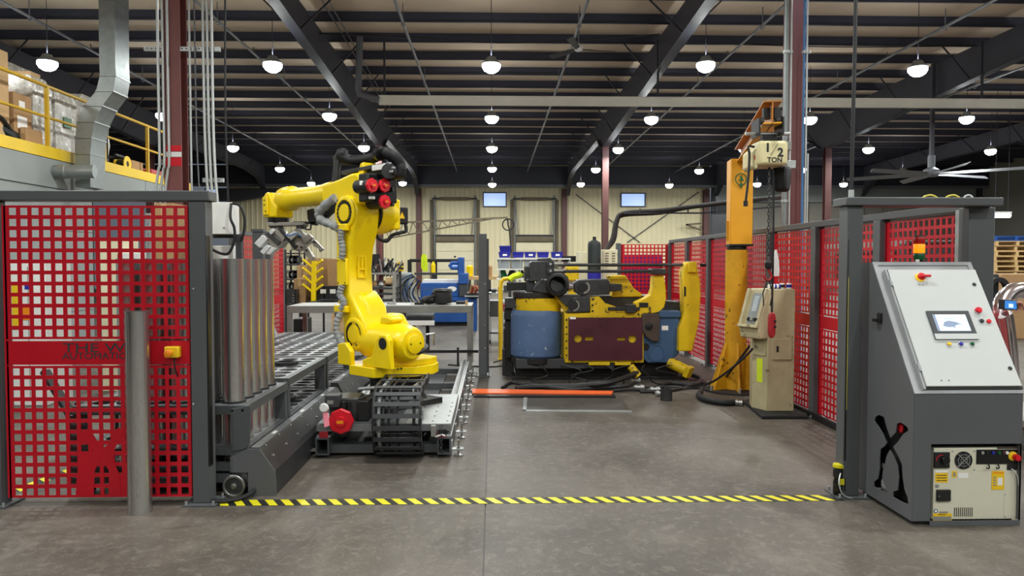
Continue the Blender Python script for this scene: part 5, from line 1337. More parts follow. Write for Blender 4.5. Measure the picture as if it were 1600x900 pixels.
build('boom_flange', ib(-wf/2, wf/2, n0.z - .012, n0.z), 'crane_orange', bo, smooth=0); build('boom_flange', ib(-wf/2, wf/2, n1.z, n1.z + .012), 'jib_yellow', bo, smooth=0)
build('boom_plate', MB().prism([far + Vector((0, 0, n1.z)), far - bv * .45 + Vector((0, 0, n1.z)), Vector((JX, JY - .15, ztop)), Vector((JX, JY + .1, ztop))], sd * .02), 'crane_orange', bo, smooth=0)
for s in (-1, 1): build('end_stop', MB().bx(near + bv * .08 + sd * (s * .045) + Vector((0, 0, (n0.z + n1.z) / 2)), (.06, .05, .1)), 'black', bo)
# hoist
hp = at(1212, 238, 6.75)
ho = thing('chain_hoist', 'cream half-ton electric chain hoist hanging under the boom', 'hoist', (hp.x, 6.75, hp.z))
tr_y = 6.62
for s in (-1, 1):
    build('trolley_plate', MB().bx(Vector((n0.x, tr_y, n1.z - .02)) + sd * (s * .1), (.015, .2, .16)), 'black', ho)
    for dy in (-.06, .06): build('trolley_wheel', MB().cyl(Vector((n0.x, tr_y + dy, n1.z + .035)) + sd * (s * .09), Vector((n0.x, tr_y + dy, n1.z + .035)) + sd * (s * .05), .03, n=14), 'dark_steel', ho)
build('trolley_pin', MB().cyl(Vector((n0.x - .2, tr_y, n1.z - .07)), Vector((n0.x + .2, tr_y, n1.z - .07)), .016, n=10), 'galv', ho)
build('suspension', MB().bx((n0.x + .01, tr_y, n1.z - .13), (.12, .1, .1)), 'black', ho, bevel=.01)
x0 = at(1186, 240, 6.55).x; x1 = at(1232, 240, 6.55).x; z0 = at(1200, 258, 6.55).z; z1 = at(1200, 219, 6.55).z
bdy = build('motor_housing', MB().box(x0, x1, 6.55, 6.86, z0, z1), 'hoist_cream', ho, bevel=.03, seg=4)
xs_ = at(1178, 248, 6.6).x; build('side_cover', MB().prism([(x0 + .01, 6.6, z0 - .02), (x0 + .01, 6.6, z1 - .04), (xs_, 6.66, z1 - .08), (xs_, 6.66, z0 - .0), (xs_ + .03, 6.64, z0 - .03)], (0, .25, 0)), 'hoist_cream', bdy, bevel=.015)
build('side_print', MB().box(xs_ + .012, xs_ + .03, 6.628, 6.632, z0 + .06, z0 + .1), 'hook_red', bdy)
cx = (x0 + x1) / 2; cz = (z0 + z1) / 2
text_mesh('rating_text', '1', .105, FACE((cx - .055, 6.549, cz + .042)), 'black', bdy, bold=.004); text_mesh('rating_text', '2', .105, FACE((cx + .06, 6.549, cz + .0)), 'black', bdy, bold=.004)
build('rating_slash', MB().bar((cx - .03, 6.549, cz - .022), (cx + .035, 6.549, cz + .082), .012, .002), 'black', bdy, smooth=0)
text_mesh('rating_text', 'TON', .062, FACE((cx + .01, 6.549, cz - .065)), 'black', bdy, bold=.0015)
bx1 = at(1222, 276, 6.75)
build('chain_bag', MB().lathe([(.05, -.2), (.08, -.19), (.09, -.1), (.095, .0), (.09, .03)], (bx1.x, 6.75, bx1.z + .06), n=4), 'black', ho, bevel=.02)
build('terminal_box', MB().box(x1 + .0, x1 + .05, 6.6, 6.68, z1 - .08, z1 - .0), 'label_grey', ho, bevel=.005)
build('power_lead', MB().tube(smooth_path([(x0 - .02, 6.62, z1 - .05), (x0 - .08, 6.6, z1 - .05), at(1171, 243, 6.6), at(1169, 280, 6.6), at(1165, 316, 6.6)], 6), .011, 8), 'black', ho)
p = at(1165, 319, 6.6); build('lead_plug', MB().cyl(p + Vector((0, 0, .03)), p - Vector((0, 0, .02)), .02, n=10), 'black', ho)
# load chain, hook and pendant
cp = at(1202, 268, 6.7); zb_ = at(1205, 470, 6.7).z; m = MB(); z = cp.z + .08; k = 0
while z > at(1203, 405, 6.7).z:
    ax = Vector((1, 0, 0)) if k % 2 else Vector((0, 1, 0)); sdv = Vector((0, 1, 0)) if k % 2 else Vector((1, 0, 0))
    c = Vector((cp.x, 6.7, z)); m.tube([c + sdv * (.011 * math.cos(a)) + Vector((0, 0, .022 * math.sin(a))) for a in [2 * PI * i / 8 for i in range(8)]], .0045, 5, closed=True); z -= .033; k += 1
o = build('load_chain', m, 'dark_steel', ho); o['kind'] = 'stuff'
p = Vector((cp.x, 6.7, z)); hk = build('bottom_hook', MB().lathe([(.015, 0), (.03, -.02), (.03, -.06), (.02, -.08)], p, (0, 0, 1), n=14), 'black', ho)
build('hook_curve', MB().tube(smooth_path([p + Vector(q) for q in ((0, 0, -.08), (.012, 0, -.11), (.03, 0, -.14), (.02, 0, -.175), (-.012, 0, -.18), (-.03, 0, -.155), (-.028, 0, -.135))], 5), .011, 8), 'hook_red', hk)
for s in (-1, 1): build('sling_leg', MB().tube([p + Vector((0, 0, -.16)), p + Vector((s * .045, 0, -.30)), p + Vector((s * .03, .02, -.42))], .006, 6), 'dark_steel', hk)
pc = at(1207, 270, 6.72); pe = at(1206, 488, 6.72)
build('pendant_cable', MB().tube(smooth_path([(pc.x + .01, 6.72, pc.z), (pe.x + .006, 6.72, (pc.z + pe.z) / 2), (pe.x, 6.72, pe.z)], 8), .010, 8), 'black', ho)
q = at(1206, 507, 6.72)
pn = build('pendant', MB().prism([(q.x - .022, 6.70, q.z + .11), (q.x + .022, 6.70, q.z + .11), (q.x + .034, 6.70, q.z + .06), (q.x + .03, 6.70, q.z - .09), (q.x + .012, 6.70, q.z - .125), (q.x - .016, 6.70, q.z - .125), (q.x - .03, 6.70, q.z - .08), (q.x - .032, 6.70, q.z + .06)], (0, .05, 0)), 'hook_red', ho, bevel=.01)
for dz in (.03, -.02): build('pendant_button', MB().cyl((q.x + .02, 6.70, q.z + dz), (q.x + .02, 6.69, q.z + dz), .012, n=12), 'black', pn)
wt = at(1212, 410, 6.9)
single('white_cloth', MB().loft([[(wt.x + a * w, 6.9 + b * .01, zz) for a, b in ((-1, -1), (1, -1), (1, 1), (-1, 1))] for w, zz in ((.006, wt.z + .12), (.025, wt.z + .02), (.035, wt.z - .08), (.03, wt.z - .13))]), 'white_plastic', 'narrow white cloth strip hanging beside the hoist chain', 'cloth')

# ------------------------------------------------------------------ operator console
c0 = gz(1210, 648); KY = c0.y
kx0 = at(1199, 600, KY).x; kx1 = at(1241, 600, KY).x; kxl = at(1174, 600, KY + .22).x
co = thing('operator_console', 'worn cream operator console pedestal with sloped keypad head', 'console', ((kx0 + kx1) / 2, KY + .25, 0))
build('foot_mat', MB().prism([gz(1161, 630), gz(1190, 655), gz(1262, 655), gz(1258, 632), gz(1230, 612)], (0, 0, .035)), 'rubber', co, bevel=.008)
zt_ = at(1220, 452, KY).z
pf = [(kx0, KY), (kx1, KY), (kx1 + .03, KY + .34), (kxl + .05, KY + .42), (kxl, KY + .20)]
build('pedestal', MB().prism([(x, y, .035) for x, y in pf], (0, 0, zt_ - .035)), 'console_cream', co, bevel=.008)
fa = Vector((kxl, KY + .20, 0)); fb = Vector((kx0, KY, 0)); fx = (fb - fa).normalized(); fn = Vector((fx.y, -fx.x, 0))
FW = (fb - fa).length
def kface(u0, u1, v0, v1, d, m, nm, bev=.003, off=0.0):
    a = fa + fx * u0; b_ = fa + fx * u1
    return build(nm, MB().prism([a + fn * off + Vector((0, 0, v0)), b_ + fn * off + Vector((0, 0, v0)), b_ + fn * off + Vector((0, 0, v1)), a + fn * off + Vector((0, 0, v1))], fn * d), m, co, bevel=bev)
zl = lambda y: at(1186, y, KY + .1).z
kface(.07, FW - .07, zl(597), zl(560), .003, 'lime', 'lime_notice', 0); kface(.02, FW - .02, zl(555), zl(532), .012, 'console_cream', 'small_door')
ft = lambda x, y: at(x, y, KY)
a = ft(1206, 562); b = ft(1237, 529)
dd = build('side_door', MB().box(a.x, b.x, KY - .014, KY, a.z, b.z), 'console_cream', co, bevel=.004)
p = ft(1214, 545); build('door_latch', MB().box(p.x - .01, p.x + .01, KY - .02, KY - .014, p.z - .03, p.z + .03), 'black', dd)
# sloped head facing the machine side
hz0, hz1, hz2 = zl(528), zl(512), zl(452)
hp_ = [(.12, hz0), (.135, hz1), (0.0, hz2), (-.12, hz2), (-.12, hz0)]
hs = [fa + fx * (-.06) + fn * o_ + Vector((0, 0, z)) for o_, z in hp_]
hd = build('keypad_head', MB().prism(hs, fx * (FW + .06)), 'console_cream', co, bevel=.012)
tn = Vector((0, 0, 0)); A_ = fa + fn * .135 + Vector((0, 0, hz1)); B_ = fa + Vector((0, 0, hz2)); vv = (B_ - A_); nrm = fx.cross(vv).normalized()
if nrm.dot(fn) < 0: nrm = -nrm
def kslope(u0, u1, v0, v1, d, m, nm, bev=.003): return build(nm, MB().prism([A_ + fx * u0 + vv * v0, A_ + fx * u1 + vv * v0, A_ + fx * u1 + vv * v1, A_ + fx * u0 + vv * v1], nrm * d), m, hd, bevel=bev)
kslope(.03, FW - .05, .1, .9, .004, 'mezz_grey', 'display_panel'); kslope(.06, FW - .09, .42, .82, .007, 'tote_clear', 'display')
for k in range(4): kslope(.05 + k * .045, .075 + k * .045, .18, .26, .03, 'black' if k != 1 else 'label_grey', 'key_switch')
kslope(-.055, -.02, 0, 1, .03, 'console_cream', 'head_rim'); kslope(FW - .035, FW - .0, 0, 1, .03, 'console_cream', 'head_rim'); kslope(-.055, FW, 0, .07, .04, 'console_cream', 'head_rim'); 
p = fa + fx * (-.06) + fn * .03
build('head_handle', MB().tube([p + Vector((0, 0, hz1 + .03)), p - fx * .05 + Vector((0, 0, hz1 + .05)), p - fx * .05 + Vector((0, 0, hz1 + .14)), p + Vector((0, 0, hz1 + .17))], .009, 6), 'hook_red', hd)
for i, (x, lb, m1, m2) in enumerate(((1214, 'small blue and white bottle lying on the console', 'bin_blue', 'white_plastic'), (1222, 'small black and white box on the console', 'white_plastic', 'black'), (1233, 'white and blue cup on the right of the console top', 'white_plastic', 'bin_blue'), (1205, 'crumpled white rag on the console edge', 'white_plastic', 'label_grey'))):
    p = at(x, 452, KY + .12); t = thing('console_clutter', lb, 'clutter', (p.x, KY + .12, zt_))
    build('body', MB().cyl((p.x - .03, KY + .12, zt_ + .026), (p.x + .03, KY + .12, zt_ + .026), .026, n=12) if i in (0, 3) else MB().lathe([(.022, 0), (.026, .005), (.028, .055), (.026, .06)], (p.x, KY + .12, zt_), n=14), m1, t)
    build('band', MB().cyl((p.x - .01, KY + .12, zt_ + .026), (p.x + .01, KY + .12, zt_ + .026), .0268, n=12) if i in (0, 3) else MB().lathe([(.0272, .015), (.0285, .045)], (p.x, KY + .12, zt_), n=14), m2, t)
cable('console_cable', [at(1176, 545, KY + .1), at(1150, 570, KY + .4), at(1110, 598, KY + .9), gz(1070, 607, .02), gz(1010, 612, .02)], .013, 'hose', 'black cable slanting from the console down to the bender')
# ------------------------------------------------------------------ control cabinet and robot controller, right front
CX0, CX1 = 2.54, 3.21; CYF, CYT, CYB = 4.35, 4.87, 5.02; CZ1, CZ2 = .81, 1.6
cb = thing('control_cabinet', 'dark grey control cabinet with a sloped operator front', 'cabinet', ((CX0 + CX1) / 2, 4.7, 0))
side = [(CYF, .03), (CYF, CZ1), (CYT, CZ2), (CYB, CZ2), (CYB, .03)]
lo_px = [(1368, 652), (1374, 648), (1382, 652), (1386, 668), (1392, 684), (1400, 676), (1402, 662), (1408, 660), (1414, 664), (1419, 668), (1420, 673), (1412, 678), (1404, 690), (1396, 698), (1404, 712), (1410, 726), (1411, 745), (1414, 765), (1419, 778), (1420, 788), (1408, 783), (1396, 776), (1396, 768), (1403, 766), (1405, 746), (1403, 728), (1396, 712), (1391, 703), (1386, 712), (1384, 722), (1380, 736), (1379, 748), (1384, 760), (1388, 770), (1378, 766), (1366, 760), (1366, 753), (1372, 748), (1375, 732), (1375, 716), (1376, 702), (1383, 697), (1386, 692), (1380, 678), (1374, 668), (1367, 658)]
holes = [[(p.y, p.z) for p in [onX(x, y, CX0) for x, y in lo_px]]]
ph = cut_plate(side, holes, axes((CX0, 0, 0), (0, 1, 0), (0, 0, 1)), .006)
build('side_panel', ph, 'cabinet_grey', cb, smooth=0)
build('logo_dark_sheet', MB().box(CX0 + .05, CX0 + .055, CYF + .05, CYB - .02, .1, .75), 'black', cb, smooth=0)  # black sheet stands for the dark cabinet interior behind the cut-out
for (x, y, m_, r_) in ((1407, 668, 'signal_red', .035), (1384, 757, 'rim_grey', .05), (1380, 728, 'bench_steel', .02)):
    p = onX(x, y, CX0 + .03); build('inner_fitting', MB().ball(p, r_, 10, (.4, 1, 1)), m_, cb)
build('side_panel', MB().prism([(CX1, y, z) for y, z in side], (-.006, 0, 0)), 'cabinet_grey', cb, smooth=0)
build('back_panel', MB().box(CX0 + .004, CX1 - .006, CYB - .006, CYB, .03, CZ2), 'cabinet_grey', cb)
build('top_panel', MB().box(CX0 + .004, CX1 - .006, CYT, CYB - .006, CZ2 - .006, CZ2), 'cabinet_grey', cb)
fz0 = at(1455, 822, CYF).z; fz1 = at(1455, 694, CYF).z; fx0 = at(1454, 750, CYF).x; fx1 = at(1595, 750, CYF).x
build('front_panel', MB().box(CX0 + .004, CX1 - .006, CYF, CYF + .006, fz1, CZ1), 'cabinet_grey', cb, smooth=0)
build('front_panel', MB().box(CX0 + .004, fx0, CYF, CYF + .006, .03, fz1), 'cabinet_grey', cb, smooth=0)
build('front_panel', MB().box(fx1, CX1 - .006, CYF, CYF + .006, .03, fz1), 'cabinet_grey', cb, smooth=0)
build('front_panel', MB().box(fx0, fx1, CYF, CYF + .006, .03, fz0), 'cabinet_grey', cb, smooth=0)
build('plinth', MB().box(CX0 + .03, CX1 - .03, CYF + .03, CYB - .03, 0, .03), 'black', cb)
build('recess', MB().box(fx0 - .02, fx1 + .02, CYF + .07, CYF + .075, fz0 - .02, fz1 + .02), 'black', cb)
lp_ = onX(1377, 496, CX0)
lt_ = build('side_latch', MB().box(CX0 - .02, CX0 - .003, lp_.y - .02, lp_.y + .02, lp_.z - .035, lp_.z + .03), 'black', cb, bevel=.004)
build('latch_lever', MB().box(CX0 - .034, CX0 - .02, lp_.y - .005, lp_.y + .05, lp_.z - .03, lp_.z - .01), 'black', lt_)
for k in range(3): build('hinge', MB().cyl((CX0 - .006, CYB - .01, .5 + k * .3), (CX0 - .006, CYB - .01, .56 + k * .3), .008, n=8), 'galv', cb)
# sloped front: frame of its own (u right, v up the slope, w out)
SO = Vector((CX0, CYF, CZ1)); SV = (Vector((CX0, CYT, CZ2)) - SO); SL = SV.length; SV.normalize(); SN = Vector((1, 0, 0)).cross(SV); 
SM = axes(SO, (1, 0, 0), SV)
def spx(px, py, w=.02):
    q = SM.inverted() @ onplane(px, py, SO + SN * w, SN); return q.x, q.y
def sb(nm, u0, u1, v0, v1, w0, w1, m, par=None, bev=0.0): return build(nm, MB().box(u0, u1, v0, v1, w0, w1, SM), m, par or cb, bevel=bev)
W_ = CX1 - CX0
sb('slope_panel', .004, W_ - .006, 0, SL, -.006, 0, 'rim_grey')
sb('slope_rim', 0, W_, -.004, .02, 0, .006, 'rim_grey'); sb('slope_rim', 0, .03, .02, SL, 0, .006, 'rim_grey'); sb('slope_rim', W_ - .03, W_, .02, SL, 0, .006, 'rim_grey'); sb('slope_rim', .03, W_ - .03, SL - .025, SL, 0, .006, 'rim_grey')
u0, vt = spx(1387, 422, .03); _, vb_ = spx(1456, 604, .03); u1 = spx(1523, 422, .03)[0]
sb('door_gasket', u0 - .012, u1 + .012, vb_ - .012, vt + .010, .0, .018, 'black')
dr_ = sb('white_door', u0, u1, vb_, vt, .018, .036, 'door_white', None, .003)
sb('door_edge', u0 - .018, u0 - .006, vb_ - .015, vt + .008, 0, .03, 'rim_grey')
for k in (.12, .85): sb('door_hinge', u0 - .014, u0 - .004, vb_ + (vt - vb_) * k, vb_ + (vt - vb_) * k + .05, .03, .04, 'rim_grey', dr_)
DW = .036
def dot(nm, px, py, r, h, m, n=20, prof=None):
    u, v = spx(px, py, DW); c = SM @ Vector((u, v, DW)); return build(nm, MB().lathe(prof or [(r, 0), (r, h * .8), (r * .85, h)], c, SN, n), m, dr_)
dot('switch_plate', 1437, 434, .032, .004, 'label_yellow', 28)
k_ = dot('rotary_switch', 1439, 433, .024, .02, 'signal_red', 24)
u, v = spx(1447, 431.5, .06); build('switch_handle', MB().box(u - .035, u + .03, v - .007, v + .007, .056, .072, SM), 'signal_red', dr_, bevel=.003)
for x, y in ((1437, 444.5), (1442, 444.5)): dot('switch_mark', x, y, .006, .001, 'label_grey', 10)
dot('lock', 1522, 444.5, .012, .006, 'black'); dot('lock', 1578, 575.5, .012, .006, 'black')
dot('stop_collar', 1527.5, 487, .02, .008, 'rim_grey'); dot('stop_mushroom', 1527.5, 486, .020, .022, 'signal_red')
dot('selector', 1533.5, 502, .013, .012, 'black'); dot('selector_ring', 1532, 501.5, .016, .003, 'rim_grey'); dot('red_button', 1544.5, 502.5, .014, .012, 'signal_red')
for x, m_ in ((1482.5, 'label_yellow'), (1501, 'bin_blue'), (1518.5, 'signal_green')):
    dot('button_ring', x, 538.5, .016, .004, 'rim_grey'); dot('push_button', x, 538, .012, .013, m_)
for x in (1471, 1482.5): dot('door_rivet', x, 594.5, .004, .002, 'black', 10)
# touch panel
a = spx(1447, 485.5, DW + .01); b = spx(1513, 485.5, DW + .01); c = spx(1461, 521.5, DW + .01); c2 = spx(1464, 530, DW + .01)
hm = sb('touch_panel', a[0], b[0], c2[1], a[1], DW, DW + .010, 'grey_dark', dr_, .002)
uw = b[0] - a[0]; vh = a[1] - c[1]
sb('panel_chin', a[0], b[0], c2[1], c[1], DW + .010, DW + .012, 'door_white', dr_)
sc0 = spx(1456, 492, DW + .011); sc1 = spx(1517, 518, DW + .011)
su0, su1 = a[0] + uw * .115, a[0] + uw * .885; sv0, sv1 = c[1] + vh * .12, a[1] - vh * .17
sb('screen', su0, su1, sv0, sv1, DW + .010, DW + .0115, 'screen', dr_)
sb('screen_bar', su0, su0 + (su1 - su0) * .07, sv0, sv1, DW + .0115, DW + .0118, 'screen_grey', dr_); sb('screen_bar', su0 + (su1 - su0) * .07, su1, sv1 - .008, sv1, DW + .0115, DW + .0118, 'label_white', dr_)
S = lambda u, v: SM @ Vector((su0 + (su1 - su0) * u, sv0 + (sv1 - sv0) * v, DW + .0115))
build('screen_drawing', MB().prism([S(.2, .3), (S(.28, .55)), S(.42, .62), S(.62, .55), S(.82, .36), S(.70, .40), S(.56, .30), S(.56, .14), S(.50, .24), S(.34, .22)], SN * .0004), 'screen_grey', dr_, smooth=0)
build('screen_drawing', MB().prism([S(.3, .72), S(.6, .72), S(.6, .75), S(.3, .75)], SN * .0004), 'screen_grey', dr_, smooth=0)
# stack light on top
sl = at(1436, 400, 4.97)
st_ = thing('stack_light', 'red, amber and green stack light on the cabinet, amber lit', 'stack light', (sl.x, 4.97, CZ2))
build('base', MB().lathe([(.03, 0), (.032, .01), (.026, .018)], (sl.x, 4.97, CZ2), n=20), 'black', st_)
for z0_, z1_, m_, nm in ((.018, .062, 'signal_green', 'green_lens'), (.064, .125, 'lamp_amber', 'amber_lens'), (.127, .175, 'lamp_red', 'red_lens')):
    build(nm, MB().lathe([(.034, z0_), (.036, z0_ + .004), (.036, z1_ - .004), (.034, z1_)], (sl.x, 4.97, CZ2), n=24), m_, st_)
build('cap', MB().lathe([(.036, .175), (.036, .18), (.034, .182)], (sl.x, 4.97, CZ2), n=24), 'grey_dark', st_)
build('white_tag', MB().box(sl.x - .045, sl.x - .02, 4.93, 4.934, CZ2, CZ2 + .02), 'label_white', st_)
# robot controller in the lower bay
rc = thing('robot_controller', 'cream robot controller box in the lower bay of the cabinet', 'controller', ((fx0 + fx1) / 2, CYF + .05, fz0))
CYC = CYF + .03
def cf(px, py): return at(px, py, CYC)
a = cf(1457, 818); b = cf(1594, 699)
build('front_plate', MB().box(a.x, b.x, CYC, CYC + .03, a.z, b.z), 'controller_white', rc, bevel=.003)
def cr(nm, x0, x1, y0, y1, d, m, bev=0.0, par=rc):
    p = cf(x0, y1); q = cf(x1, y0); return build(nm, MB().box(p.x, q.x, CYC - d, CYC, p.z, q.z), m, par, bevel=bev)
def cc_(nm, px, py, r, d, m, n=20, off=0.0, par=rc):
    p = cf(px, py); return build(nm, MB().lathe([(r, 0), (r, d * .8), (r * .85, d)], (p.x, CYC - off, p.z), (0, -1, 0), n), m, par)
sw_ = cr('main_switch', 1458, 1483, 706, 731, .012, 'black', .004)
cc_('switch_knob', 1474, 718, .026, .02, 'black_gloss', 24, .012)
p = cf(1469, 718); build('red_arc', MB().prism([(p.x + r * math.cos(math.radians(t_)), CYC - .0135, p.z + r * math.sin(math.radians(t_))) for r, rng in ((.028, range(70, 200, 10)), (.032, range(190, 60, -10))) for t_ in rng], (0, .002, 0)), 'signal_red', sw_, smooth=0)
p = cf(1505, 719)
fn_ = build('fan', MB().ring((p.x, CYC, p.z), (0, -1, 0), .054, .05, .006, 32), 'black', rc)
build('fan_back', MB().cyl((p.x, CYC - .001, p.z), (p.x, CYC - .002, p.z), .05, n=32), 'black', fn_)
for k in range(7):
    a_ = 2 * PI * k / 7; build('fan_blade', MB().prism([(p.x + .015 * math.cos(a_), CYC - .003, p.z + .015 * math.sin(a_)), (p.x + .047 * math.cos(a_ + .1), CYC - .003, p.z + .047 * math.sin(a_ + .1)), (p.x + .047 * math.cos(a_ + .6), CYC - .003, p.z + .047 * math.sin(a_ + .6))], (0, -.002, 0)), 'grey_dark', fn_, smooth=0)
for a_ in (PI / 4, 3 * PI / 4): build('fan_guard', MB().bar((p.x - .055 * math.cos(a_), CYC - .009, p.z - .055 * math.sin(a_)), (p.x + .055 * math.cos(a_), CYC - .009, p.z + .055 * math.sin(a_)), .01, .004), 'galv', fn_)
for r_ in (.02, .036): build('fan_guard', MB().ring((p.x, CYC - .008, p.z), (0, -1, 0), r_ + .0015, r_ - .0015, .002, 28), 'galv', fn_)
for x, y in ((1488, 705), (1522, 705), (1522, 734)): cc_('plate_screw', x, y, .005, .003, 'label_grey', 10)
op = cr('operator_strip', 1525, 1589, 702, 725, .006, 'black_gloss', .002)
for x, m_ in ((1534, 'label_grey'), (1541, 'black'), (1550.5, 'bin_blue'), (1560, 'signal_green'), (1567, 'maroon'), (1572, 'label_white')): cc_('panel_button', x, 707, .010, .008, m_, 14, .006, op)
cc_('stop_collar', 1581, 712, .028, .006, 'label_yellow', 28, .006, op); cc_('stop_mushroom', 1584, 713.5, .019, .03, 'signal_red', 24, .012, op)
for x in (1541, 1556): p = cf(x, 727); build('cable_hook', MB().tube(smooth_path([(p.x + .008, CYC - .006, p.z + .012), (p.x + .01, CYC - .015, p.z - .008), (p.x, CYC - .02, p.z - .015), (p.x - .01, CYC - .016, p.z - .01)], 4), .004, 6), 'black', rc)
cr('usb_port', 1573, 1591, 725, 734, .006, 'black', .002); p = cf(1581, 734); build('usb_lead', MB().tube(smooth_path([(p.x - .01, CYC - .01, p.z + .01), (p.x + .02, CYC - .02, p.z - .03), (p.x + .035, CYC - .015, p.z - .1), (p.x + .04, CYC - .01, p.z - .16)], 5), .004, 6), 'conduit', rc)
cr('yellow_label', 1461, 1481, 739, 754, .0015, 'label_yellow'); cr('white_label', 1462, 1481, 735, 738, .0015, 'label_white'); cr('code_label', 1487, 1495, 736, 746, .0015, 'label_yellow'); cr('code_print', 1489, 1493, 738, 744, .002, 'label_grey'); cr('paper_label', 1497, 1513, 739, 747, .0015, 'label_white')
cr('hang_tag', 1549, 1569, 736, 765, .003, 'label_yellow'); cr('tag_print', 1558, 1566, 746, 758, .0036, 'label_white'); cr('tag_bar', 1551, 1567, 737.5, 739.5, .0036, 'signal_orange')
for k in range(4): cr('tag_line', 1551, 1556, 745 + 4 * k, 747 + 4 * k, .0036, 'label_grey')
for k in range(3): cr('label_line', 1463, 1479, 742 + 4 * k, 743.4 + 4 * k, .002, 'brown_plate')
cc_('key_lock', 1464, 759, .011, .006, 'label_grey')
cr('connector_cover', 1462, 1484, 764.5, 782.5, .016, 'black', .004); cc_('cover_screw', 1465, 774, .004, .018, 'galv', 10); cc_('cover_screw', 1483, 774, .004, .018, 'galv', 10)
cc_('round_sticker', 1462, 798.5, .013, .0015, 'clean_blue', 24); cc_('sticker_centre', 1462, 798.5, .008, .002, 'label_white', 20); cr('plate_strip', 1467, 1481, 799, 802, .0015, 'label_grey')
cr('warning_plate', 1457.5, 1487, 802, 815.5, .0015, 'label_yellow'); cr('warning_text', 1458, 1486, 806.5, 813, .002, 'label_grey'); text_mesh('warning_word', 'WARNING', .011, FACE((cf(1472, 804).x, CYC - .002, cf(1472, 804).z)), 'black', rc, .0004)
for k in range(10): cr('vent_slot', 1490.5 + 3.05 * k, 1492 + 3.05 * k, 793, 807, .0015, 'black')
cr('blank_cover', 1568, 1589, 772, 807, .002, 'controller_white', .001)
for x, y in ((1570, 772.5), (1588, 772.5), (1570, 807.5), (1588, 807.5)): cc_('plate_screw', x, y, .004, .003, 'label_grey', 10)
cr('top_label', 1558, 1592, 697.8, 701.5, .0015, 'brown_plate')

# ------------------------------------------------------------------ shiny bent tubes and the visitor at the right edge
def bent(lb, pts, r):
    sp = smooth_path(pts, 10); return single('bent_tube', MB().tube(sp, r, 24), 'chrome', lb, 'tube')
YQ = 6.4
bent('thick polished bent tube arching behind the cabinet edge', [at(1556, 620, YQ), at(1560, 540, YQ), at(1563, 490, YQ), at(1572, 464, YQ + .05), at(1592, 454, YQ + .1), at(1625, 462, YQ + .15), at(1640, 500, YQ + .2), at(1642, 640, YQ + .2)], .075)
bent('polished straight tube standing beside the bent one', [at(1584, 640, YQ - .2), at(1580, 560, YQ - .2), at(1573, 500, YQ - .2), at(1570, 492, YQ - .2)], .055)
t = thing('tube_stand', 'steel stand carrying the polished tubes beyond the right frame', 'stand', (4.55, YQ, 0))
zz = at(1584, 640, YQ).z
build('top', MB().box(4.2, 5.1, YQ - .35, YQ + .45, zz - .08, zz - .02), 'bench_steel', t, bevel=.004)
for x in (4.24, 5.06):
    for y_ in (YQ - .31, YQ + .41): build('leg', MB().box(x - .025, x + .025, y_ - .025, y_ + .025, 0, zz - .08), 'bench_steel', t)
# ------------------------------------------------------------------ visitor holding a phone, mostly beyond the right edge of the photo
def skinned(name, chains, m, parent, root=0, sub=2):
    """chains: lists of (point, radius); equal points are merged so limbs grow out of the trunk"""
    V = []; Rr = []; E = []; idx = {}
    for ch_ in chains:
        prev = None
        for p, r in ch_:
            key = tuple(round(c, 4) for c in p)
            if key not in idx: idx[key] = len(V); V.append(p); Rr.append(r)
            i = idx[key]
            if prev is not None and prev != i: E.append((prev, i))
            prev = i
    me = bpy.data.meshes.new(name); inv = WM[parent].inverted()
    me.from_pydata([tuple(inv @ Vector(p)) for p in V], E, [])
    o = bpy.data.objects.new(name, me); COL.objects.link(o); o.parent = parent; WM[o] = WM[parent]
    md = o.modifiers.new('skin', 'SKIN'); md.use_smooth_shade = True
    for i, r in enumerate(Rr):
        sv = me.skin_vertices[0].data[i]; sv.radius = (r, r) if not isinstance(r, tuple) else r; sv.use_root = (i == root)
    sb_ = o.modifiers.new('smooth', 'SUBSURF'); sb_.levels = sub; sb_.render_levels = sub
    me.materials.append(MT[m]); return o
PX, PYc = 4.36, 5.40
pe = thing('person', 'visitor in a mauve jacket at the right edge, holding up a phone', 'person', (PX, PYc, 0))
hip = (PX, PYc, .96); chest = (PX - .02, PYc, 1.30); neck = (PX - .02, PYc, 1.50)
wristR = (3.945, 5.40, 1.255); palm = (3.885, 5.402, 1.268)
head_c = (PX - .06, PYc, 1.64)
body = skinned('body', [
    [(hip, (.15, .11)), ((PX, PYc, 1.12), (.13, .10)), (chest, (.16, .12)), (neck, .055), ((PX - .03, PYc, 1.56), .055), (head_c, (.085, .10)), ((PX - .05, PYc, 1.72), .07)],
    [(chest, (.16, .12)), ((PX - .02, PYc - .17, 1.42), .055), ((PX - .14, PYc - .22, 1.20), .045), (wristR, .027), (palm, (.036, .018))],
    [(chest, (.16, .12)), ((PX - .02, PYc + .17, 1.42), .055), ((PX + .02, PYc + .24, 1.16), .045), ((PX - .1, PYc + .22, .95), .028), ((PX - .13, PYc + .21, .87), (.036, .018))],
    [(hip, (.15, .11)), ((PX, PYc - .10, .88), .085), ((PX - .01, PYc - .11, .50), .06), ((PX + .01, PYc - .11, .09), .04), ((PX - .14, PYc - .12, .035), .033)],
    [(hip, (.15, .11)), ((PX, PYc + .10, .88), .085), ((PX - .02, PYc + .12, .50), .06), ((PX + .03, PYc + .12, .09), .04), ((PX - .12, PYc + .14, .035), .033)]], 'skin', pe)
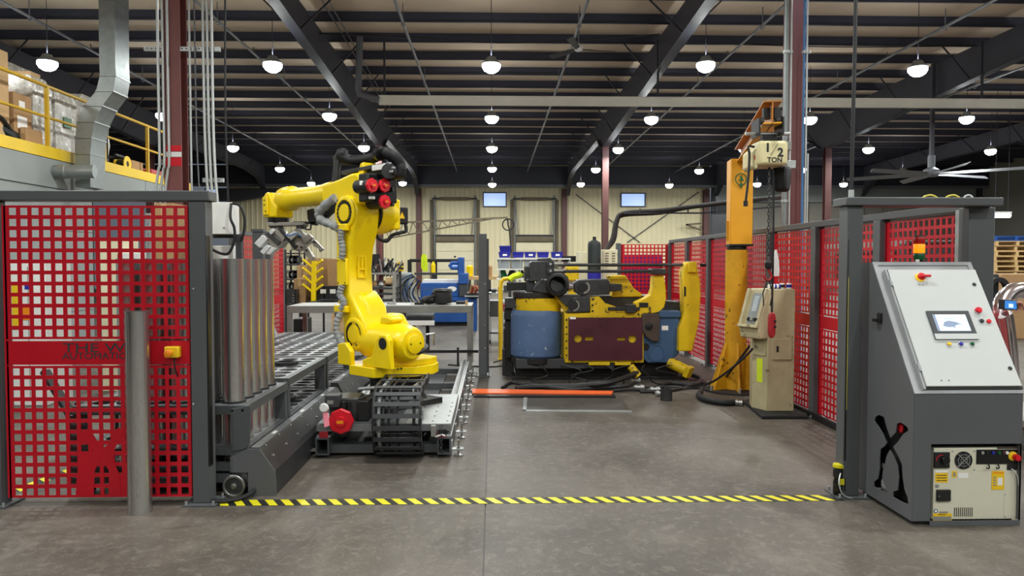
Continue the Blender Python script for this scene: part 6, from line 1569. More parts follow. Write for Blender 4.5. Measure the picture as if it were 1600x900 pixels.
fing = [('thumb', [palm, (3.868, 5.385, 1.295), (3.842, 5.374, 1.304), (3.818, 5.377, 1.298)], .0105),
        ('finger', [palm, (3.868, 5.418, 1.300), (3.838, 5.424, 1.312), (3.810, 5.420, 1.310)], .0095),
        ('finger', [palm, (3.866, 5.426, 1.278), (3.832, 5.431, 1.284), (3.800, 5.424, 1.280)], .0098),
        ('finger', [palm, (3.866, 5.424, 1.258), (3.832, 5.430, 1.256), (3.803, 5.423, 1.252)], .0095),
        ('finger', [palm, (3.868, 5.412, 1.240), (3.840, 5.404, 1.230), (3.816, 5.388, 1.234)], .0085)]
for nm, pts, r in fing:
    skinned(nm, [[(palm, .012)] + [(p, r * (1 - .08 * k)) for k, p in enumerate(pts[1:])]], 'skin', pe)
skinned('jacket', [
    [((PX, PYc, .78), (.19, .15)), ((PX, PYc, .95), (.19, .15)), ((PX, PYc, 1.12), (.165, .13)), (chest, (.18, .135)), ((PX - .02, PYc, 1.46), (.085, .08))],
    [(chest, (.18, .135)), ((PX - .02, PYc - .17, 1.42), .075), ((PX - .14, PYc - .22, 1.20), .06), ((3.985, 5.385, 1.245), .042)],
    [(chest, (.18, .135)), ((PX - .02, PYc + .17, 1.42), .075), ((PX + .02, PYc + .24, 1.16), .06), ((PX - .09, PYc + .22, .965), .042)]], 'sleeve', pe)
skinned('trousers', [
    [(hip, (.165, .125)), ((PX, PYc - .10, .86), .10), ((PX - .01, PYc - .11, .50), .075), ((PX + .01, PYc - .11, .11), .058)],
    [(hip, (.165, .125)), ((PX, PYc + .10, .86), .10), ((PX - .02, PYc + .12, .50), .075), ((PX + .03, PYc + .12, .11), .058)]], 'trousers', pe)
build('hair', MB().ball((PX - .035, PYc, 1.70), .108, 16, (1, .9, .95)), 'hair', pe, smooth=180)
for s in (-1, 1):
    build('ear', MB().ball((PX - .05, PYc + s * .088, 1.64), .022, 10, (.6, .4, 1)), 'skin', pe, smooth=180)
    build('eye', MB().ball((PX - .142, PYc + s * .03, 1.655), .012, 10), 'label_white', pe, smooth=180); build('shoe', MB().ball((PX - .07, PYc + s * .12, .04), .08, 12, (1.6, .6, .5)), 'black', pe, smooth=180)
build('nose', MB().ball((PX - .152, PYc, 1.625), .018, 10, (1, .7, 1.3)), 'skin', pe, smooth=180); build('mouth', MB().ball((PX - .143, PYc, 1.585), .02, 10, (.4, 1, .25)), 'hook_red', pe, smooth=180)
PM = axes((3.775, 5.40, 1.283), (1, .02, -.07), (0.03, .1, 1))
pe.location.x += .08
phn = thing('phone', 'black phone with a lit blue screen held at the right edge', 'phone', (3.775, 5.40, 1.283))
build('case', MB().box(-.074, .074, -.037, .037, -.006, .004, PM), 'black', phn, bevel=.004)
build('screen', MB().box(-.03, .062, -.030, .030, .004, .005, PM), 'phone_screen', phn); build('screen_image', MB().box(.0, .035, -.02, .008, .005, .0055, PM), 'screen', phn); phn.location.x += .08

# ------------------------------------------------------------------ lines beside the right column
for px, py0, py1, r_, m, lb in ((1228, -80, 350, .036, 'galv_duct', 'thick grey pipe left of the right column'), (1235.5, -80, 255, .013, 'conduit', 'thin white conduit left of the right column'),
                                (1255.5, -80, 345, .016, 'blue_line', 'blue pipe on the right side of the right column'), (1260, -80, 345, .013, 'conduit', 'thin white conduit right of the blue pipe'), (1263.5, 240, 345, .012, 'conduit', 'short white conduit right of the blue pipe')):
    a = at(px, py0, 10.4); b = at(px, py1, 10.4); a.x = b.x = at(px, 150, 10.4).x
    t = thing('wall_pipe', lb, 'pipe', (a.x, 10.4, 1.0), group='lines beside the right column')
    build('pipe', MB().cyl((a.x, 10.4, .0), (a.x, 10.4, 6.6 if py0 < 0 else a.z), r_, n=10), m, t)
    for zz in ((4.55, 2.45) if r_ > .03 else (4.55,)): build('pipe_clamp', MB().ring((a.x, 10.4, zz), (0, 0, 1), r_ + .012, r_, .04, 12), 'galv', t)
p = at(1237, 256, 10.3); single('junction_box', MB().box(p.x - .05, p.x + .06, 10.3, 10.38, p.z - .06, p.z + .05), 'galv', 'small grey junction box beside the hoist', 'box', bevel=.004)
t = thing('drop_cable', 'black cable dropping from the roof to the right front frame', 'cable', (2.46, 4.96, 2.035))
build('cable', MB().tube(smooth_path([at(1339, -300, 4.97), at(1337, 0, 4.97), at(1333, 180, 4.97), at(1330, 300, 4.97), (2.42, 4.97, 2.03)], 6), .013, 8), 'hose', t)
p = at(1330, 306, 4.97); build('sleeve', MB().cyl((p.x, 4.97, 2.036), (p.x, 4.97, p.z + .04), .018, n=10), 'conduit', t)
# conduit bundle from the post box towards the right column
for k in range(4):
    dy = k * .06; dz = (k % 2) * 2.5
    cable('cable_bundle', [at(946 + k, 390, 13.0 + dy), at(956 + k * 1.5, 372 + dz, 13.0 + dy), at(962 + k, 345 + dz, 13.0 + dy), at(975, 332 + dz + k * .8, 13.0 + dy), at(1030, 328 + dz + k, 12.8 + dy), at(1080, 322 + dz, 12.6 + dy), at(1140, 315 + dz, 12.4 + dy), at(1228, 306 + dz, 11.4)], .026, 'hose_cloth', '%s cable of the bundle arching right towards the crane' % ORD[k], 'cable', 8, 6, 'cable bundle behind the bender')
t = thing('cable_tray', 'thin truss cable tray under the arching bundle', 'tray', at(1100, 330, 12.8))
build('tray_rail', MB().bar(at(975, 333, 12.9), at(1100, 333, 12.8), .025).bar(at(1100, 333, 12.8), at(1228, 322, 11.5), .025), 'steel_navy', t)
for x in (1000, 1037, 1075, 1122, 1160): build('tray_post', MB().bar(at(x, 333 if x < 1100 else 331, 12.8), at(x, 326 if x < 1060 else 320, 12.8), .02), 'steel_navy', t)

# ------------------------------------------------------------------ fans
hx, hy, hz = at(1455, 272, 22).x, 22.0, at(1455, 272, 22).z
t = thing('ceiling_fan', 'huge ceiling fan with long blades at the upper right', 'fan', (hx, hy, hz))
build('drop_rod', MB().box(hx - .05, hx + .05, hy - .05, hy + .05, hz + .5, ZP(22)), 'rafter_navy', t); build('motor', MB().lathe([(.18, -.08), (.22, 0), (.22, .12), (.1, .2), (.1, .55)], (hx, hy, hz), n=20), 'pipe_grey', t)
for k in range(6):
    a_ = 2 * PI * k / 6 + .35; d = Vector((math.cos(a_), math.sin(a_), 0)); s_ = Vector((-d.y, d.x, 0)); c = Vector((hx, hy, hz))
    build('blade', MB().loft([[c + d * r_ + s_ * (w * u) + Vector((0, 0, .05 * u + v)) for u, v in ((-1, 0), (0, .02), (1, 0), (0, -.01))] for r_, w in ((.2, .08), (.5, .11), (2.4, .07))]), 'pipe_grey', t)
hx, hy, hz = at(904, 77, 18).x, 18.0, at(904, 77, 18).z
t = thing('ceiling_fan', 'small ceiling fan under the roof above the bender', 'fan', (hx, hy, hz))
build('motor', MB().lathe([(.06, -.05), (.10, -.02), (.10, .06), (.03, .1), (.02, .14)], (hx, hy, hz), n=16), 'white_plastic', t); build('rod', MB().cyl((hx, hy, hz + .1), (hx, hy, ZP(18)), .018, n=8), 'pipe_grey', t)
for k in range(3):
    a_ = 2 * PI * k / 3 + .2; d = Vector((math.cos(a_), math.sin(a_), 0)); s_ = Vector((-d.y, d.x, 0)); c = Vector((hx, hy, hz))
    build('blade', MB().loft([[c + d * r_ + s_ * (w * u) + Vector((0, 0, .03 * u + v)) for u, v in ((-1, 0), (0, .01), (1, 0), (0, -.006))] for r_, w in ((.09, .05), (.95, .09))]), 'grey_dark', t)

# ------------------------------------------------------------------ workshop behind the cell, left to right
def pbox(nm, x0, x1, y0, y1, Y, d, m, parent=None, bev=.006):
    a = at(x0, y1, Y); c = at(x1, y0, Y); mb = MB().box(a.x, c.x, Y, Y + d, max(a.z, 0), c.z)
    return build(nm, mb, m, parent, bevel=bev) if parent else mb
# steel bench
BYb = 10.95
bn = thing('steel_bench', 'long grey steel bench across the back of the cell', 'bench', (at(590, 480, BYb).x, BYb + .45, 0))
bx0, bx1 = at(448, 480, BYb).x, at(737, 480, BYb).x; zt2 = at(590, 478, BYb).z; zb2 = at(590, 489, BYb).z
build('bench_top', MB().box(bx0, bx1, BYb, BYb + .95, zt2 - .006, zt2), 'bench_steel', bn)
for y0, y1 in ((BYb, BYb + .05), (BYb + .9, BYb + .95)): build('bench_rail', MB().box(bx0, bx1, y0, y1, zb2, zt2 - .006), 'bench_steel', bn, bevel=.003)
for x in (bx0 + .035, at(620, 480, BYb).x, bx1 - .035):
    for y0 in (BYb + .03, BYb + .92): build('leg', MB().box(x - .035, x + .035, y0 - .028, y0 + .028, 0, zb2), 'bench_steel', bn, bevel=.003)
build('low_rail', MB().bar((at(655, 555, BYb).x, BYb - .05, .28), (bx1 + .1, BYb - .05, .28), .04), 'black', bn)
p = at(690, 465, BYb + .4)
t = thing('backpack', 'black backpack lying on the steel bench', 'bag', (p.x, BYb + .4, zt2))
x0, x1 = at(674, 470, BYb + .4).x, at(706, 470, BYb + .4).x
build('main_pocket', MB().lathe([(.02, 0), (.155, .02), (.165, .10), (.15, .19), (.10, .215), (.0, .22)], (p.x, BYb + .4, zt2), n=20), 'black', t)
build('top_flap', MB().lathe([(.13, .0), (.155, .02), (.13, .05), (0, .06)], (p.x + .02, BYb + .4, zt2 + .19), n=20), 'black', t); build('strap', MB().tube(smooth_path([(p.x - .1, BYb + .25, zt2 + .14), (p.x - .2, BYb + .22, zt2 + .1), (p.x - .26, BYb + .25, zt2 + .03)], 6), .02, 8), 'black', t)
build('front_pocket', MB().ball((p.x - .19, BYb + .35, zt2 + .07), .11, 12, (1.2, .8, .62)), 'black', t)
p = at(729, 473, BYb + .2); single('copper_fitting', MB().lathe([(.02, 0), (.022, .03), (.016, .06), (.02, .08)], (p.x, BYb + .2, zt2), n=12), 'cardboard_pale', 'small copper-coloured fitting at the right end of the bench', 'fitting')
single('black_tray', MB().box(at(713, 470, BYb + .5).x, at(727, 470, BYb + .5).x, BYb + .4, BYb + .6, zt2, zt2 + .04), 'black', 'low black tray near the right end of the bench', 'tray')
single('paper_sheet', MB().box(at(600, 473, BYb + .3).x, at(640, 473, BYb + .3).x, BYb + .25, BYb + .5, zt2, zt2 + .006), 'white_plastic', 'white sheet of paper on the bench right of the robot', 'paper')
# laptop-like creeper below
t = thing('mechanics_creeper', 'black padded trolley with white edge below the bench', 'trolley', at(650, 497, 13))
pa_ = at(636, 502, 13); pb2 = at(676, 502, 13)
build('pad', MB().box(pa_.x, pb2.x, 12.9, 13.5, pa_.z, pa_.z + .12), 'black', t, bevel=.03); build('rim', MB().box(pa_.x - .04, pb2.x + .04, 12.86, 12.9, pa_.z - .06, pa_.z + .02), 'label_white', t)
for x in (pa_.x + .1, pb2.x - .1): build('leg', MB().box(x - .03, x + .03, 13.1, 13.2, 0, pa_.z), 'black', t)
# stool or trolley frame under the bench on the left
t = thing('steel_trolley', 'black tube trolley frame on castors behind the bench', 'trolley', (at(520, 500, 13).x, 13, 0))
for x in (482, 506, 525, 545): q = at(x, 510, 13 if x in (482, 525) else 13.4); build('leg', MB().cyl((q.x, q.y, .06), (q.x, q.y, .93), .02, n=8), 'black', t)
for z in (.3, .9): build('hoop', MB().tube([at(482, 500, 13) * 1, at(545, 500, 13.4)][:2] and [(at(482, 500, 13).x, 13, z), (at(506, 500, 13.4).x, 13.4, z + .02), (at(545, 500, 13.4).x, 13.4, z), (at(525, 500, 13).x, 13, z - .02)], .016, 6, closed=True), 'black', t)
for x in (482, 525): q = at(x, 510, 13); build('caster', MB().cyl((q.x - .02, 13, .05), (q.x + .02, 13, .05), .05, n=12), 'rubber', t)
single('tall_bin', pbox('b', 458, 476, 498, 530, 12.6, .5, 'black'), 'black', 'tall black bin under the left end of the bench', 'bin', bevel=.02)
t = carton('brown cardboard carton on the floor behind the robot', at(518, 500, 14.5).x, at(548, 500, 14.5).x, 14.5, 15.1, 0, .62, 'cardboard_pale')
# cardboard boxes stacked on a table with black crates
t = thing('packing_table', 'dark table behind the robot carrying cartons and crates', 'table', (at(510, 470, 16).x, 16.5, 0))
ta, tb = at(446, 470, 16).x, at(550, 470, 16).x; tz = at(500, 474, 16).z
build('table_top', MB().box(ta, tb, 15.8, 17.2, tz - .05, tz), 'dark_steel', t)
for x in (ta + .05, tb - .05):
    for y_ in (15.85, 17.15): build('leg', MB().box(x - .03, x + .03, y_ - .03, y_ + .03, 0, tz - .05), 'dark_steel', t)
def onT(nm, lb, x0, x1, y0, Y, d, z0, m, cat='box'):
    a = at(x0, y0, Y); c = at(x1, y0, Y); return carton(lb, a.x, c.x, Y, Y + d, z0, a.z, m)
def shift_label(t): pass
zc_ = at(500, 447, 16).z
for x0, x1, lb in ((492, 506, 'left black plastic crate with a white label on the packing table'), (507, 549, 'wide black plastic crate under the big carton')):
    a, c = at(x0, 460, 16), at(x1, 460, 16); t = thing('plastic_crate', lb, 'crate', ((a.x + c.x) / 2, 16.3, tz))
    build('body', MB().box(a.x, c.x, 16, 16.6, tz, zc_), 'black', t, bevel=.01); build('paper_label', MB().box(a.x + .12, a.x + .24, 15.99, 16, zc_ - .16, zc_ - .07), 'label_white', t)
onT('', 'big brown carton on the black crates behind the robot', 512, 550, 405, 16, .6, zc_, 'cardboard')
onT('', 'brown carton left of the big one, behind the yellow rack', 480, 512, 404, 16.65, .5, tz, 'cardboard')
onT('', 'pale brown carton behind the yellow rack arms', 464, 480, 415, 16.65, .5, tz, 'cardboard_pale')
onT('', 'low brown carton at the left of the packing table', 459, 477, 436, 16.0, .5, tz, 'cardboard')
t = thing('wire_crate', 'grey slatted crate at the left end of the packing table', 'crate', (at(452, 470, 15.8).x, 15.9, tz))
a, c = at(446, 470, 15.8), at(462, 452, 15.8)
for k in range(5): z_ = tz + (c.z - tz) * (k + .1) / 5; build('slat', MB().box(a.x, c.x, 15.8, 15.82, z_, z_ + .05), 'dark_steel', t)
for x in (a.x, c.x): build('corner', MB().box(x - .02, x + .02, 15.8, 16.2, tz, c.z), 'dark_steel', t)
# yellow cantilever rack
t = thing('cantilever_rack', 'bright yellow cantilever rack with slanting arms', 'rack', (at(489, 470, 15.88).x, 15.88, tz))
build('upright', MB().bar((at(490, 470, 15.88).x, 15.88, tz), at(491, 408, 15.88), .09), 'robot_yellow', t); build('foot', MB().box(at(483, 470, 15.88).x, at(491, 470, 15.88).x, 15.82, 15.96, tz, tz + .04), 'black', t)
for k, (x, y) in enumerate(((476, 405), (476, 418), (477, 431), (476, 444))):
    build('rack_arm', MB().bar(at(489, y + 13, 15.88), at(x - 3, y, 15.75), .045), 'robot_yellow', t); build('rack_arm', MB().bar(at(491, y + 11, 15.88), at(504, y + 1, 15.8), .045), 'robot_yellow', t)
# shelf with dark coils on the far left
t = thing('parts_shelf', 'black shelf with wheels and coils left of the cartons', 'shelf', (at(458, 430, 18).x, 18.2, 0))
a, c = at(446, 430, 18).x, at(468, 430, 18).x
for y_ in (395, 413, 436, 455): z_ = at(450, y_, 18).z; build('shelf_board', MB().box(a, c, 18, 18.5, z_ - .03, z_), 'dark_steel', t)
for x in (a, c):
    for y_ in (18, 18.5): build('upright', MB().box(x - .02, x + .02, y_ - .02, y_ + .02, 0, at(450, 390, 18).z), 'dark_steel', t)
rg = random.Random(5)
for k in range(9):
    y_ = (413, 413, 413, 436, 436, 436, 455, 455, 455)[k]; q = at(450 + 7 * (k % 3), y_, 18.1)
    single('parts_spool', MB().ring((q.x, 18.12, q.z + .11), (0, 1, 0), .11, .05, .1, 14), 'black' if k % 3 else 'label_grey', '%s spool on the black parts shelf, %s shelf from the top' % (('left', 'middle', 'right')[k % 3], ORD[k // 3]), 'spool', 'spools on the parts shelf')
# clutter of bar stock right of the robot arm
t = thing('bar_rack', 'steel rack bristling with bar stock behind the robot', 'rack', (at(590, 470, 15).x, 15.2, 0))
a, c = at(573, 430, 15).x, at(618, 430, 15).x
for y_ in (426, 449, 458, 468): z_ = at(590, y_, 15).z; build('shelf_board', MB().box(a, c, 15, 15.6, z_ - .04, z_), 'bench_steel' if y_ == 426 else 'dark_steel', t)
for x in (a + .03, c - .03):
    for y_ in (15.02, 15.58): build('upright', MB().box(x - .03, x + .03, y_ - .03, y_ + .03, 0, at(590, 424, 15).z), 'bench_steel', t)
build('tall_post', MB().cyl(at(578, 470, 15.3), at(578, 372, 15.3), .03, n=8), 'dark_steel', t); build('tall_post', MB().cyl(at(595, 470, 15.3), at(595, 376, 15.3), .035, n=8), 'oxide_red', t); build('control_box', MB().box(at(578, 396, 15.2).x, at(592, 396, 15.2).x, 15.2, 15.4, at(578, 412, 15.2).z, at(578, 397, 15.2).z), 'black', t)
for k in range(34):
    x = 572 + 1.4 * k; build('bar_stock', MB().cyl(at(x, 428 + rg.uniform(-4, 4), 15.1 + rg.uniform(0, .4)), at(x + rg.uniform(-14, 16), 408 + rg.uniform(-6, 8), 15.1 + rg.uniform(0, .4)), .018, n=6), 'dark_steel' if k % 3 else 'galv', t)
q = at(605, 440, 15.05); build('copper_roll', MB().cyl((at(602, 440, 15).x, 15.1, q.z), (at(615, 440, 15).x, 15.1, q.z), .07, n=16), 'cardboard_pale', t)
p = at(625, 415, 15.5); t = thing('striped_block', 'small black and yellow striped block near the bar rack', 'block', (p.x, 15.5, at(625, 425, 15.5).z))
for k in range(5): build('stripe', MB().box(at(621, 420, 15.5).x, at(630, 420, 15.5).x, 15.5, 15.6, at(625, 424 - k * 3, 15.5).z, at(625, 421 - k * 3, 15.5).z), ('edge_yellow', 'black')[k % 2], t)
build('stand', MB().box(at(624, 420, 15.55).x, at(627, 420, 15.55).x, 15.53, 15.57, 0, at(625, 424, 15.5).z), 'dark_steel', t)
t = thing('grey_cabinet', 'rounded grey cabinet with black cables left of the blue machine', 'cabinet', (at(630, 470, 16.5).x, 16.7, 0))
build('body', pbox('', 619, 642, 426, 560, 16.5, .5, ''), 'mezz_grey', t, bevel=.06)
for k in range(12):
    x = 634 + 3 * k; build('cable', MB().tube(smooth_path([at(644 + k, 428 + k, 16.3), at(x - 12 + rg.uniform(-6, 6), 440, 16.3), at(x - 18 + rg.uniform(-6, 6), 458, 16.3), at(625 + 3 * k, 474, 16.3)], 6), .011, 6), 'black' if k % 3 else 'bright_blue', t)
# blue saw machine
SY = 18.5
t = thing('blue_saw', 'bright blue bandsaw machine behind the steel bench', 'machine', (at(695, 490, SY).x, SY + .5, 0))
build('base', pbox('', 652, 737, 484, 504, SY, 1.0, ''), 'bright_blue', t, bevel=.02); build('skid', pbox('', 660, 732, 504, 511, SY + .1, .8, ''), 'black', t)
build('body', pbox('', 657, 717, 442, 464, SY, .8, ''), 'bright_blue', t, bevel=.02); build('trough', pbox('', 655, 735, 464, 470, SY - .05, 1, ''), 'bright_blue', t); build('mid_frame', pbox('', 662, 730, 470, 485, SY + .2, .7, ''), 'bright_blue', t)
build('saw_head', pbox('', 716, 731, 427, 444, SY - .1, .8, ''), 'bright_blue', t, bevel=.02); build('head_guard', pbox('', 717, 730, 444, 464, SY - .08, .7, ''), 'grey_dark', t, bevel=.02); build('column', pbox('', 715, 725, 402, 428, SY, .4, ''), 'bright_blue', t, bevel=.02)
build('top_plate', pbox('', 660, 716, 437, 442, SY + .1, .6, ''), 'white_plastic', t); build('bow_tube', MB().tube([at(715, 411, SY), at(706, 411, SY), at(703, 415, SY), at(706, 419, SY), at(715, 419, SY)], .05, 8), 'bright_blue', t); build('mirror', pbox('', 704, 716, 412, 418, SY + .02, .04, ''), 'window_glow', t)  # the mirror's bright reflection is put in as a glowing colour
q = at(706, 451.5, SY - .003); build('oval_badge', MB().lathe([(.13, 0), (.13, .004)], q, (0, -1, 0), n=28).v and MB().add([Vector((q.x + .12 * math.cos(2 * PI * k / 24), SY - .004 - j * .004, q.z + .065 * math.sin(2 * PI * k / 24))) for j in (0, 1) for k in range(24)], [tuple(range(23, -1, -1)), tuple(range(24, 48))] + [(k, (k + 1) % 24, 24 + (k + 1) % 24, 24 + k) for k in range(24)]), 'label_white', t)
for y_ in (450, 453): build('lettering', pbox('', 661, 683, y_, y_ + 1, SY - .003, .003, ''), 'clean_blue', t)
t = thing('welding_rail', 'black pipe guard rail with a lifted arm behind the blue machine', 'railing', (at(680, 470, 21).x, 21, 0))
for x in (640, 680): q = at(x, 410, 21); build('rail_post', MB().cyl((q.x, 21, 0), (q.x, 21, at(x, 406, 21).z), .06, n=8), 'black', t)
build('top_rail', MB().cyl(at(640, 407, 21), at(716, 407, 21), .05, n=8), 'black', t)
t = thing('safety_vest', 'bright yellow high-visibility vest hanging on the black rail', 'vest', at(663, 422, 20.9))
q = at(663, 410, 20.9); e_ = lambda x, y: at(x, y, 20.85)
build('cloth', MB().loft([[Vector((e_(x0, y).x, 20.85, e_(x0, y).z)), Vector((e_(x1, y).x, 20.8, e_(x1, y).z)), Vector((e_(x1, y).x, 20.92, e_(x1, y).z)), Vector((e_(x0, y).x, 20.95, e_(x0, y).z))] for x0, x1, y in ((660, 665, 397), (658, 667, 403), (658, 668, 412), (658, 668, 419), (662, 668, 424))]), 'hi_vis', t, smooth=60)
t = thing('torch_bottle', 'small yellow bottle standing right of the vest', 'bottle', at(677, 425, 20)); q = at(677, 426, 20); build('body', MB().lathe([(.06, 0), (.06, .22), (.03, .26), (.03, .3)], q, n=12), 'robot_yellow', t); build('shelf', MB().box(q.x - .5, q.x + .8, 19.9, 20.2, q.z - .06, q.z), 'dark_steel', t); build('shelf_leg', MB().box(q.x - .03, q.x + .03, 20, 20.1, 0, q.z - .06), 'dark_steel', t)
t = thing('tool_bench', 'cluttered wooden-topped bench right of the blue machine', 'bench', (at(745, 450, 22).x, 22, 0)); q = at(738, 432, 22)
build('bench_top', pbox('', 731, 800, 432, 437, 22, .9, ''), 'wood', t); build('lower_shelf', pbox('', 733, 780, 452, 455, 22, .8, ''), 'dark_steel', t)
for x in (733, 765, 797): build('leg', MB().box(at(x, 440, 22).x - .04, at(x, 440, 22).x + .04, 22, 22.8, 0, at(x, 437, 22).z), 'dark_steel', t)
for x, y, m, lb in ((738, 428, 'robot_yellow', 'yellow can on the cluttered bench'), (768, 428, 'cardboard', 'brown carton on the cluttered bench right of the post')):
    a = at(x - 4, 432, 22.2); single('bench_can', MB().lathe([(.09, 0), (.1, .02), (.1, .3), (.06, .34)], (a.x, 22.3, a.z + .002), n=14), m, lb, 'can')
t = thing('machine_tool', 'dark machine with red cables left of the light-curtain post', 'machine', (at(735, 470, 17).x, 17, 0))
build('bed', pbox('', 728, 748, 458, 466, 17, .8, ''), 'black', t, bevel=.02); build('stand', pbox('', 733, 745, 466, 560, 17.1, .6, ''), 'bright_blue', t); build('slide', pbox('', 726, 750, 462, 464, 16.9, .2, ''), 'galv', t)
for k in range(4): build('red_hose', MB().tube(smooth_path([at(734 + 3 * k, 457, 17), at(738 + 3 * k, 446 + k, 16.9), at(744 + 2 * k, 452, 16.9)], 5), .03, 6), 'hook_red' if k % 2 else 'cardboard', t)
# wire shelf with blue bins
WY = 18.0
sh = thing('wire_shelf', 'white wire shelf carrying plastic bins behind the bender', 'shelf', (at(840, 440, WY).x, WY + .3, 0))
for y_ in (403.5, 420, 435, 452, 470): build('shelf_board', pbox('', 776, 892, y_, y_ + 2, WY, .6, ''), 'white_plastic', sh)
for x in (781, 813, 850, 890):
    for d in (0.02, .57): q = at(x, 440, WY); build('upright', MB().cyl((q.x, WY + d, 0), (q.x, WY + d, at(x, 403, WY).z), .02, n=8), 'galv', sh)
def tub(lb, x0, x1, y0, y1, m, Y=WY + .1, lab=True, nm='storage_bin'):
    a, c = at(x0, y1, Y), at(x1, y0, Y); w = c.x - a.x; h = c.z - a.z; t = thing(nm, lb, 'bin', ((a.x + c.x) / 2, Y + .2, a.z), group='bins on the wire shelf')
    cxx = (a.x + c.x) / 2
    lp2 = [[(cxx + sx * w / 2 * f, Y + .2 + sy * .19 * f, a.z + zz) for sx, sy in ((-1, -1), (1, -1), (1, 1), (-1, 1))] for f, zz in ((.84, 0), (.96, h * .82), (1.0, h * .82), (1.0, h), (.9, h), (.86, h * .1))]
    build('tub', MB().loft(lp2), m, t, smooth=0)
    if lab: build('paper_label', MB().box(cxx - w * .16, cxx + w * .2, Y + .002, Y + .012, a.z + h * .3, a.z + h * .62), 'label_white', t)
    return t
tub('lower dark blue bin of the stack of two', 779, 798, 393.5, 402.5, 'bin_blue'); tub('upper dark blue bin of the stack of two', 780, 799, 384, 393.5, 'bin_blue', lab=False)
for x, n in ((801, 'first'), (820, 'second'), (840, 'third'), (862, 'fourth')): tub('dark blue bin, %s right of the stack of two' % n, x, x + 18, 393.5, 402.5, 'bin_blue', lab=n in ('second', 'fourth'))
for x, n in ((777, 'leftmost'), (798, 'second'), (819, 'third')): tub('cloudy clear tote, %s on the lower shelf' % n, x, x + 20, 404.5, 419.5, 'tote_clear', lab=False, nm='clear_tote')
tub('left black bin at the right end of the wire shelf', 880, 892, 400, 409, 'black', lab=False); tub('right black bin at the right end of the wire shelf', 893, 906, 400, 409, 'black', lab=False)
rg = random.Random(9)
for k in range(6): q = at(786 + 14 * k, 434, WY + .1); single('shelf_part', MB().lathe([(.1, 0), (.12, .03), (.08, .12), (.05, .2)], (q.x, WY + .25, q.z + .002), n=10), ('signal_green', 'black', 'dark_steel')[k % 3], '%s small machine part from the left on the third wire shelf board' % ORD[k], 'part')
# yellow hand rail and hose left of the bender
t = thing('yellow_hand_rail', 'bent yellow pipe rail left of the bender', 'railing', (at(782, 490, 12).x, 12, 0))
build('pipe', MB().tube([(at(782, 480, 12).x, 12, 0), at(782, 450, 12), at(783, 440, 12), at(787, 436, 12), at(797, 435, 12)], .035, 10), 'edge_yellow', t); build('wrapped_hose', MB().tube(smooth_path([at(796, 437, 11.9), at(803, 432, 11.9), at(811, 430, 11.9), at(814, 426, 11.9)], 6), .05, 8), 'hi_vis', t)
build('foot', MB().box(at(778, 497, 12).x, at(788, 497, 12).x, 11.95, 12.05, 0, .03), 'edge_yellow', t)
# dark cabinet and crates behind bender on left
single('floor_crate', pbox('', 765, 780, 470, 495, 13.5, .6, ''), 'dark_steel', 'dark metal crate on the floor right of the light-curtain post', 'crate', bevel=.01)
# green-black bottle and vented box
p = at(930, 375, 12.6)
t = thing('accumulator_tank', 'tall dark green pressure tank behind the bender', 'tank', (p.x, 12.7, 0)); r_ = .115; z1 = at(930, 375, 12.6).z
build('tank', MB().lathe([(r_, 0), (r_, z1 - .08), (r_ * .9, z1 - .03), (r_ * .5, z1 - .01), (r_ * .45, z1)], (p.x, 12.7, 0), n=24), 'green_black', t); build('blue_body', MB().lathe([(r_ + .004, .9), (r_ + .004, at(930, 422, 12.6).z)], (p.x, 12.7, 0), n=24), 'bin_blue', t); build('valve', MB().cyl((p.x, 12.7, z1), (p.x, 12.7, z1 + .06), .03, n=10), 'black', t)
t = thing('vented_cabinet', 'cream electrical cabinet with vent slots behind the bender', 'cabinet', (at(953, 400, 12.8).x, 13, 0))
build('body', pbox('', 941, 965, 390, 560, 12.8, .5, ''), 'cream', t, bevel=.01)
for k in range(6):
    for x in (946, 956): build('vent_slot', pbox('', x, x + 5, 395 + 4 * k, 396.4 + 4 * k, 12.795, .006, ''), 'seal_brown', t, 0)
single('cream_cabinet', pbox('', 905, 921, 393, 560, 13.4, .6, ''), 'cream', 'plain cream cabinet left of the dark green tank', 'cabinet', bevel=.01)
t = thing('yellow_machine_part', 'yellow machine head seen between the bender rods', 'machine', (at(895, 440, 12).x, 12.2, 0)); build('head', pbox('', 886, 905, 415, 440, 12, .4, ''), 'worn_yellow', t, bevel=.03); build('column', pbox('', 890, 900, 440, 560, 12.05, .3, ''), 'worn_yellow', t)
# pallets far right
PYP = 19.5; x0, x1 = at(1553, 400, PYP).x, at(1553, 400, PYP).x + 1.22
pal = thing('wooden_pallet', 'pallet', 'pallet', ((x0 + x1) / 2, PYP + .5, 0), group='stacked wooden pallets')
for k in range(5): build('deck_board', MB().box(-.61, .61, -.5 + k * .225, -.5 + k * .225 + .1, .115, .135), 'wood', pal, local=True)
for x in (-.57, 0, .57): build('stringer', MB().box(x - .04, x + .04, -.5, .5, .02, .115), 'wood', pal, local=True)
for k in (-.5, -.05, .4): build('bottom_board', MB().box(-.61, .61, k, k + .1, 0, .02), 'wood', pal, local=True)
nP = 16
for k in range(nP):
    lb = 'wooden pallet in the far right stack, %s from the top' % (ORD[nP - 1 - k] if nP - 1 - k < 10 else ('eleventh', 'twelfth', 'thirteenth', 'fourteenth', 'fifteenth', 'sixteenth')[nP - 11 - k])
    o = pal if k == 0 else copy_tree(pal, ((x0 + x1) / 2 + random.uniform(-.03, .03), PYP + .5 + random.uniform(-.03, .03), k * .136))
    o['label'] = lb
t = copy_tree(pal, ((x0 + x1) / 2, PYP + .5, nP * .136), label='blue pallet on top of the far right stack')
for ch_ in t.children: ch_.data = ch_.data.copy(); ch_.data.materials[0] = MT['bright_blue']
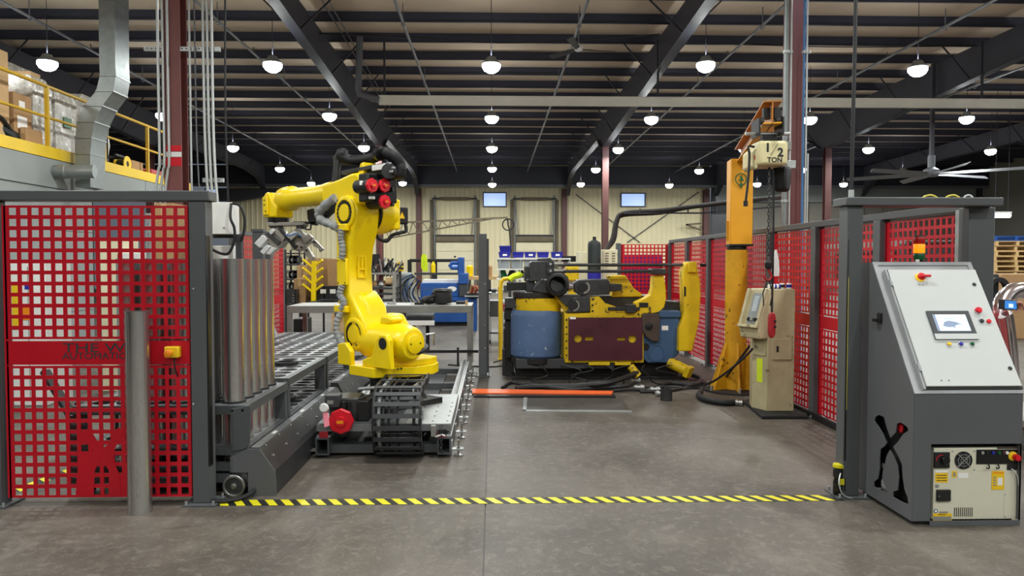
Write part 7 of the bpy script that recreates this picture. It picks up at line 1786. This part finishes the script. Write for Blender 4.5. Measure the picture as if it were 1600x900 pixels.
o = copy_tree(pal, ((x0 + x1) / 2 + 1.4, PYP + .6, 0), label='wooden pallet at the foot of the second far right stack')
for k in range(1, 14): copy_tree(pal, ((x0 + x1) / 2 + 1.4 + random.uniform(-.03, .03), PYP + .6, k * .136), label='wooden pallet in the second far right stack, level %s' % (ORD[k] if k < 10 else ('eleven', 'twelve', 'thirteen', 'fourteen')[k - 10]))
# dark bin and clutter right of the frame
t = thing('fork_mast', 'black machine mast beyond the right frame', 'machine', (at(1562, 450, 13.5).x, 13.6, 0)); build('mast', pbox('', 1553, 1562, 428, 470, 13.5, .3, ''), 'black', t, bevel=.03); build('roller', MB().ring(at(1562, 450, 13.4), (0, 1, 0), .2, .12, .1, 18), 'black', t); build('foot', pbox('', 1554, 1560, 470, 620, 13.6, .1, ''), 'black', t)
single('carton_row', pbox('', 1560, 1640, 428, 620, 15, .8, ''), 'cardboard', 'brown carton block below the far right pallets', 'box', bevel=.02)
# racks and clutter seen through the right fence
rg = random.Random(21)
sr = thing('pallet_rack', 'grey steel storage rack behind the right fence', 'rack', (6.1, 11.2, 0))
for y_ in (9.9, 11.2, 12.5):
    for x in (5.6, 6.5): build('upright', MB().box(x - .04, x + .04, y_ - .04, y_ + .04, 0, 1.85), 'grey_dark', sr)
for z in (.5, 1.2, 1.8):
    for x in (5.6, 6.5): build('beam', MB().box(x - .02, x + .02, 9.9, 12.5, z, z + .09), 'bench_steel', sr)
    build('deck', MB().box(5.62, 6.48, 9.92, 12.48, z + .09, z + .1), 'galv', sr)
cols_ = ['cardboard', 'white_plastic', 'cardboard_pale', 'dark_steel', 'bright_blue', 'label_white', 'cream']; nm_ = ['brown', 'white', 'pale brown', 'dark', 'blue', 'bright white', 'cream']
k = 0
for zi, z in enumerate((.602, 1.302, 0.0)):
    y_ = 10.0; kk = 0
    while y_ < 11.9:
        w = rg.uniform(.35, .6); h = rg.uniform(.3, .5); c_ = rg.randrange(7)
        single('stored_box', MB().box(5.75, 6.3, y_, y_ + w, z, z + h), cols_[c_], '%s box on the %s level of the rack behind the right fence, %s along' % (nm_[c_], ('middle', 'top', 'floor')[zi], ORD[kk]), 'box', 'boxes on the rack behind the right fence', bevel=.008)
        y_ += w + .12; kk += 1
t = thing('strip_light', 'glowing tube lamp far right beyond the frame', 'lamp', at(1565, 337, 26)); q = at(1552, 337, 26); build('tube', MB().cyl(q, at(1578, 337, 26), .07, n=10), 'tube_lamp', t); build('housing', MB().box(q.x, at(1578, 337, 26).x, 25.9, 26.1, q.z + .08, q.z + .14), 'white_plastic', t)
for x in (1555, 1575): build('hanger', MB().cyl((at(x, 330, 26).x, 26, q.z + .14), (at(x, 330, 26).x, 26, ZP(26) + .27), .01, n=6), 'steel_navy', t)
single('dark_partition', pbox('', 1112, 1139, 335, 430, 30, .3, ''), 'dark_bg', 'dark grey partition right of the beige wall', 'partition')

# ------------------------------------------------------------------ behind the left fence
wb = thing('wall_cabinet', 'white electrical box hung on a post behind the tube rack', 'cabinet', at(345, 365, 8.6))
build('body', pbox('', 327, 362, 316, 366, 8.6, .25, ''), 'white_plastic', wb, bevel=.008); build('post', MB().box(at(368, 380, 8.7).x, at(377, 380, 8.7).x, 8.7, 8.78, 0, at(370, 366, 8.7).z), 'grey_dark', wb); build('back_rail', pbox('', 330, 376, 366, 372, 8.72, .05, ''), 'dark_steel', wb)
p = at(350, 356, 8.6); build('knock_out', MB().cyl((p.x, 8.6, p.z), (p.x, 8.595, p.z), .012, n=12), 'label_grey', wb)
wb2 = thing('wall_cabinet', 'second white electrical box standing lower behind the tubes', 'cabinet', (at(342, 400, 8.9).x, 9, 0)); build('body', pbox('', 322, 364, 384, 470, 8.9, .3, ''), 'white_plastic', wb2, bevel=.008); build('stand', pbox('', 328, 358, 470, 640, 8.95, .2, ''), 'grey_dark', wb2)
cable('box_cable', [at(361, 318, 8.55), at(360, 340, 8.5), at(366, 356, 8.5), at(366, 375, 8.5), at(358, 395, 8.5), at(345, 396, 8.5), at(328, 388, 8.5)], .016, 'black', 'black cable looping below the white electrical box')
cable('box_cable', [at(363, 318, 8.6), at(375, 322, 8.6), at(382, 340, 8.6), at(381, 362, 8.6), at(376, 378, 8.6)], .016, 'black', 'black cable bowing right of the white electrical box')
t = thing('white_cabinet', 'tall white cabinet with yellow labels behind the left fence', 'cabinet', (-5.55, 8.3, 0))
a, c = at(18, 500, 8.3).x, at(72, 500, 8.3).x
build('body', MB().box(a, c, 8.3, 8.8, 0, 1.62), 'white_plastic', t, bevel=.01); build('door_gap', MB().box((a + c) / 2 - .005, (a + c) / 2 + .005, 8.297, 8.3, .1, 1.55), 'label_grey', t)
for x, y0, y1, m in ((24, 445, 515, 'edge_yellow'), (40, 475, 500, 'signal_orange'), (43, 443, 452, 'bin_blue')): q0, q1 = at(x - 5, y1, 8.29), at(x + 5, y0, 8.29); build('sticker', MB().box(q0.x, q1.x, 8.294, 8.3, q0.z, q1.z), m, t)
t = thing('cream_locker', 'cream metal locker behind the left fence', 'cabinet', (at(172, 500, 9.2).x, 9.4, 0)); build('body', pbox('', 162, 186, 372, 700, 9.2, .5, ''), 'cream', t, bevel=.01); build('door', pbox('', 188, 218, 395, 700, 9.2, .4, ''), 'white_plastic', t, bevel=.01)
carton('tall brown carton standing behind the left fence near the tubes', at(242, 400, 8.2).x, at(272, 400, 8.2).x, 8.2, 8.7, 1.62, at(250, 318, 8.2).z, 'cardboard')
t = thing('storage_locker', 'grey locker below the tall carton behind the tubes', 'cabinet', (at(257, 500, 8.2).x, 8.45, 0)); build('body', MB().box(at(238, 400, 8.2).x, at(275, 400, 8.2).x, 8.15, 8.8, 0, 1.62), 'grey_dark', t, bevel=.01)
t = thing('black_lift_arm', 'black slanting lever and bar behind the left fence', 'arm', gz(140, 690)); build('lever', MB().bar(at(70, 580, 6.4), at(118, 660, 6.2), .07, .04), 'black', t); build('bar', MB().bar(at(118, 632, 6.2), at(190, 628, 6.3), .06, .04), 'black', t); build('foot', MB().bar(at(118, 640, 6.2), gz(125, 692), .06, .05), 'black', t); build('foot', MB().bar(at(185, 628, 6.3), gz(186, 690), .06, .05), 'black', t)
t = thing('slotted_post', 'perforated steel strut post behind the left fence', 'post', (at(232, 400, 7.6).x, 7.6, 0)); q = at(232, 400, 7.6).x
build('strut', MB().perf((q - .025, 7.6, 0.0), (1, 0, 0), (0, 0, 1), [0, .018, .032, .05], sorted([0, 2.1] + [.05 + .1 * k + e for k in range(20) for e in (0, .05)]), (0, .03, 0)), 'galv', t, smooth=0)

# more shop clutter behind the cell
t = thing('tool_cart', 'black tool cart with open shelves right of the light-curtain post', 'cart', (at(774, 480, 14.5).x, 14.7, 0))
a, c = at(764, 480, 14.5).x, at(786, 480, 14.5).x
for z_ in (.22, .62, 1.0): build('shelf_board', MB().box(a, c, 14.5, 15.0, z_ - .03, z_), 'dark_steel' if z_ < 1 else 'galv', t)
for x in (a + .02, c - .02):
    for y_ in (14.52, 14.98): build('upright', MB().box(x - .02, x + .02, y_ - .02, y_ + .02, .06, 1.0), 'galv', t); build('caster', MB().cyl((x - .015, y_, .04), (x + .015, y_, .04), .04, n=12), 'rubber', t)
for k in range(3): single('cart_can', MB().lathe([(.05, 0), (.055, .01), (.055, .14), (.03, .16)], (a + .1 + .09 * k, 14.7, .621), n=14), ('black', 'galv', 'hook_red')[k], '%s can on the middle shelf of the black tool cart' % ('black', 'silver', 'red')[k], 'can')
for k in range(3): single('cart_box', MB().box(a + .05 + .12 * k, a + .14 + .12 * k, 14.6, 14.8, 1.001, 1.06 + .04 * k), ('black', 'cardboard', 'grey_dark')[k], '%s box on top of the black tool cart' % ('black', 'brown', 'grey')[k], 'box', bevel=.005)
t = thing('hydraulic_stand', 'black hydraulic valve stand left of the blue drum', 'machine', (at(793, 520, 10.4).x, 10.5, 0))
build('manifold', pbox('', 787, 799, 505, 545, 10.4, .25, ''), 'black', t, bevel=.02); build('foot', pbox('', 785, 803, 545, 620, 10.38, .3, ''), 'dark_steel', t, bevel=.01)
for k in range(4): p = at(789 + 2.5 * k, 512 + 8 * k, 10.39); build('valve', MB().cyl(p, p + Vector((0, -.05, 0)), .02, n=10), 'galv', t)
for k, (x, y, m, lb) in enumerate(((592, 474, 'dark_steel', 'dark steel vise part on the bench beside the robot'), (612, 474, 'galv', 'bright steel clamp on the bench right of the robot'), (655, 474, 'black', 'small black tool on the bench left of the backpack'))):
    p = at(x, y, BYb + .3); t = thing('bench_tool', lb, 'tool', (p.x, BYb + .3, zt2)); build('body', MB().box(p.x - .07, p.x + .07, BYb + .27, BYb + .33, zt2, zt2 + .035), m, t, bevel=.006); build('jaw', MB().box(p.x + .02, p.x + .05, BYb + .26, BYb + .34, zt2 + .035, zt2 + .07), m, t, bevel=.004)
for k in range(8):
    q = at(574 + 5.2 * k, 448, 15.1); single('stock_part', MB().lathe([(.05, 0), (.07, .03), (.05, .07 + .02 * (k % 3)), (.03, .12)], (q.x, 15.2 + .03 * (k % 2), q.z + .002), n=8), ('dark_steel', 'galv', 'cardboard')[k % 3], '%s small part from the left on the middle board of the bar rack' % ORD[k], 'part', 'parts on the bar rack')
